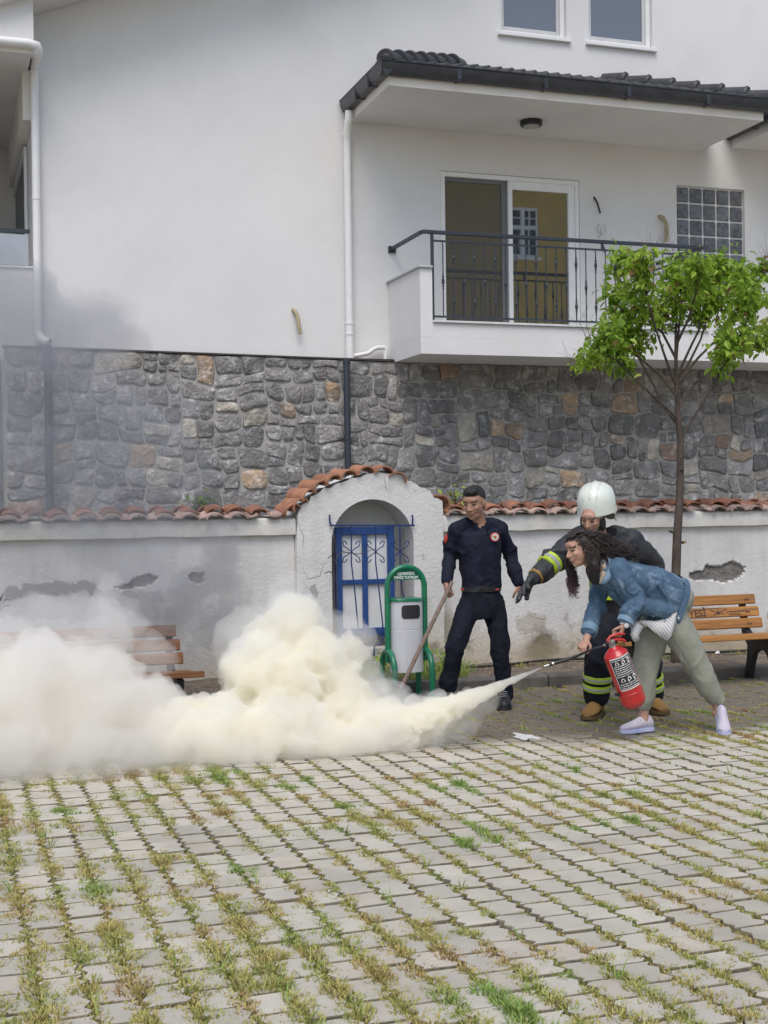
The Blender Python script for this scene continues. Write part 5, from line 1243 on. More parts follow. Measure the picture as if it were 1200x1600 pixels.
def folds(scale=14, amp=.006, joints=(), stretch=(1, 1, 1), seed=0):
    def f(p, n):
        a = amp*.45
        for j, r_, m_ in joints:
            dd = (p-j).length
            if dd < r_: a += amp*m_*(1-dd/r_)
        q = Vector((p.x*stretch[0], p.y*stretch[1], p.z*stretch[2]))
        wv = Vector((noise.noise(q*3.1), noise.noise(q*3.1+Vector((7, 0, 0))), noise.noise(q*3.1+Vector((0, 7, 0)))))*.35
        v = noise.noise(q*scale+wv*3+Vector((seed, 0, 0)))
        v2 = max(0, 1-abs(noise.noise((q+wv*.25)*scale*.55+Vector((0, seed, 5))))*4.2)
        v3 = max(0, 1-abs(noise.noise((q+wv*.2)*scale*1.2+Vector((4, seed, 1))))*4.5)
        return a*(v*.5+v2*1.25+v3*.6-.45)
    return f
def seg_dist(p, a, b):
    ab = b-a; t_ = max(0, min(1, (p-a).dot(ab)/ab.length_squared)); return (p-(a+ab*t_)).length, t_
def band(name, P0, P1, t0, t1, r, m_, par, rb=None):
    """cuff-like ring round a limb between fractions t0..t1"""
    a = Vector(P0).lerp(Vector(P1), t0); b = Vector(P0).lerp(Vector(P1), t1); rb = rb or r
    return part(name, MB().tube([a, a.lerp(b, .05), a.lerp(b, .95), b], [r-.006, r, rb, rb-.006], 22), m_, par, 60)
def shoe(mb_up, mb_sole, ankle, toe_dir, L_=.27, W_=.10, H_=.10, z0=0.006, tilt=0.0, heel_up=0.0):
    """lofted shoe; toe_dir horizontal; tilt in radians raises the heel"""
    d = Vector((toe_dir[0], toe_dir[1], 0)).normalized(); s_ = Vector((-d.y, d.x, 0)); up = Vector((0, 0, 1))
    heel = Vector((ankle[0], ankle[1], z0))-d*L_*.24
    toe_p = heel+d*L_
    def tr(v):
        if tilt == 0: return v
        q = v-toe_p; ang = tilt; x_ = q.dot(d); z_ = q.z; yv = q.dot(s_)
        piv = -L_*.25
        if x_ < piv: x2 = piv+(x_-piv)*math.cos(ang)+z_*math.sin(ang)*1.0; z2 = -(x_-piv)*math.sin(ang)+z_*math.cos(ang)
        else: x2, z2 = x_, z_
        return toe_p+d*x2+s_*yv+up*z2
    prof = [(0.0, .55, .62), (.04, .72, .80), (.14, .78, 1.0), (.28, .78, 1.0), (.42, .80, .86), (.58, .94, .66), (.75, 1.0, .52), (.90, .86, .42), (.98, .50, .30), (1.0, .25, .2)]
    rings = []; rs = []
    for t_, w_, h_ in prof:
        c = heel+d*L_*t_; hw_ = W_/2*w_; hh = H_*h_
        ring = []
        for k in range(14):
            a_ = 2*PI*k/14; x_ = math.cos(a_)*hw_*(1 if math.sin(a_) < 0 else (1-.25*math.sin(a_))); z_ = hh/2+math.sin(a_)*hh/2
            ring.append(tr(c+s_*x_+up*(z_+.018)))
        rings.append(ring)
        rs.append([tr(c+s_*hw_*1.07*sx+up*zz_) for sx, zz_ in ((-1, .0), (-1.02, .014), (-.98, .026), (.98, .026), (1.02, .014), (1, .0))])
    mb_up.loft(rings); mb_sole.loft(rs)
    return heel, toe_p

# ------------------------------------------------------------------ OFFICER in navy uniform
YO = 9.42
def G(a, b_, dy=0.0, Y=None): return gy(a, b_, (Y if Y is not None else YO)+dy)
off = thing('person', 'man in navy uniform with chest badge, looking down and holding a wooden pole', 'person', (G(748, 1100).x, YO, 0))
XA_, DY_ = Vector((1, 0, 0)), Vector((0, 1, 0))
hd = Head(G(741, 786, -.05), (-.70, -.70, -.34), (-.12, -.13, 1), 1.09)
nk = G(748, 815, .01)
sL, eL, wL = G(711, 829), G(703, 870, .06), G(697, 912, -.07)
sR, eR, wR = G(783, 828), G(798, 870, .05), G(811, 914, -.03)
hips = G(752, 925); hLg, hRg = G(735, 938), G(771, 938)
kL, aL = G(713, 1008, -.06), G(700, 1075, .02); kR, aR = G(781, 1010, -.05), G(788, 1086, .0)
mb = MB(); hd.build(mb, nk+Vector((0, .0, -.02)), .058)
trunk_loft(mb, [(nk+Vector((0, 0, -.02)), .07, .06, XA_, DY_), (nk+Vector((0, 0, -.10)), .13, .08, XA_, DY_), (G(749, 860), .135, .09, XA_, DY_), (G(750, 900), .11, .08, XA_, DY_), (hips, .105, .08, XA_, DY_), (G(753, 945), .10, .08, XA_, DY_)])
capsule(mb, [sL, eL, wL], [.04, .036, .027]); capsule(mb, [sR, eR, wR], [.04, .036, .027])
capsule(mb, [hLg+Vector((.02, 0, -.06)), kL, aL+Vector((0, 0, -.02))], [.062, .05, .036]); capsule(mb, [hRg+Vector((-.02, 0, -.06)), kR, aR+Vector((0, 0, -.02))], [.062, .05, .036])
pole_t = (G(697, 917, -.13)-wL)
hand(mb, wL, G(699, 932, -.14)-wL, (1, -.1, -.1), -1, 1.15, 1.0, .02)
hand(mb, wR, G(816, 938, -.02)-wR, (-.5, .6, 0), -1, .42, 1.0, .05)
me = fuse(mb, .0042, 2)
finish('body', me, [M_skin2, M_lip, M_brow, M_eye], off, lambda p, n: hd.pick(p))
# hair: short black cap with fade
mb = MB(); mb.ell(hd.w(0, -.016, .042), (.0865, .103, .090), hd.R, 24); mb.ell(hd.w(0, .040, .100), (.060, .050, .034), hd.R, 18); me = fuse(mb, .005, 2)
def cut_hair(me, H, fn):
    bm = bmesh.new(); bm.from_mesh(me); bmesh.ops.delete(bm, geom=[v for v in bm.verts if fn(H.l(v.co))], context='VERTS'); bm.to_mesh(me); bm.free(); return me
me = cut_hair(me, hd, lambda q: q.z < (.068 if q.y > .035 else (.066-(.035-q.y)*.9 if q.y > -.02 else (.01 if q.y > -.05 else -.03))) or (q.y > .04 and q.z < .07))
finish('hair', me, M_hair, off, None, lambda p, n: .003*noise.noise(p*90))
M_navy = mat('navy_shirt', (0.010, 0.013, 0.030), .8, col2=(0.006, 0.008, 0.018), scale=12, bump=.5, bscale=55, spec=.3)
M_navyt = mat('navy_trousers', (0.012, 0.014, 0.025), .85, col2=(0.007, 0.009, 0.017), scale=12, bump=.5, bscale=50, spec=.25)
mb = MB()
trunk_loft(mb, [(nk+Vector((0, .005, -.030)), .078, .072, XA_, DY_), (nk+Vector((0, .01, -.055)), .115, .080, XA_, DY_), (G(748, 833), .175, .105, XA_, DY_), (G(748, 850), .180, .122, XA_, DY_), (G(750, 880), .166, .120, XA_, DY_), (G(752, 905), .157, .118, XA_, DY_), (G(752, 920), .156, .118, XA_, DY_)])
for S_ in (sL, sR): capsule(mb, [nk+Vector((.04 if S_ is sR else -.04, .01, -.020)), nk.lerp(S_, .5)+Vector((0, .01, .012)), S_+Vector((0, .0, .006))], [.045, .054, .062])
capsule(mb, [sL+Vector((.02, 0, .0)), sL.lerp(eL, .5)+Vector((0, .02, 0)), eL, eL.lerp(wL, .5), wL+(eL-wL)*.1], [.066, .064, .058, .053, .046]); capsule(mb, [sR+Vector((-.02, 0, 0)), sR.lerp(eR, .5)+Vector((0, .02, 0)), eR, eR.lerp(wR, .5), wR+(eR-wR)*.1], [.066, .063, .058, .052, .045])
me = fuse(mb, .009, 4)
finish('shirt', me, M_navy, off, None, folds(11, .013, [(eL, .16, 1.3), (eR, .16, 1.3), (G(752, 915), .14, 1.2)], (1, 1, .8), 3))
# collar (open at the front) and placket
def shirt_collar(c, r, h, m_, par, front=-PI/2-.12, gap=.42, tip=.055):
    rows = [[], [], []]
    for k in range(25):
        u_ = k/24; a_ = front+gap+(2*PI-2*gap)*u_; e = (abs(u_-.5)*2)**3
        d = Vector((math.cos(a_), math.sin(a_)*.9, 0)); base = Vector(c)+Vector((0, -.02*e, -.028*e))
        rows[0].append(base+d*(r+.006)+Vector((0, 0, -.012))); rows[1].append(base+d*r+Vector((0, 0, h))); rows[2].append(base+d*(r+.022+.012*e)+Vector((0, -.012*e, -.012-tip*e)))
    o = part('collar', MB().loft(rows, cap=False, closed=False), m_, par, 60); o.modifiers.new('s', 'SOLIDIFY').thickness = .005; return o
shirt_collar(nk+Vector((-.002, .0, -.012)), .066, .024, M_navy, off)
pk = MB(); pk.loft([[nk+Vector((-.012+dx_, y_, z_)) for dx_ in (-.014, .014)] for y_, z_ in ((-.100, -.080), (-.124, -.13), (-.136, -.22), (-.138, -.34), (-.130, -.44))], cap=False, closed=False); part('placket', pk, M_navyt, off, 60)
for (dx_, zz_) in ((-.095, -.20), (.075, -.20)):
    part('pocket_flap', MB().box(nk+Vector((dx_, -.118, zz_)), (.10, .006, .05), Matrix.Rotation(dx_*1.6, 3, 'Z'), 0, .003), M_navyt, off)
mb = MB(); 
trunk_loft(mb, [(G(752, 917), .150, .108, XA_, DY_), (G(752, 932), .158, .118, XA_, DY_), (G(752, 950), .160, .12, XA_, DY_), (G(751, 966), .135, .11, XA_, DY_)])
capsule(mb, [hLg+Vector((.0, 0, -.02)), hLg.lerp(kL, .5), kL, kL.lerp(aL, .5), aL+Vector((0, 0, .01))], [.088, .086, .072, .068, .062]); capsule(mb, [hRg+Vector((0, 0, -.02)), hRg.lerp(kR, .5), kR, kR.lerp(aR, .5), aR+Vector((0, 0, .02))], [.088, .084, .070, .066, .060])
me = fuse(mb, .009, 4)
finish('trousers', me, M_navyt, off, None, folds(10, .013, [(kL, .2, 1.0), (kR, .2, 1.0), (aL, .16, 1.6), (aR, .16, 1.6), (G(751, 965), .15, 1)], (1, 1, .7), 8))
bt = MB(); bt.loft([[G(752, yy)+Vector((math.cos(t_)*.161, math.sin(t_)*.124, 0)) for t_ in [2*PI*k/32 for k in range(32)]] for yy in (915.5, 923.5)]); belt = part('belt', bt, M_black, off, 60)
bk = G(752, 919.5, -.13); part('buckle', MB().box(bk, (.05, .008, .032), None, 0, .004), flat('gunmetal', (.09, .09, .1), .3, .8), belt)
# badge on the chest and on the sleeve
M_red = flat('badge_red', (.55, .04, .03), .6); M_badgew = flat('badge_white', (.75, .72, .65), .6); M_gold = flat('badge_gold', (.55, .33, .10), .6)
bc_ = G(773, 839, -.14); bdg = part('chest_badge', MB().lathe(bc_, [(.036, 0), (.036, -.005), (.034, -.006)], 24, (.16, 1, .10)), M_red, off, label='round red and white badge on the chest')
part('badge_disc', MB().lathe(bc_+Vector((0, -.006, 0)), [(.028, 0), (.028, -.002)], 24, (.16, 1, .10)), M_badgew, bdg)
em = MB(); em.lathe(bc_+Vector((0, -.0085, 0)), [(.013, 0), (.013, -.002)], 6, (.16, 1, .10)); em.box(bc_+Vector((-.012, -.009, .006)), (.022, .002, .005), Matrix.Rotation(.5, 3, 'Y')); em.box(bc_+Vector((.012, -.009, .004)), (.022, .002, .005), Matrix.Rotation(-.5, 3, 'Y')); part('badge_emblem', em, M_gold, bdg)
part('badge_core', MB().lathe(bc_+Vector((0, -.0105, 0)), [(.006, 0), (.006, -.001)], 10, (.16, 1, .10)), M_red, bdg)
ab = G(696.5, 842, .02); part('sleeve_badge', MB().ell(ab, (.008, .028, .036), Matrix.Rotation(.15, 3, 'Y'), 14), M_red, off)
for px_ in (722, 777): q = G(px_, 921, -.125); part('belt_tab', MB().box(q, (.03, .006, .010), None, 0, .002), M_red, belt)
M_boot = mat('black_boot', (0.022, 0.022, 0.025), .5, scale=20, bump=.3)
def footwear(name, specs, m_, msole, par, pick=None, extra=None):
    for (A, dr, L_, W_, H_, tl) in specs:
        up = MB(); so_ = MB(); shoe(up, so_, (A[0], A[1]), dr, L_, W_, H_, tilt=tl)
        if extra: extra(up, A)
        o = finish(name, fuse(up, .005, 2), m_, par, pick); part('sole', so_, msole, o, 50)
footwear('shoe', [((aR.x, aR.y), (-.42, -.91, 0), .29, .108, .13, 0), ((aL.x, aL.y), (-.8, -.6, 0), .29, .108, .13, 0)], M_boot, flat('rubber', (.018, .018, .018), .7), off)
lc = MB()
for k in range(4):
    q = Vector((aR.x-.42*(.06+k*.022), aR.y-.91*(.06+k*.022), .135-.014*k)); lc.tube([q+Vector((-.03, .012, .004)), q+Vector((0, -.008, .010)), q+Vector((.03, .012, .004))], .0035, 6)
part('laces', lc, flat('lace_grey', (.30, .30, .32), .7), off, 60)
# pole / shovel in his hand
pt, pb_ = G(704, 914, -.15), G(626, 1076, -.62)
dpp = (pb_-pt).normalized()
po = thing('shovel', 'long worn wooden pole shovel held by the officer, blade lost in the powder cloud', 'shovel', pb_)
part('handle', MB().tube([pt-dpp*.03, pt, pt.lerp(pb_, .5), pb_], [.014, .0155, .0155, .016], 12), mat('worn_wood', (.20, .145, .11), .8, scale=8, stretch=(1, 1, 6), bump=.3), po, 60)
sb = MB(); sdv = dpp.cross(Vector((0, -1, 0))).normalized(); rows = []
for t_, w_, c_ in ((0, .03, .0), (.05, .10, .01), (.15, .115, .02), (.24, .10, .02), (.29, .03, .015)):
    rows.append([pb_+dpp*t_*.75+sdv*w_*u_+Vector((0, 1, .1))*(.03*(1-u_*u_)*.6) for u_ in (-1, -.5, 0, .5, 1)])
sb.loft(rows, cap=False, closed=False); o = part('blade', sb, flat('steel_dark', (.10, .10, .10), .5, .7), po, 60); o.modifiers.new('s', 'SOLIDIFY').thickness = .003

# ------------------------------------------------------------------ FIREFIGHTER
YQ = 8.72
def K(a, b_, dy=0.0): return gy(a, b_, YQ+dy)
ff = thing('person', 'firefighter in black turnout suit and white helmet, reaching out a gloved hand', 'person', (K(975, 1115).x, YQ, 0))
hf = Head(K(925, 809, -.10), (-.70, -.62, -.46), (-.20, -.30, 1), 1.02)
nkf = K(945, 832, .02)
s1, e1_, w1 = K(908, 843, -.06), K(864, 876, -.18), K(834, 904, -.26)
s2, e2_, w2 = K(992, 848, .02), K(1022, 885, .05), K(1000, 940, -.05)
h1, h2 = K(953, 960, .02), K(1000, 960, .06); k1, a1 = K(936, 1020, -.08), K(932, 1092, .0); k2, a2_ = K(1012, 1025, -.02), K(1019, 1092, .05)
mb = MB(); hf.build(mb, nkf+Vector((0, 0, -.02)), .056)
trunk_loft(mb, [(nkf, .07, .06, XA_, DY_), (K(950, 855, .04), .13, .08, XA_, DY_), (K(962, 890, .06), .12, .08, XA_, DY_), (K(975, 940, .08), .11, .07, XA_, DY_), (K(977, 975, .08), .11, .07, XA_, DY_)])
capsule(mb, [s1, e1_, w1], [.046, .04, .03]); capsule(mb, [s2, e2_, w2], [.046, .04, .03]); capsule(mb, [h1+Vector((0, .04, -.1)), k1, a1], [.055, .055, .04]); capsule(mb, [h2+Vector((0, .04, -.1)), k2, a2_], [.055, .055, .04])
me = fuse(mb, .0042, 2); finish('body', me, [M_skin, M_lip, M_brow, M_eye], ff, lambda p, n: hf.pick(p))
M_turn = mat('turnout_black', (0.016, 0.016, 0.019), .75, col2=(0.009, 0.009, 0.011), scale=14, bump=.7, bscale=60, spec=.3)
M_turnt = mat('turnout_navy', (0.011, 0.013, 0.022), .75, col2=(0.006, 0.008, 0.014), scale=14, bump=.6, bscale=60, spec=.3)
M_jkt = mat('turnout_grey', (0.040, 0.042, 0.047), .6, col2=(0.020, 0.021, 0.024), scale=9, bump=.6, bscale=50, spec=.4)
M_lime = mat('lime_band', (0.50, 0.66, 0.03), .5, col2=(0.38, 0.52, 0.03), scale=20, bump=.2); M_silver = mat('silver_band', (0.42, 0.44, 0.42), .35, col2=(.30, .32, .31), scale=30, bump=.2)
mb = MB()
trunk_loft(mb, [(nkf+Vector((0, 0, .012)), .078, .075, XA_, DY_), (nkf+Vector((0, .02, -.03)), .10, .09, XA_, DY_), (K(948, 846, .04), .17, .12, XA_, DY_), (K(955, 866, .04), .195, .145, XA_, DY_), (K(965, 900, .05), .185, .15, XA_, DY_), (K(972, 945, .06), .18, .145, XA_, DY_), (K(976, 975, .06), .185, .15, XA_, DY_)])
for S_, k_ in ((s1, -1), (s2, 1)): capsule(mb, [nkf+Vector((.04*k_, .02, -.02)), nkf.lerp(S_, .5)+Vector((0, .02, .018)), S_+Vector((0, .01, .01))], [.055, .072, .085])
capsule(mb, [s1+Vector((.05, .02, 0)), s1.lerp(e1_, .5), e1_, e1_.lerp(w1, .5), w1+(e1_-w1)*.12], [.092, .090, .080, .074, .062]); capsule(mb, [s2+Vector((-.05, 0, 0)), s2.lerp(e2_, .5), e2_, e2_.lerp(w2, .5), w2], [.092, .09, .08, .072, .062])
me = fuse(mb, .010, 4); finish('turnout_coat', me, M_jkt, ff, None, folds(9, .016, [(e1_, .22, 1.2), (s1, .2, .8)], (1, 1, 1), 5))
mb = MB(); mb.loft([[nkf+Vector((math.cos(t_)*r_, math.sin(t_)*r_*.95, h_)) for t_ in [2*PI*k/24 for k in range(24)]] for r_, h_ in ((.088, -.02), (.092, .02), (.086, .036), (.078, .03))]); part('collar', mb, M_turn, ff, 60)
mb = MB(); trunk_loft(mb, [(K(976, 955, .06), .155, .125, XA_, DY_), (K(976, 985, .06), .165, .13, XA_, DY_), (K(976, 1000, .05), .13, .11, XA_, DY_)])
capsule(mb, [h1+Vector((0, 0, -.04)), h1.lerp(k1, .5), k1, k1.lerp(a1, .5), a1+Vector((0, 0, .02))], [.105, .108, .104, .103, .100]); capsule(mb, [h2+Vector((0, 0, -.04)), h2.lerp(k2, .5), k2, k2.lerp(a2_, .5), a2_+Vector((0, 0, .02))], [.105, .105, .096, .092, .088])
me = fuse(mb, .010, 4); finish('turnout_trousers', me, M_turnt, ff, None, folds(9, .012, [(k1, .2, 1), (k2, .2, 1), (a1, .12, 1.5)], (1, 1, .7), 9))
def tape(P0, P1, ta, tb, r0, r1=None):
    L0 = Vector(P0).lerp(Vector(P1), ta); L1 = Vector(P0).lerp(Vector(P1), tb); r1 = r1 or r0
    f = part('reflective_tape', MB().tube([L0, L0.lerp(L1, .04), L1.lerp(L0, .04), L1], [r0-.006, r0, r1, r1-.006], 24), M_lime, ff, 60)
    part('silver_strip', MB().tube([L0.lerp(L1, .30), L0.lerp(L1, .33), L0.lerp(L1, .67), L0.lerp(L1, .70)], [r0-.003, (r0+r1)/2+.003, (r0+r1)/2+.003, r1-.003], 24), M_silver, f, 60)
tape(k1, a1, .45, .585, .1085, .107); tape(k1, a1, .65, .785, .1075, .106); tape(k2, a2_, .45, .585, .100, .098); tape(k2, a2_, .65, .785, .098, .096)
tape(e1_, w1, .02, .36, .088, .082)
for yy in (912, 930):
    a = K(912, yy, -.06); part('reflective_tape', MB().loft([[K(960, yy+dy_, .05)+Vector((math.cos(t_)*.197, math.sin(t_)*.16, 0)) for t_ in [2*PI*k/32 for k in range(32)]] for dy_ in (-5, 5)]), M_lime, ff, 60)
# gloves
M_glove = mat('leather_glove', (0.055, 0.060, 0.066), .55, col2=(0.022, 0.025, 0.03), scale=30, bump=.7, bscale=70, third=((.13, .14, .15), 25, .58, .7, .6))
mb = MB(); hand(mb, w1, K(816, 920, -.33)-w1, (.35, -.55, -.65), -1, .20, 1.42, .17, fat=1.30, curls=[.16, .20, .28, .36]); capsule(mb, [w1+(e1_-w1).normalized()*.03, w1+(w1-e1_).normalized()*.02], [.05, .044])
me = fuse(mb, .0045, 1); finish('glove', me, M_glove, ff, None, lambda p, n: .0025*noise.noise(p*60)); band('glove_cuff', w1, w1+(e1_-w1).normalized(), .015, .045, .060, flat('tan_cuff', (.36, .20, .05), .7), ff)
mb = MB(); hand(mb, w2, K(990, 955, -.12)-w2, (.1, 1, 0), 1, .5, 1.2, fat=1.3); me = fuse(mb, .005, 1); finish('glove', me, M_glove, ff)
# boots
M_tan = mat('tan_boot', (0.36, 0.20, 0.055), .7, col2=(0.25, 0.135, 0.04), scale=12, bump=.5, bscale=60); M_dk = flat('boot_dark', (.02, .02, .022), .7)
def bpick(p, n):
    for A in (a1, a2_):
        if (p.xy-A.xy).length < .26 and (p.y > A.y+.025 or p.z > .135): return 1
    return 0
footwear('boot', [((a1.x, a1.y), (-.72, -.69, 0), .30, .125, .135, 0), ((a2_.x, a2_.y), (-.12, -.99, 0), .30, .125, .135, 0)], [M_tan, M_dk], flat('boot_sole', (.12, .075, .03), .8), ff, bpick, lambda u, A: capsule(u, [Vector((A[0], A[1], .11)), Vector((A[0], A[1], .17))], [.055, .06]))
# helmet
M_helm = mat('helmet_white', (0.76, 0.79, 0.71), .28, col2=(0.70, 0.74, 0.66), scale=5, coat=.5, var=.04)
H0 = Head(K(932, 789, -.05), (-.66, -.72, -.20), (-.16, -.10, 1), 1.13)
n_ = 36; rings = []
for k in range(12):
    ph = PI*.5*k/11; zf = math.cos(ph)
    r_ = math.sin(ph)**.86; rings.append([])
    for j in range(n_):
        t_ = 2*PI*j/n_; x_, y_ = math.cos(t_), math.sin(t_)
        ridge = .006*math.exp(-(x_*r_/.10)**2) if r_ > .05 else .006
        sx_ = .124; sy = .150 if y_ > 0 else .146
        zz1 = .138*zf**.70+ridge-.012*r_*(1 if y_ > 0 else .0)
        rings[-1].append(H0.w(x_*r_*sx_, y_*r_*sy, zz1+.012))
# lower skirt
for (dz, s_) in ((-.035, 1.0), (-.05, .99)):
    rings.append([H0.w(math.cos(t_)*.124*s_, math.sin(t_)*(.150 if math.sin(t_) > 0 else .146)*s_, dz+(.012 if math.sin(t_) > .3 else -.01)-.018*max(0, math.sin(t_))) for t_ in [2*PI*j/n_ for j in range(n_)]])
rings.append([H0.w(math.cos(t_)*.110, math.sin(t_)*.132, -.03) for t_ in [2*PI*j/n_ for j in range(n_)]])
hm = part('helmet', MB().loft(rings[0:1] and rings, cap=False), M_helm, ff, 50, label='white glossy fire helmet with visor and neck guard')
# visor strip, brow band, ridges, side vent, neck curtain
def hpt(t_, z_, s_=1.0): return H0.w(math.cos(t_)*.1275*s_, math.sin(t_)*(.153 if math.sin(t_) > 0 else .149)*s_, z_)
part('brow_band', MB().loft([[hpt(t_, z_) for t_ in np.linspace(-.25, PI+.25, 26)] for z_ in (-.048, -.044, -.014, -.008)], cap=False, closed=False), M_helm, hm, 60)
rdg = MB()
for off_ in (-.045, .045):
    rdg.tube([H0.w(off_*math.sin(min(1, (k+2)/8)*PI/2), .150*math.sin(p_)*.99, .138*math.cos(p_)**.70*.985+.008) for k, p_ in enumerate(np.linspace(-1.2, 1.25, 22))], .0035, 6)
rdg.tube([H0.w(0, .150*math.sin(p_), .138*math.cos(p_)**.70+.016) for p_ in np.linspace(-1.3, 1.3, 24)], .006, 8)
part('shell_ridge', rdg, M_helm, hm, 60)
part('side_vent', MB().box(H0.w(.124, -.055, .035), (.012, .022, .075), H0.R, 0, .004), M_dk, hm)
part('side_knob', MB().lathe(H0.w(.122, -.01, -.018), [(.018, 0), (.018, .010), (.012, .014)], 14, H0.x), M_helm, hm, 40)
nc = MB(); rows = []
for z_, s_ in ((-.03, 1.0), (-.07, 1.0), (-.10, .98), (-.118, 1.03)):
    rows.append([H0.w(math.cos(t_)*.115*s_+.010*math.sin(t_*9)*s_*.4, math.sin(t_)*.135*s_, z_+.006*math.sin(t_*7)) for t_ in np.linspace(PI+.35, 2*PI-.35, 22)])
nc.loft(rows, cap=False, closed=False); o = part('neck_curtain', nc, flat('curtain_cloth', (.60, .62, .52), .8), hm, 60); o.modifiers.new('s', 'SOLIDIFY').thickness = .006
# dark hair / hood round the face
mb = MB()
for sx in (-1, 1): mb.ell(hf.w(sx*.072, -.01, -.045), (.022, .045, .065), hf.R, 12)
mb.ell(hf.w(0, -.045, -.05), (.075, .05, .075), hf.R, 14); me = fuse(mb, .006, 2); finish('hood', me, M_dk, ff)
part('chin_strap', MB().tube([hf.w(.078, .0, .0), hf.w(.066, .03, -.05), hf.w(.03, .07, -.105), hf.w(-.03, .07, -.105), hf.w(-.066, .03, -.05), hf.w(-.078, 0, 0)], .006, 6), M_dk, ff, 60)

# ------------------------------------------------------------------ WOMAN in denim jacket
YWm = 7.95
def J(a, b_, dy=0.0): return gy(a, b_, YWm+dy)
wo_ = thing('person', 'woman with long dark curly hair in blue denim jacket bending forward with an extinguisher', 'person', (J(1030, 1145).x, YWm, 0))
hw_ = Head(J(907, 858, -.02), (-.965, -.08, -.28), (-.28, .0, 1), 1.0)
nkw = J(936, 884, .02)
cam_r = Vector(CR); bdir = (J(1052, 930)-J(945, 885)).normalized()      # spine direction (neck -> hips)
dep = Vector((0.1, 1, 0)).normalized(); spn = bdir; nrm = spn.cross(dep).normalized()   # out of the back / belly
sN, eN, wN = J(968, 893, -.16), J(992, 938, -.22), J(975, 977, -.24)       # near (her left) arm
sF, eF, wF = J(940, 900, .14), J(932, 950, .10), J(916, 1000, -.02)       # far arm
hN, kN, aN = J(1043, 955, -.05), J(1088, 1034, -.10), J(1120, 1103, -.10)   # rear leg
hF, kF, aF = J(1024, 972, .05), J(1009, 1040, .06), J(1006, 1114, .06)     # front leg
mb = MB(); hw_.build(mb, nkw, .047, True)
ax_w = dep
def sp(t_, o_=0): return J(940, 890)+(J(1050, 935)-J(940, 890))*t_+nrm*o_
trunk_loft(mb, [(sp(-.05), .06, .05, ax_w, nrm), (sp(.15), .14, .08, ax_w, nrm), (sp(.45), .13, .085, ax_w, nrm), (sp(.75), .115, .08, ax_w, nrm), (sp(.95), .14, .10, ax_w, nrm), (sp(1.1), .12, .09, ax_w, nrm)])
capsule(mb, [sN, eN, wN], [.040, .034, .024]); capsule(mb, [sF, eF, wF], [.040, .033, .024]); capsule(mb, [hN, kN, aN, aN+Vector((0, -.0, -.05))], [.085, .052, .033, .036]); capsule(mb, [hF, kF, aF, aF+Vector((0, 0, -.05))], [.085, .052, .034, .036])
hgN = J(965, 995, -.26); hgF = J(901, 1026, -.10)
hand(mb, wN, J(968, 996, -.25)-wN, (-.75, .5, .1), -1, 1.0, .90, .03)
hand(mb, wF, J(903, 1020, -.08)-wF, (-.25, -.1, -1), 1, 1.0, .90, .05)
me = fuse(mb, .0042, 2)
def wpick(p, n):
    q = hw_.l(p)
    if q.length < .16 and q.y > .055:
        ax = abs(q.x)
        if ax < .026 and -.060 < q.z < -.049: return 1
        if ax < .020 and -.049 <= q.z < -.044: return 4
    return hw_.pick(p)
finish('body', me, [M_skin, M_lip, M_brow, M_eye, M_white], wo_, wpick)
# trousers (sage green)
M_sage = mat('sage_cloth', (0.31, 0.32, 0.26), .85, col2=(0.26, 0.27, 0.22), scale=10, bump=.35, bscale=90)
mb = MB(); trunk_loft(mb, [(sp(.85, .02), .12, .085, ax_w, nrm), (sp(1.0, .01), .150, .12, ax_w, nrm), (sp(1.12), .155, .118, ax_w, nrm), (sp(1.2), .12, .09, ax_w, nrm)])
capsule(mb, [hN+Vector((0, 0, -.01)), hN.lerp(kN, .5), kN, kN.lerp(aN, .55), aN+Vector((-.01, 0, .05))], [.122, .112, .090, .080, .058]); capsule(mb, [hF+Vector((.0, 0, -.01)), hF.lerp(kF, .5), kF, kF.lerp(aF, .6), aF+Vector((0, 0, .06))], [.110, .106, .088, .078, .060])
me = fuse(mb, .009, 4); finish('trousers', me, M_sage, wo_, None, folds(8, .010, [(kN, .2, 1), (kF, .2, 1), (aN, .16, 1.8), (aF, .16, 1.6), (J(1035, 960), .16, 1.5)], (1, 1, .6), 4))
# denim jacket
def denim(name, col, col2, worn):
    return mat(name, col, .85, col2=col2, scale=7, bump=.5, bscale=110, third=(worn, 12, .52, .70, .75), detail=8)
M_den = denim('denim', (0.085, 0.155, 0.235), (0.045, 0.09, 0.15), (0.24, 0.33, 0.42)); M_den2 = denim('denim_light', (0.19, 0.30, 0.40), (0.14, 0.235, 0.33), (0.30, 0.40, 0.48))
M_seam = flat('denim_seam', (.035, .075, .14), .9)
mb = MB()
trunk_loft(mb, [(sp(-.10, -.01), .085, .070, ax_w, nrm), (sp(.04, -.005), .155, .105, ax_w, nrm), (sp(.22), .180, .130, ax_w, nrm), (sp(.45), .178, .142, ax_w, nrm), (sp(.70, -.008), .176, .160, ax_w, nrm), (sp(.88, -.036), .184, .192, ax_w, nrm), (sp(1.0, -.050), .190, .206, ax_w, nrm)])
capsule(mb, [sN+Vector((.01, .03, .02)), sN.lerp(eN, .5), eN, eN.lerp(wN, .55), wN+(eN-wN)*.22], [.080, .074, .066, .060, .054]); capsule(mb, [sF+Vector((.01, -.02, .02)), sF.lerp(eF, .5), eF, eF.lerp(wF, .45), wF+(eF-wF)*.30], [.078, .070, .062, .057, .053])
capsule(mb, [J(962, 925, -.07), J(1000, 944, -.11), J(1044, 952, -.13)], [.06, .065, .065])
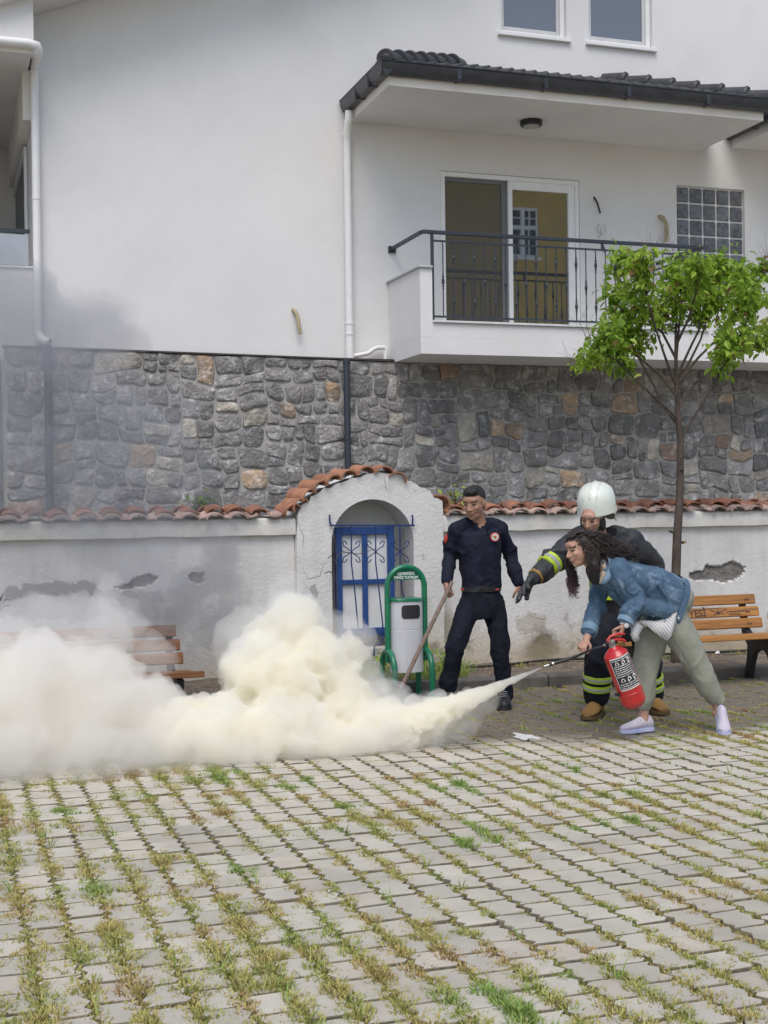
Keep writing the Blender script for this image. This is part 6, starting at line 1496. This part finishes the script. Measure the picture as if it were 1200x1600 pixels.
me = fuse(mb, .008, 3); jk = finish('denim_jacket', me, M_den, wo_, None, folds(10, .014, [(eN, .16, 1.3), (sN, .16, 1.2), (eF, .14, 1.3), (sp(.6, .1), .2, .8)], (1, 1, 1), 6))
for (E_, W__, t0, t1, r_) in ((eN, wN, .70, .90, .058), (eF, wF, .56, .78, .057)): part('cuff', MB().tube([E_.lerp(W__, t0), E_.lerp(W__, t0+.01), E_.lerp(W__, t1-.01), E_.lerp(W__, t1)], [r_-.004, r_, r_+.001, r_-.006], 20), M_den2, jk, 60)
# hem band, seams and pocket flap follow the torso rings
def tr_ring(t_, a, b, o_=.012): return lambda th: sp(t_, o_)+ax_w*a*math.copysign(abs(math.cos(th))**.85, math.cos(th))+nrm*b*math.copysign(abs(math.sin(th))**.9, math.sin(th))
def ring_strip(name, t0, t1, a, b, m_, th0=0, th1=2*PI, n=40, par=None):
    r0, r1 = tr_ring(t0, a, b, -.05), tr_ring(t1, a, b, -.052); th = np.linspace(th0, th1, n); cl_ = abs(th1-th0-2*PI) < 1e-6
    if cl_: th = th[:-1]
    return part(name, MB().loft([[r0(x_) for x_ in th], [r1(x_) for x_ in th]], cap=False, closed=cl_), m_, par or jk, 60)
ring_strip('hem_band', .975, 1.055, .198, .214, M_den2 if False else M_den)
ring_strip('seam', .967, .974, .1995, .2155, M_seam)
for th0 in (PI+.35,):
    pass
def strip_along(name, thv, t0, t1, w_, m_, lift=.006, par=None):
    P0 = []; P1 = []
    for k in range(14):
        t_ = t0+(t1-t0)*k/13; a = .180+.010*t_+lift; b = .122+.086*t_+lift; f = tr_ring(t_, a, b, -.05*t_); P0.append(f(thv-w_)); P1.append(f(thv+w_))
    return part(name, MB().loft([P0, P1], cap=False, closed=False), m_, par or jk, 60)
# camera sees the side at -dep: th = pi (ax_w*-1)
strip_along('side_seam', PI-.05, .25, .96, .012, M_seam); strip_along('side_seam', PI+.42, .30, .96, .010, M_seam); strip_along('yoke_seam', PI-.55, .20, .96, .010, M_seam)
def tpt(t_, thv, lift=.01): a = .180+.010*t_+lift; b = .122+.086*t_+lift; return tr_ring(t_, a, b, -.05*t_)(thv)
# pocket flap and welt
fp = [tpt(.52, PI+.62), tpt(.74, PI+.62), tpt(.74, PI+.80), tpt(.63, PI+.86), tpt(.52, PI+.80)]
mb = MB(); mb.add(fp, [tuple(range(5))]); part('pocket_flap', mb, M_den2, jk)
mb = MB(); mb.tube([tpt(.60, PI-.28, .008), tpt(.80, PI+.02, .009)], .006, 6); part('pocket_welt', mb, M_seam, jk, 60)
M_but = flat('jacket_button', (.50, .50, .50), .3, .9)
for (t_, thv) in ((.88, PI+.62), (1.01, PI+.72), (1.01, PI+.32), (.63, PI+.80), (.30, PI+.9), (.45, PI+1.0)):
    q = tpt(t_, thv, .014); part('button', MB().ell(q, (.011, .007, .011), None, 10), M_but, jk, True)
# collar with light lining, black neckline
M_lin = mat('collar_lining', (.45, .36, .27), .9, scale=20, var=.2)
cr_ = J(936, 886, -.02)
mb = MB(); A0 = J(932, 876, -.10); mb.loft([[J(944, 864, -.05), J(950, 872, -.10), J(952, 884, -.13), J(946, 900, -.15), J(938, 912, -.15)], [J(952, 862, -.04), J(962, 876, -.11), J(962, 892, -.15), J(954, 905, -.165), J(948, 912, -.16)]], cap=False, closed=False)
o = part('collar', mb, M_den2, jk, 60); o.modifiers.new('s', 'SOLIDIFY').thickness = .008
mb = MB(); mb.loft([[J(937, 874, -.06), J(938, 886, -.10), J(938, 900, -.125), J(936, 912, -.14)], [J(944, 870, -.06), J(947, 884, -.12), J(947, 898, -.14), J(942, 910, -.15)]], cap=False, closed=False); o = part('collar_lining', mb, M_lin, jk, 60); o.modifiers.new('s', 'SOLIDIFY').thickness = .006
mb = MB(); capsule(mb, [J(926, 890, -.03), J(932, 902, -.02)], [.05, .055]); part('black_top', mb, M_dk, wo_, 60)
# striped shirt hanging out under the jacket
def striped():
    m = mat('striped_shirt', (0.66, 0.65, 0.64), .85, scale=10, var=.04); t = m.node_tree; N = t.nodes; L = t.links; b = N['Principled BSDF']; src = b.inputs['Base Color'].links[0].from_socket
    g_ = N.new('ShaderNodeNewGeometry'); dt = N.new('ShaderNodeVectorMath'); dt.operation = 'DOT_PRODUCT'; L.new(g_.outputs['Position'], dt.inputs[0]); dt.inputs[1].default_value = (.85, 0, .53)
    mu = N.new('ShaderNodeMath'); mu.operation = 'MULTIPLY'; mu.inputs[1].default_value = 55; L.new(dt.outputs['Value'], mu.inputs[0]); fr = N.new('ShaderNodeMath'); fr.operation = 'FRACT'; L.new(mu.outputs[0], fr.inputs[0])
    gt_ = N.new('ShaderNodeMath'); gt_.operation = 'GREATER_THAN'; gt_.inputs[1].default_value = .82; L.new(fr.outputs[0], gt_.inputs[0]); mx = N.new('ShaderNodeMix'); mx.data_type = 'RGBA'; L.new(gt_.outputs[0], mx.inputs[0]); L.new(src, mx.inputs[6]); mx.inputs[7].default_value = (.20, .22, .27, 1); L.new(mx.outputs[2], b.inputs['Base Color']); return m
M_str = striped()
r1 = tr_ring(.90, .172, .165, -.028); th = np.linspace(PI-1.2, PI+1.7, 26); rows = [[r1(x_) for x_ in th]]
tgt = [(1085, 933), (1083, 931), (1078, 930), (1074, 928), (1072, 932), (1071, 938), (1070, 946), (1068, 955), (1065, 963), (1060, 972), (1056, 980), (1052, 988), (1048, 995), (1043, 1001), (1036, 998), (1028, 992), (1020, 985), (1012, 979), (1004, 974), (998, 970), (992, 972), (990, 978), (988, 985), (986, 985), (985, 980), (984, 975)]
rows.append([r1(x_).lerp(J(*tgt[k], -.20+.10*abs(x_-PI-.25)), .55)+Vector((0, -.012, 0)) for k, x_ in enumerate(th)]); rows.append([J(*tgt[k], -.205+.12*abs(x_-PI-.25)+.012*math.sin(k*1.9)) for k, x_ in enumerate(th)])
o = part('striped_shirt', MB().loft(rows, cap=False, closed=False), M_str, wo_, 60); o.modifiers.new('s', 'SOLIDIFY').thickness = .004
mb = MB(); mb.loft([[J(990, 972, -.22), J(998, 974, -.23), J(1005, 980, -.22)], [J(985, 990, -.22), J(992, 993, -.24), J(998, 993, -.22)], [J(988, 1001, -.22), J(993, 1004, -.23), J(1000, 998, -.22)]], cap=False, closed=False); o = part('shirt_tie', mb, M_str, wo_, 60); o.modifiers.new('s', 'SOLIDIFY').thickness = .004
# watch
band('watch_strap', wN, wN+(eN-wN).normalized(), -.002, .016, .031, flat('white_strap', (.70, .70, .70), .4), wo_); q = wN+Vector((-.002, -.033, .002)); part('watch_face', MB().lathe(q, [(.017, 0), (.017, -.008), (.013, -.010)], 16, (0.1, 1, 0)), flat('watch_face', (.62, .62, .62), .2), wo_, 40)
# shoes
M_snk = mat('sneaker', (0.62, 0.57, 0.60), .7, col2=(0.48, 0.46, 0.60), scale=9, bump=.5, bscale=120); M_sole = mat('sneaker_sole', (0.66, 0.66, 0.74), .5, col2=(0.40, 0.44, 0.72), scale=5)
footwear('sneaker', [((aF.x+.005, aF.y), (-.97, -.10, 0), .262, .090, .098, 0), ((aN.x+.015, aN.y-.02), (-.40, -.92, 0), .262, .090, .095, .62)], M_snk, M_sole, wo_)
lc = MB()
for k in range(4):
    q = Vector((aF.x-.045-.022*k, aF.y-.012, .098-.010*k)); lc.tube([q+Vector((0, -.03, -.006)), q+Vector((0, 0, .004)), q+Vector((0, .03, -.006))], .0032, 6)
part('laces', lc, flat('white_lace', (.75, .73, .75), .7), wo_, 60)
mb = MB(); mb.tube([J(1110, 1040, -.16), J(1119, 1062, -.15), J(1126, 1085, -.14)], .004, 6); part('trouser_piping', mb, flat('piping_white', (.75, .75, .72), .8), wo_, 60)
# hair: scalp cap + curly locks
M_wh = mat('curly_hair', (0.045, 0.030, 0.026), .36, scale=70, var=.35, bump=.6, bscale=220); M_wh2 = mat('hair_tips', (0.10, 0.045, 0.055), .45, scale=60, var=.3)
mb = MB(); mb.ell(hw_.w(0, -.020, .034), (.086, .100, .090), hw_.R, 24); mb.ell(hw_.w(0, -.075, -.03), (.080, .060, .085), hw_.R, 18); me = fuse(mb, .006, 2)
me = cut_hair(me, hw_, lambda q: (q.y > .03 and q.z < .060+(.07-q.y)*.2 and abs(q.x) < .078) or (q.y > .05 and q.z < .075) or (q.y > -.005 and q.z < -.02))
finish('hair', me, M_wh, wo_, None, lambda p, n: .007*noise.noise(p*38))
rh = random.Random(21); lk = MB(); tipm = MB()
def lock(P, r0, amp=.010, mbx=None, tip=False):
    """wavy strand along control points"""
    Q_ = []; n_ = 22; ph = rh.uniform(0, 6); fr = rh.uniform(18, 30)
    P = [Vector(p) for p in P]
    for k in range(n_):
        t_ = k/(n_-1)*(len(P)-1); i = min(int(t_), len(P)-2); u_ = t_-i
        p0, p1, p2, p3 = P[max(i-1, 0)], P[i], P[i+1], P[min(i+2, len(P)-1)]
        q = .5*((2*p1)+(p2-p0)*u_+(2*p0-5*p1+4*p2-p3)*u_*u_+(-p0+3*p1-3*p2+p3)*u_**3)
        am = amp*(k/(n_-1)); Q_.append(q+Vector((math.cos(ph+k*.85), .6*math.sin(ph+k*.85), math.sin(ph+k*.85)))*am)
    r_ = [r0*(.75+.5*math.sin(PI*k/(n_-1)))*(1-.65*(k/(n_-1))**3) for k in range(n_)]
    (mbx or lk).tube(Q_, r_, 5)
# soft under-volume so the curls read as one head of hair
mb = MB(); capsule(mb, [hw_.w(0, -.06, .03), J(936, 852, -.01), J(962, 860, -.01), J(984, 866, -.02)], [.084, .066, .044, .016]); capsule(mb, [hw_.w(.06, -.02, .0), J(925, 876, -.10), J(932, 890, -.11)], [.035, .035, .025]); capsule(mb, [hw_.w(-.06, .0, .02), J(893, 880, .09), J(897, 905, .09)], [.03, .03, .015])
me = fuse(mb, .008, 3); finish('hair_mass', me, M_wh, wo_, None, lambda p, n: .010*noise.noise(p*30)+.006*noise.noise(p*70))
top_c = hw_.w(0, -.02, .10)
for _ in range(520):   # back flow over the shoulders
    a_ = rh.uniform(-1, 1); st_ = hw_.w(a_*.07, rh.uniform(-.08, .04), rh.uniform(.03, .115)); 
    e_ = J(rh.uniform(942, 994), rh.uniform(850, 884), rh.uniform(-.15, .12)); mid_ = J(rh.uniform(926, 952), rh.uniform(834, 866), a_*.10)
    lock([st_, mid_, e_], rh.uniform(.0018, .0042), rh.uniform(.010, .022))
for _ in range(60):    # longer strands blown to the right along the back
    st_ = J(rh.uniform(940, 965), rh.uniform(850, 866), rh.uniform(-.1, .1)); lock([st_, J(rh.uniform(965, 985), rh.uniform(855, 864), rh.uniform(-.1, .05)), J(rh.uniform(985, 1012), rh.uniform(862, 876), rh.uniform(-.1, .02))], rh.uniform(.002, .004), .018)
for _ in range(170):    # side locks framing the face, falling forward
    st_ = hw_.w(rh.choice([-1, 1, 1])*rh.uniform(.055, .082), rh.uniform(-.03, .045), rh.uniform(.03, .09)); far = rh.random() < .55
    if far: e_ = J(rh.uniform(888, 906), rh.uniform(895, 918), rh.uniform(.05, .14)); m_ = J(rh.uniform(884, 897), rh.uniform(868, 885), rh.uniform(.07, .12))
    else: e_ = J(rh.uniform(918, 940), rh.uniform(878, 905), rh.uniform(-.14, -.08)); m_ = J(rh.uniform(915, 935), rh.uniform(850, 870), -.11)
    lock([st_, m_, e_], rh.uniform(.0018, .0038), .016)
for _ in range(60):
    lock([J(rh.uniform(888, 900), rh.uniform(890, 905), rh.uniform(.05, .12)), J(rh.uniform(886, 903), rh.uniform(905, 915), .08), J(rh.uniform(890, 904), rh.uniform(918, 936), rh.uniform(.04, .1))], .0022, .020, tipm)
for _ in range(90):    # crown strands hugging the skull
    x_ = rh.uniform(-.06, .08); lock([hw_.w(x_*.5, .06, .098), hw_.w(x_*.9, .0, .122), hw_.w(x_, -.08, .075)], rh.uniform(.003, .006), .006)
part('hair_locks', lk, M_wh, wo_, True); part('hair_tips', tipm, M_wh2, wo_, True, label='purplish curly hair tips')

# ------------------------------------------------------------------ FIRE EXTINGUISHER
YE = YWm-.27
def X_(a, b_, dy=0.0): return gy(a, b_, YE+dy)
pT, pB = X_(958.5, 1013), X_(993, 1102); ax = (pB-pT).normalized(); Lx = (pB-pT).length
M_ext = mat('extinguisher_red', (0.52, 0.018, 0.016), .28, col2=(0.46, 0.016, 0.016), scale=4, coat=.5, var=.03)
ext = thing('fire_extinguisher', 'red powder fire extinguisher with black and white label, carried by the woman', 'fire extinguisher', pB)
R0 = .083
part('cylinder', MB().lathe(pT, [(.026, -.012), (.030, -.006), (.045, .004), (.062, .018), (R0-.002, .040), (R0, .06), (R0, Lx*.74), (R0+.0025, Lx*.75), (R0+.0025, Lx*.765), (R0, Lx*.775), (R0, Lx-.035), (R0-.01, Lx-.018), (R0-.02, Lx-.012), (R0-.022, Lx-.002), (R0-.03, Lx)], 36, ax), M_ext, ext, 30)
# label wrapped on the camera side
u0 = ax.cross(Vector((0, 1, 0))).normalized(); vfront = -(ax.cross(u0)).normalized()
if vfront.y > 0: vfront = -vfront
def cyl(th, h, r=R0+.0012): return pT+ax*h+(u0*math.sin(th)+vfront*math.cos(th))*r
if (X_(1000, 1050)-X_(950, 1050)).dot(u0) < 0: u0 = -u0
def patch(name, t0, t1, h0, h1, m_, r, par, n=10): return part(name, MB().loft([[cyl(t_, h, r) for t_ in np.linspace(t0, t1, n)] for h in (h0, h1)], cap=False, closed=False), m_, par, 60)
M_lb = flat('label_black', (.018, .018, .02), .4); M_lw = flat('label_white', (.78, .78, .76), .4)
h0, h1 = .045, Lx*.66
lb = patch('label', -1.12, .74, h0, h1, M_lw, R0+.0012, ext, 16); patch('label_field', -1.06, .68, h0+.008, h1-.008, M_lb, R0+.0020, lb, 16)
patch('side_label', .86, 1.30, h0, h1*.82, M_lb, R0+.0012, ext, 6)
re_ = random.Random(5)
for k in range(15):
    h = h0+.018+k*(h1-h0-.034)/14
    if k in (1, 2, 9, 10, 11): continue
    x_ = -.95
    while x_ < .52:
        l_ = re_.uniform(.05, .22)
        if k in (4, 7): l_ = 1.45
        mb_ = patch('label_print', x_, min(x_+l_, .6), h-.0028*(1 if k not in (4, 7) else .8), h+.0028*(1 if k not in (4, 7) else .8), M_lw, R0+.0027, lb, 3 if k not in (4, 7) else 12)
        x_ += l_+re_.uniform(.03, .07)
for (hh, r_) in ((1.5, .02), (10, .022)):
    h = h0+.018+hh*(h1-h0-.034)/14
    for q_ in range(3):
        x_ = -.62+q_*.5
        # little round pictogram with a flame-like wedge
        part('pictogram', MB().add([cyl(x_+math.cos(a_)*r_*9*(.8+.25*math.sin(3*a_+q_)), h+math.sin(a_)*r_*(.8+.25*math.cos(2*a_+q_)), R0+.0027) for a_ in np.linspace(0, 2*PI, 13)[:-1]], [tuple(range(12))]), M_lw, lb)
        part('pictogram', MB().add([cyl(x_+math.cos(a_)*r_*4, h+math.sin(a_)*r_*.4, R0+.0034) for a_ in np.linspace(0, 2*PI, 9)[:-1]], [tuple(range(8))]), M_lb, lb)
for k in range(9): patch('label_print', .93, 1.18 if k % 3 else 1.1, h0+.02+k*.026, h0+.034+k*.026, M_lw, R0+.0020, ext, 3)
# valve, handles, pin, gauge
M_brass = flat('nickel', (.45, .44, .42), .3, .9)
part('valve', MB().lathe(pT, [(.024, -.010), (.024, -.03), (.017, -.032), (.017, -.062), (.008, -.066)], 18, ax), M_brass, ext, 40)
vt = pT-ax*.05
hx = Vector((.95, -.1, .15)).normalized()
part('carry_handle', MB().tube([vt-hx*.022, vt+hx*.03+Vector((0, 0, .006)), vt+hx*.085+Vector((0, 0, -.004)), vt+hx*.105+Vector((0, 0, -.02))], [.010, .010, .010, .008], 8), M_ext, ext, 60)
part('lever', MB().tube([vt-hx*.028+Vector((0, 0, .008)), vt+Vector((0, 0, .034)), vt+hx*.06+Vector((0, 0, .040)), vt+hx*.10+Vector((0, 0, .030))], [.009, .010, .009, .007], 8), M_ext, ext, 60)
part('gauge', MB().lathe(vt+Vector((0, -.022, .0)), [(.014, 0), (.014, -.010), (.011, -.012)], 16, (0, 1, 0)), M_brass, ext, 40)
part('clip', MB().box(cyl(-1.5, Lx*.70, R0+.012), (.03, .03, .02), None, 0, .004), M_lb, ext)
# hose and nozzle
hp_ = [vt-hx*.02, X_(944, 1009, .01), X_(930, 1013, .04), X_(915, 1019, .08), X_(902, 1025, .13), X_(888, 1030, .15)]
part('hose', MB().tube(hp_, [.009, .009, .0085, .0085, .009, .010], 10), M_lb, ext, 60)
n0, n1, nt_ = X_(890, 1029, .15), X_(858, 1039, .18), X_(850, 1041.5, .19)
nz = part('nozzle', MB().tube([n0, n0.lerp(n1, .1), n0.lerp(n1, .9), n1], [.012, .014, .012, .010], 12), M_lb, ext, 60)
part('nozzle_tip', MB().tube([n1, nt_], [.0095, .008], 12), M_brass, nz, 60); part('nozzle_ring', MB().tube([n0.lerp(n1, .78), n0.lerp(n1, .86)], .0148, 12), M_brass, nz, 60)
part('hose_ferrule', MB().tube([hp_[1]+(hp_[0]-hp_[1])*.2, hp_[1]], .0125, 12), M_brass, ext, 60)
NOZ = nt_
# ================================================================== POWDER CLOUD AND SMOKE
def vol_mat(name, col, density, aniso=0.0, absorb=None):
    m = bpy.data.materials.new(name); m.use_nodes = True; t = m.node_tree; t.nodes.clear(); N = t.nodes; L = t.links
    o = N.new('ShaderNodeOutputMaterial'); v = N.new('ShaderNodeVolumePrincipled'); v.inputs['Color'].default_value = (*col, 1); v.inputs['Density'].default_value = density; v.inputs['Anisotropy'].default_value = aniso
    L.new(v.outputs[0], o.inputs['Volume']); return m, v
def billow(p, sc, amp, seed, octaves=4):
    s_ = 0; a = 1.0; q = Vector(p)*sc+Vector((seed*3.1, seed*1.7, 0)); tot = 0
    for k in range(octaves): s_ += a*(1-abs(noise.noise(q))*2.2); tot += a; a *= .52; q = q*2.05+Vector((1.3, 4.1, 2.2))
    return amp*(s_/tot-.45)
def cloud(name, balls, voxel, m_, label, amp=.09, sc=3.0, seed=0, octaves=4, floor=0.008, cat=None):
    mb = MB()
    for (px, py, Y, r) in balls:
        c = gy(px, py, Y); mb.ell(c, (r, r, r*.95), None, 14)
    me = fuse(mb, voxel, 6)
    nor = [v.normal.copy() for v in me.vertices]
    for v, n in zip(me.vertices, nor):
        v.co = v.co+n*billow(v.co, sc, amp, seed, octaves)
        if v.co.z < floor: v.co.z = floor+.002*noise.noise(v.co*9)
    me.materials.clear(); me.materials.append(m_); me.polygons.foreach_set('use_smooth', [True]*len(me.polygons))
    o = bpy.data.objects.new(name, me); C.objects.link(o); o['kind'] = 'stuff'; o['label'] = label; return o
V_core, _ = vol_mat('powder_dense', (0.997, 0.985, 0.93), 16, 0.0)
V_soft, _ = vol_mat('powder_soft', (0.993, 0.990, 0.97), 6, 0.0)
V_left, _ = vol_mat('powder_left', (0.964, 0.952, 0.915), 3.2, 0.0)
V_thin, _ = vol_mat('smoke_thin', (0.52, 0.54, 0.58), .80, 0.0)
Yc = 8.45
# main plume
cloud('powder_plume', [(455, 955, Yc+.15, .13), (455, 990, Yc+.12, .20), (420, 1020, Yc+.1, .24), (480, 1030, Yc+.05, .25), (398, 1060, Yc, .21), (440, 1075, Yc-.02, .32), (515, 1075, Yc, .24), (540, 1020, Yc+.1, .12), (530, 1110, Yc-.1, .24),
                       (372, 1125, Yc-.05, .24), (430, 1130, Yc-.1, .30), (500, 1140, Yc-.15, .26)], .013, V_core, 'towering yellowish white extinguisher powder plume in the middle', .15, 3.6, 1, 6)
cloud('powder_bank', [(300, 1122, Yc-.1, .16), (290, 1155, Yc-.2, .21), (340, 1160, Yc-.25, .24), (400, 1165, Yc-.3, .22), (460, 1170, Yc-.32, .20), (520, 1170, Yc-.35, .20), (580, 1160, Yc-.35, .20), (620, 1150, Yc-.35, .18), (660, 1135, Yc-.3, .13),
                      (690, 1110, Yc-.28, .10), (600, 1130, Yc-.2, .16), (560, 1130, Yc-.1, .2)], .015, V_core, 'low rolling bank of white powder spreading over the paving', .13, 3.8, 2, 6)
# jet from the nozzle
jm = MB(); P = []; R_ = []
Pend = gy(610, 1145, Yc-.3)
for k in range(24):
    t_ = k/23; q = NOZ.lerp(Pend, t_); q.z -= .03*t_*t_; P.append(q); R_.append(.006+.02*t_+.13*t_**1.5)
jm.tube(P, R_, 16); me = fuse(jm, .008, 1)
nor = [v.normal.copy() for v in me.vertices]; dj = (Pend-NOZ).normalized(); Lj = (Pend-NOZ).length
for v, n in zip(me.vertices, nor):
    t_ = max(0, min(1, (v.co-NOZ).dot(dj)/Lj)); v.co = v.co+n*billow(v.co, 11, .005+.10*t_**1.6, 5, 4)
V_jet, _ = vol_mat('powder_jet', (0.997, 0.988, 0.94), 40, 0.0)
me.materials.clear(); me.materials.append(V_jet); me.polygons.foreach_set('use_smooth', [True]*len(me.polygons))
o = bpy.data.objects.new('powder_jet', me); C.objects.link(o); o['kind'] = 'stuff'; o['label'] = 'cream jet of powder shooting from the nozzle down to the cloud'
# soft fringes and the broad left bank
cloud('powder_veil', [(640, 1125, Yc-.2, .16), (690, 1110, Yc-.2, .14), (730, 1095, Yc-.2, .11), (560, 1150, Yc-.3, .26), (450, 1150, Yc-.3, .3), (340, 1150, Yc-.25, .25), (270, 1150, Yc-.2, .22), (600, 1110, Yc, .2), (455, 970, Yc+.1, .20), (410, 1040, Yc+.05, .27), (490, 1040, Yc+.05, .27)], .025, V_soft, 'thin white veil of powder fringing the cloud', .13, 3.2, 3)
cloud('powder_drift', [(-20, 1070, Yc+.2, .36), (60, 1065, Yc+.25, .30), (30, 1120, Yc, .40), (120, 1090, Yc+.1, .36), (170, 1080, Yc+.2, .28), (180, 1010, Yc+.4, .14), (165, 965, Yc+.5, .12), (225, 1125, Yc, .27), (150, 1140, Yc-.1, .38), (50, 1160, Yc-.15, .34), (-40, 1150, Yc-.1, .4), (-60, 1040, Yc+.3, .3), (70, 1020, Yc+.3, .16), (260, 1150, Yc-.1, .24)], .03, V_left, 'broad beige grey drift of powder hanging over the left of the yard', .17, 2.6, 4)
cloud('powder_drift', [(0, 1130, Yc-.1, .36), (110, 1130, Yc-.05, .34), (220, 1130, Yc-.05, .32), (60, 1070, Yc, .33), (150, 1090, Yc, .33), (-80, 1100, Yc, .4)], .03, vol_mat('powder_heart', (0.982, 0.970, 0.945), 4.5)[0], 'denser white heart of the left powder drift low over the paving', .16, 2.9, 6)

# thin grey fire smoke drifting up to the left in front of the stone wall
cloud('grey_smoke', [(250, 930, 9.5, .35), (330, 880, 9.6, .26), (350, 840, 9.8, .18), (220, 860, 9.7, .34), (150, 800, 9.9, .42), (240, 790, 10, .34), (80, 740, 10, .5), (180, 700, 10, .5), (20, 680, 10.1, .5), (120, 620, 10.2, .5), (30, 580, 10.3, .5), (-40, 620, 10.3, .6), (60, 500, 10.4, .36), (-10, 480, 10.5, .45), (170, 520, 10.4, .28), (-20, 410, 10.6, .22), (260, 650, 10.1, .30), (300, 740, 10, .28)],
      .045, V_thin, 'thin blue grey smoke drifting up in front of the left stone wall', .22, 1.9, 9, 4, .1)
V_dark, _ = vol_mat('smoke_dark', (0.42, 0.415, 0.42), 1.9, 0.0)
cloud('grey_smoke', [(330, 905, 9.5, .15), (345, 870, 9.6, .14), (300, 930, 9.4, .17), (360, 930, 9.4, .16), (270, 960, 9.3, .18), (340, 980, 9.2, .18), (320, 830, 9.8, .10)], .03, V_dark, 'darker smoke rising behind the powder plume before the white wall', .14, 3.0, 12)
cloud('grey_smoke', [(625, 1085, 8.9, .09), (600, 1100, 8.8, .10), (640, 1110, 8.7, .10), (585, 1075, 8.9, .09), (610, 1060, 9.0, .06), (660, 1090, 8.8, .07)], .02, vol_mat('smoke_wisp', (0.5, 0.5, 0.52), 3.0)[0], 'dark wisps of smoke around the shovel blade', .08, 5.0, 14)
cloud('grey_smoke', [(140, 500, 13.6, .30), (165, 515, 13.6, .26), (195, 530, 13.6, .24), (105, 515, 13.6, .32), (60, 480, 13.5, .35), (20, 500, 13.5, .5), (10, 440, 13.5, .35), (80, 530, 13.5, .4)], .04, vol_mat('smoke_upper', (0.50, 0.51, 0.54), .9)[0], 'grey smoke hanging against the white house above the left stones', .22, 2.4, 15)

V_skirt, _ = vol_mat('powder_skirt', (0.985, 0.982, 0.965), 2.2, 0.0)
cloud('powder_veil', [(x_, y_, Yc-.45+.05*math.sin(x_*.03), r_) for x_, y_, r_ in ((-20, 1195, .26), (60, 1200, .24), (140, 1195, .25), (220, 1190, .22), (300, 1192, .2), (380, 1190, .22), (460, 1188, .2), (540, 1185, .2), (610, 1172, .2), (670, 1150, .18), (720, 1120, .16), (760, 1095, .10))], .03, V_skirt, 'thin powder haze creeping along the paving in front of the cloud', .13, 3.4, 21)
cloud('powder_veil', [(455, 945, Yc+.15, .20), (400, 1000, Yc+.1, .26), (530, 1010, Yc+.1, .22), (560, 1070, Yc, .24), (180, 970, Yc+.4, .20), (165, 915, Yc+.6, .10), (60, 990, Yc+.3, .24), (120, 985, Yc+.3, .22), (240, 1020, Yc+.3, .14), (20, 1000, Yc+.3, .26)], .03, V_skirt, 'faint outer veil of powder around the plume and left drift', .16, 3.0, 23)
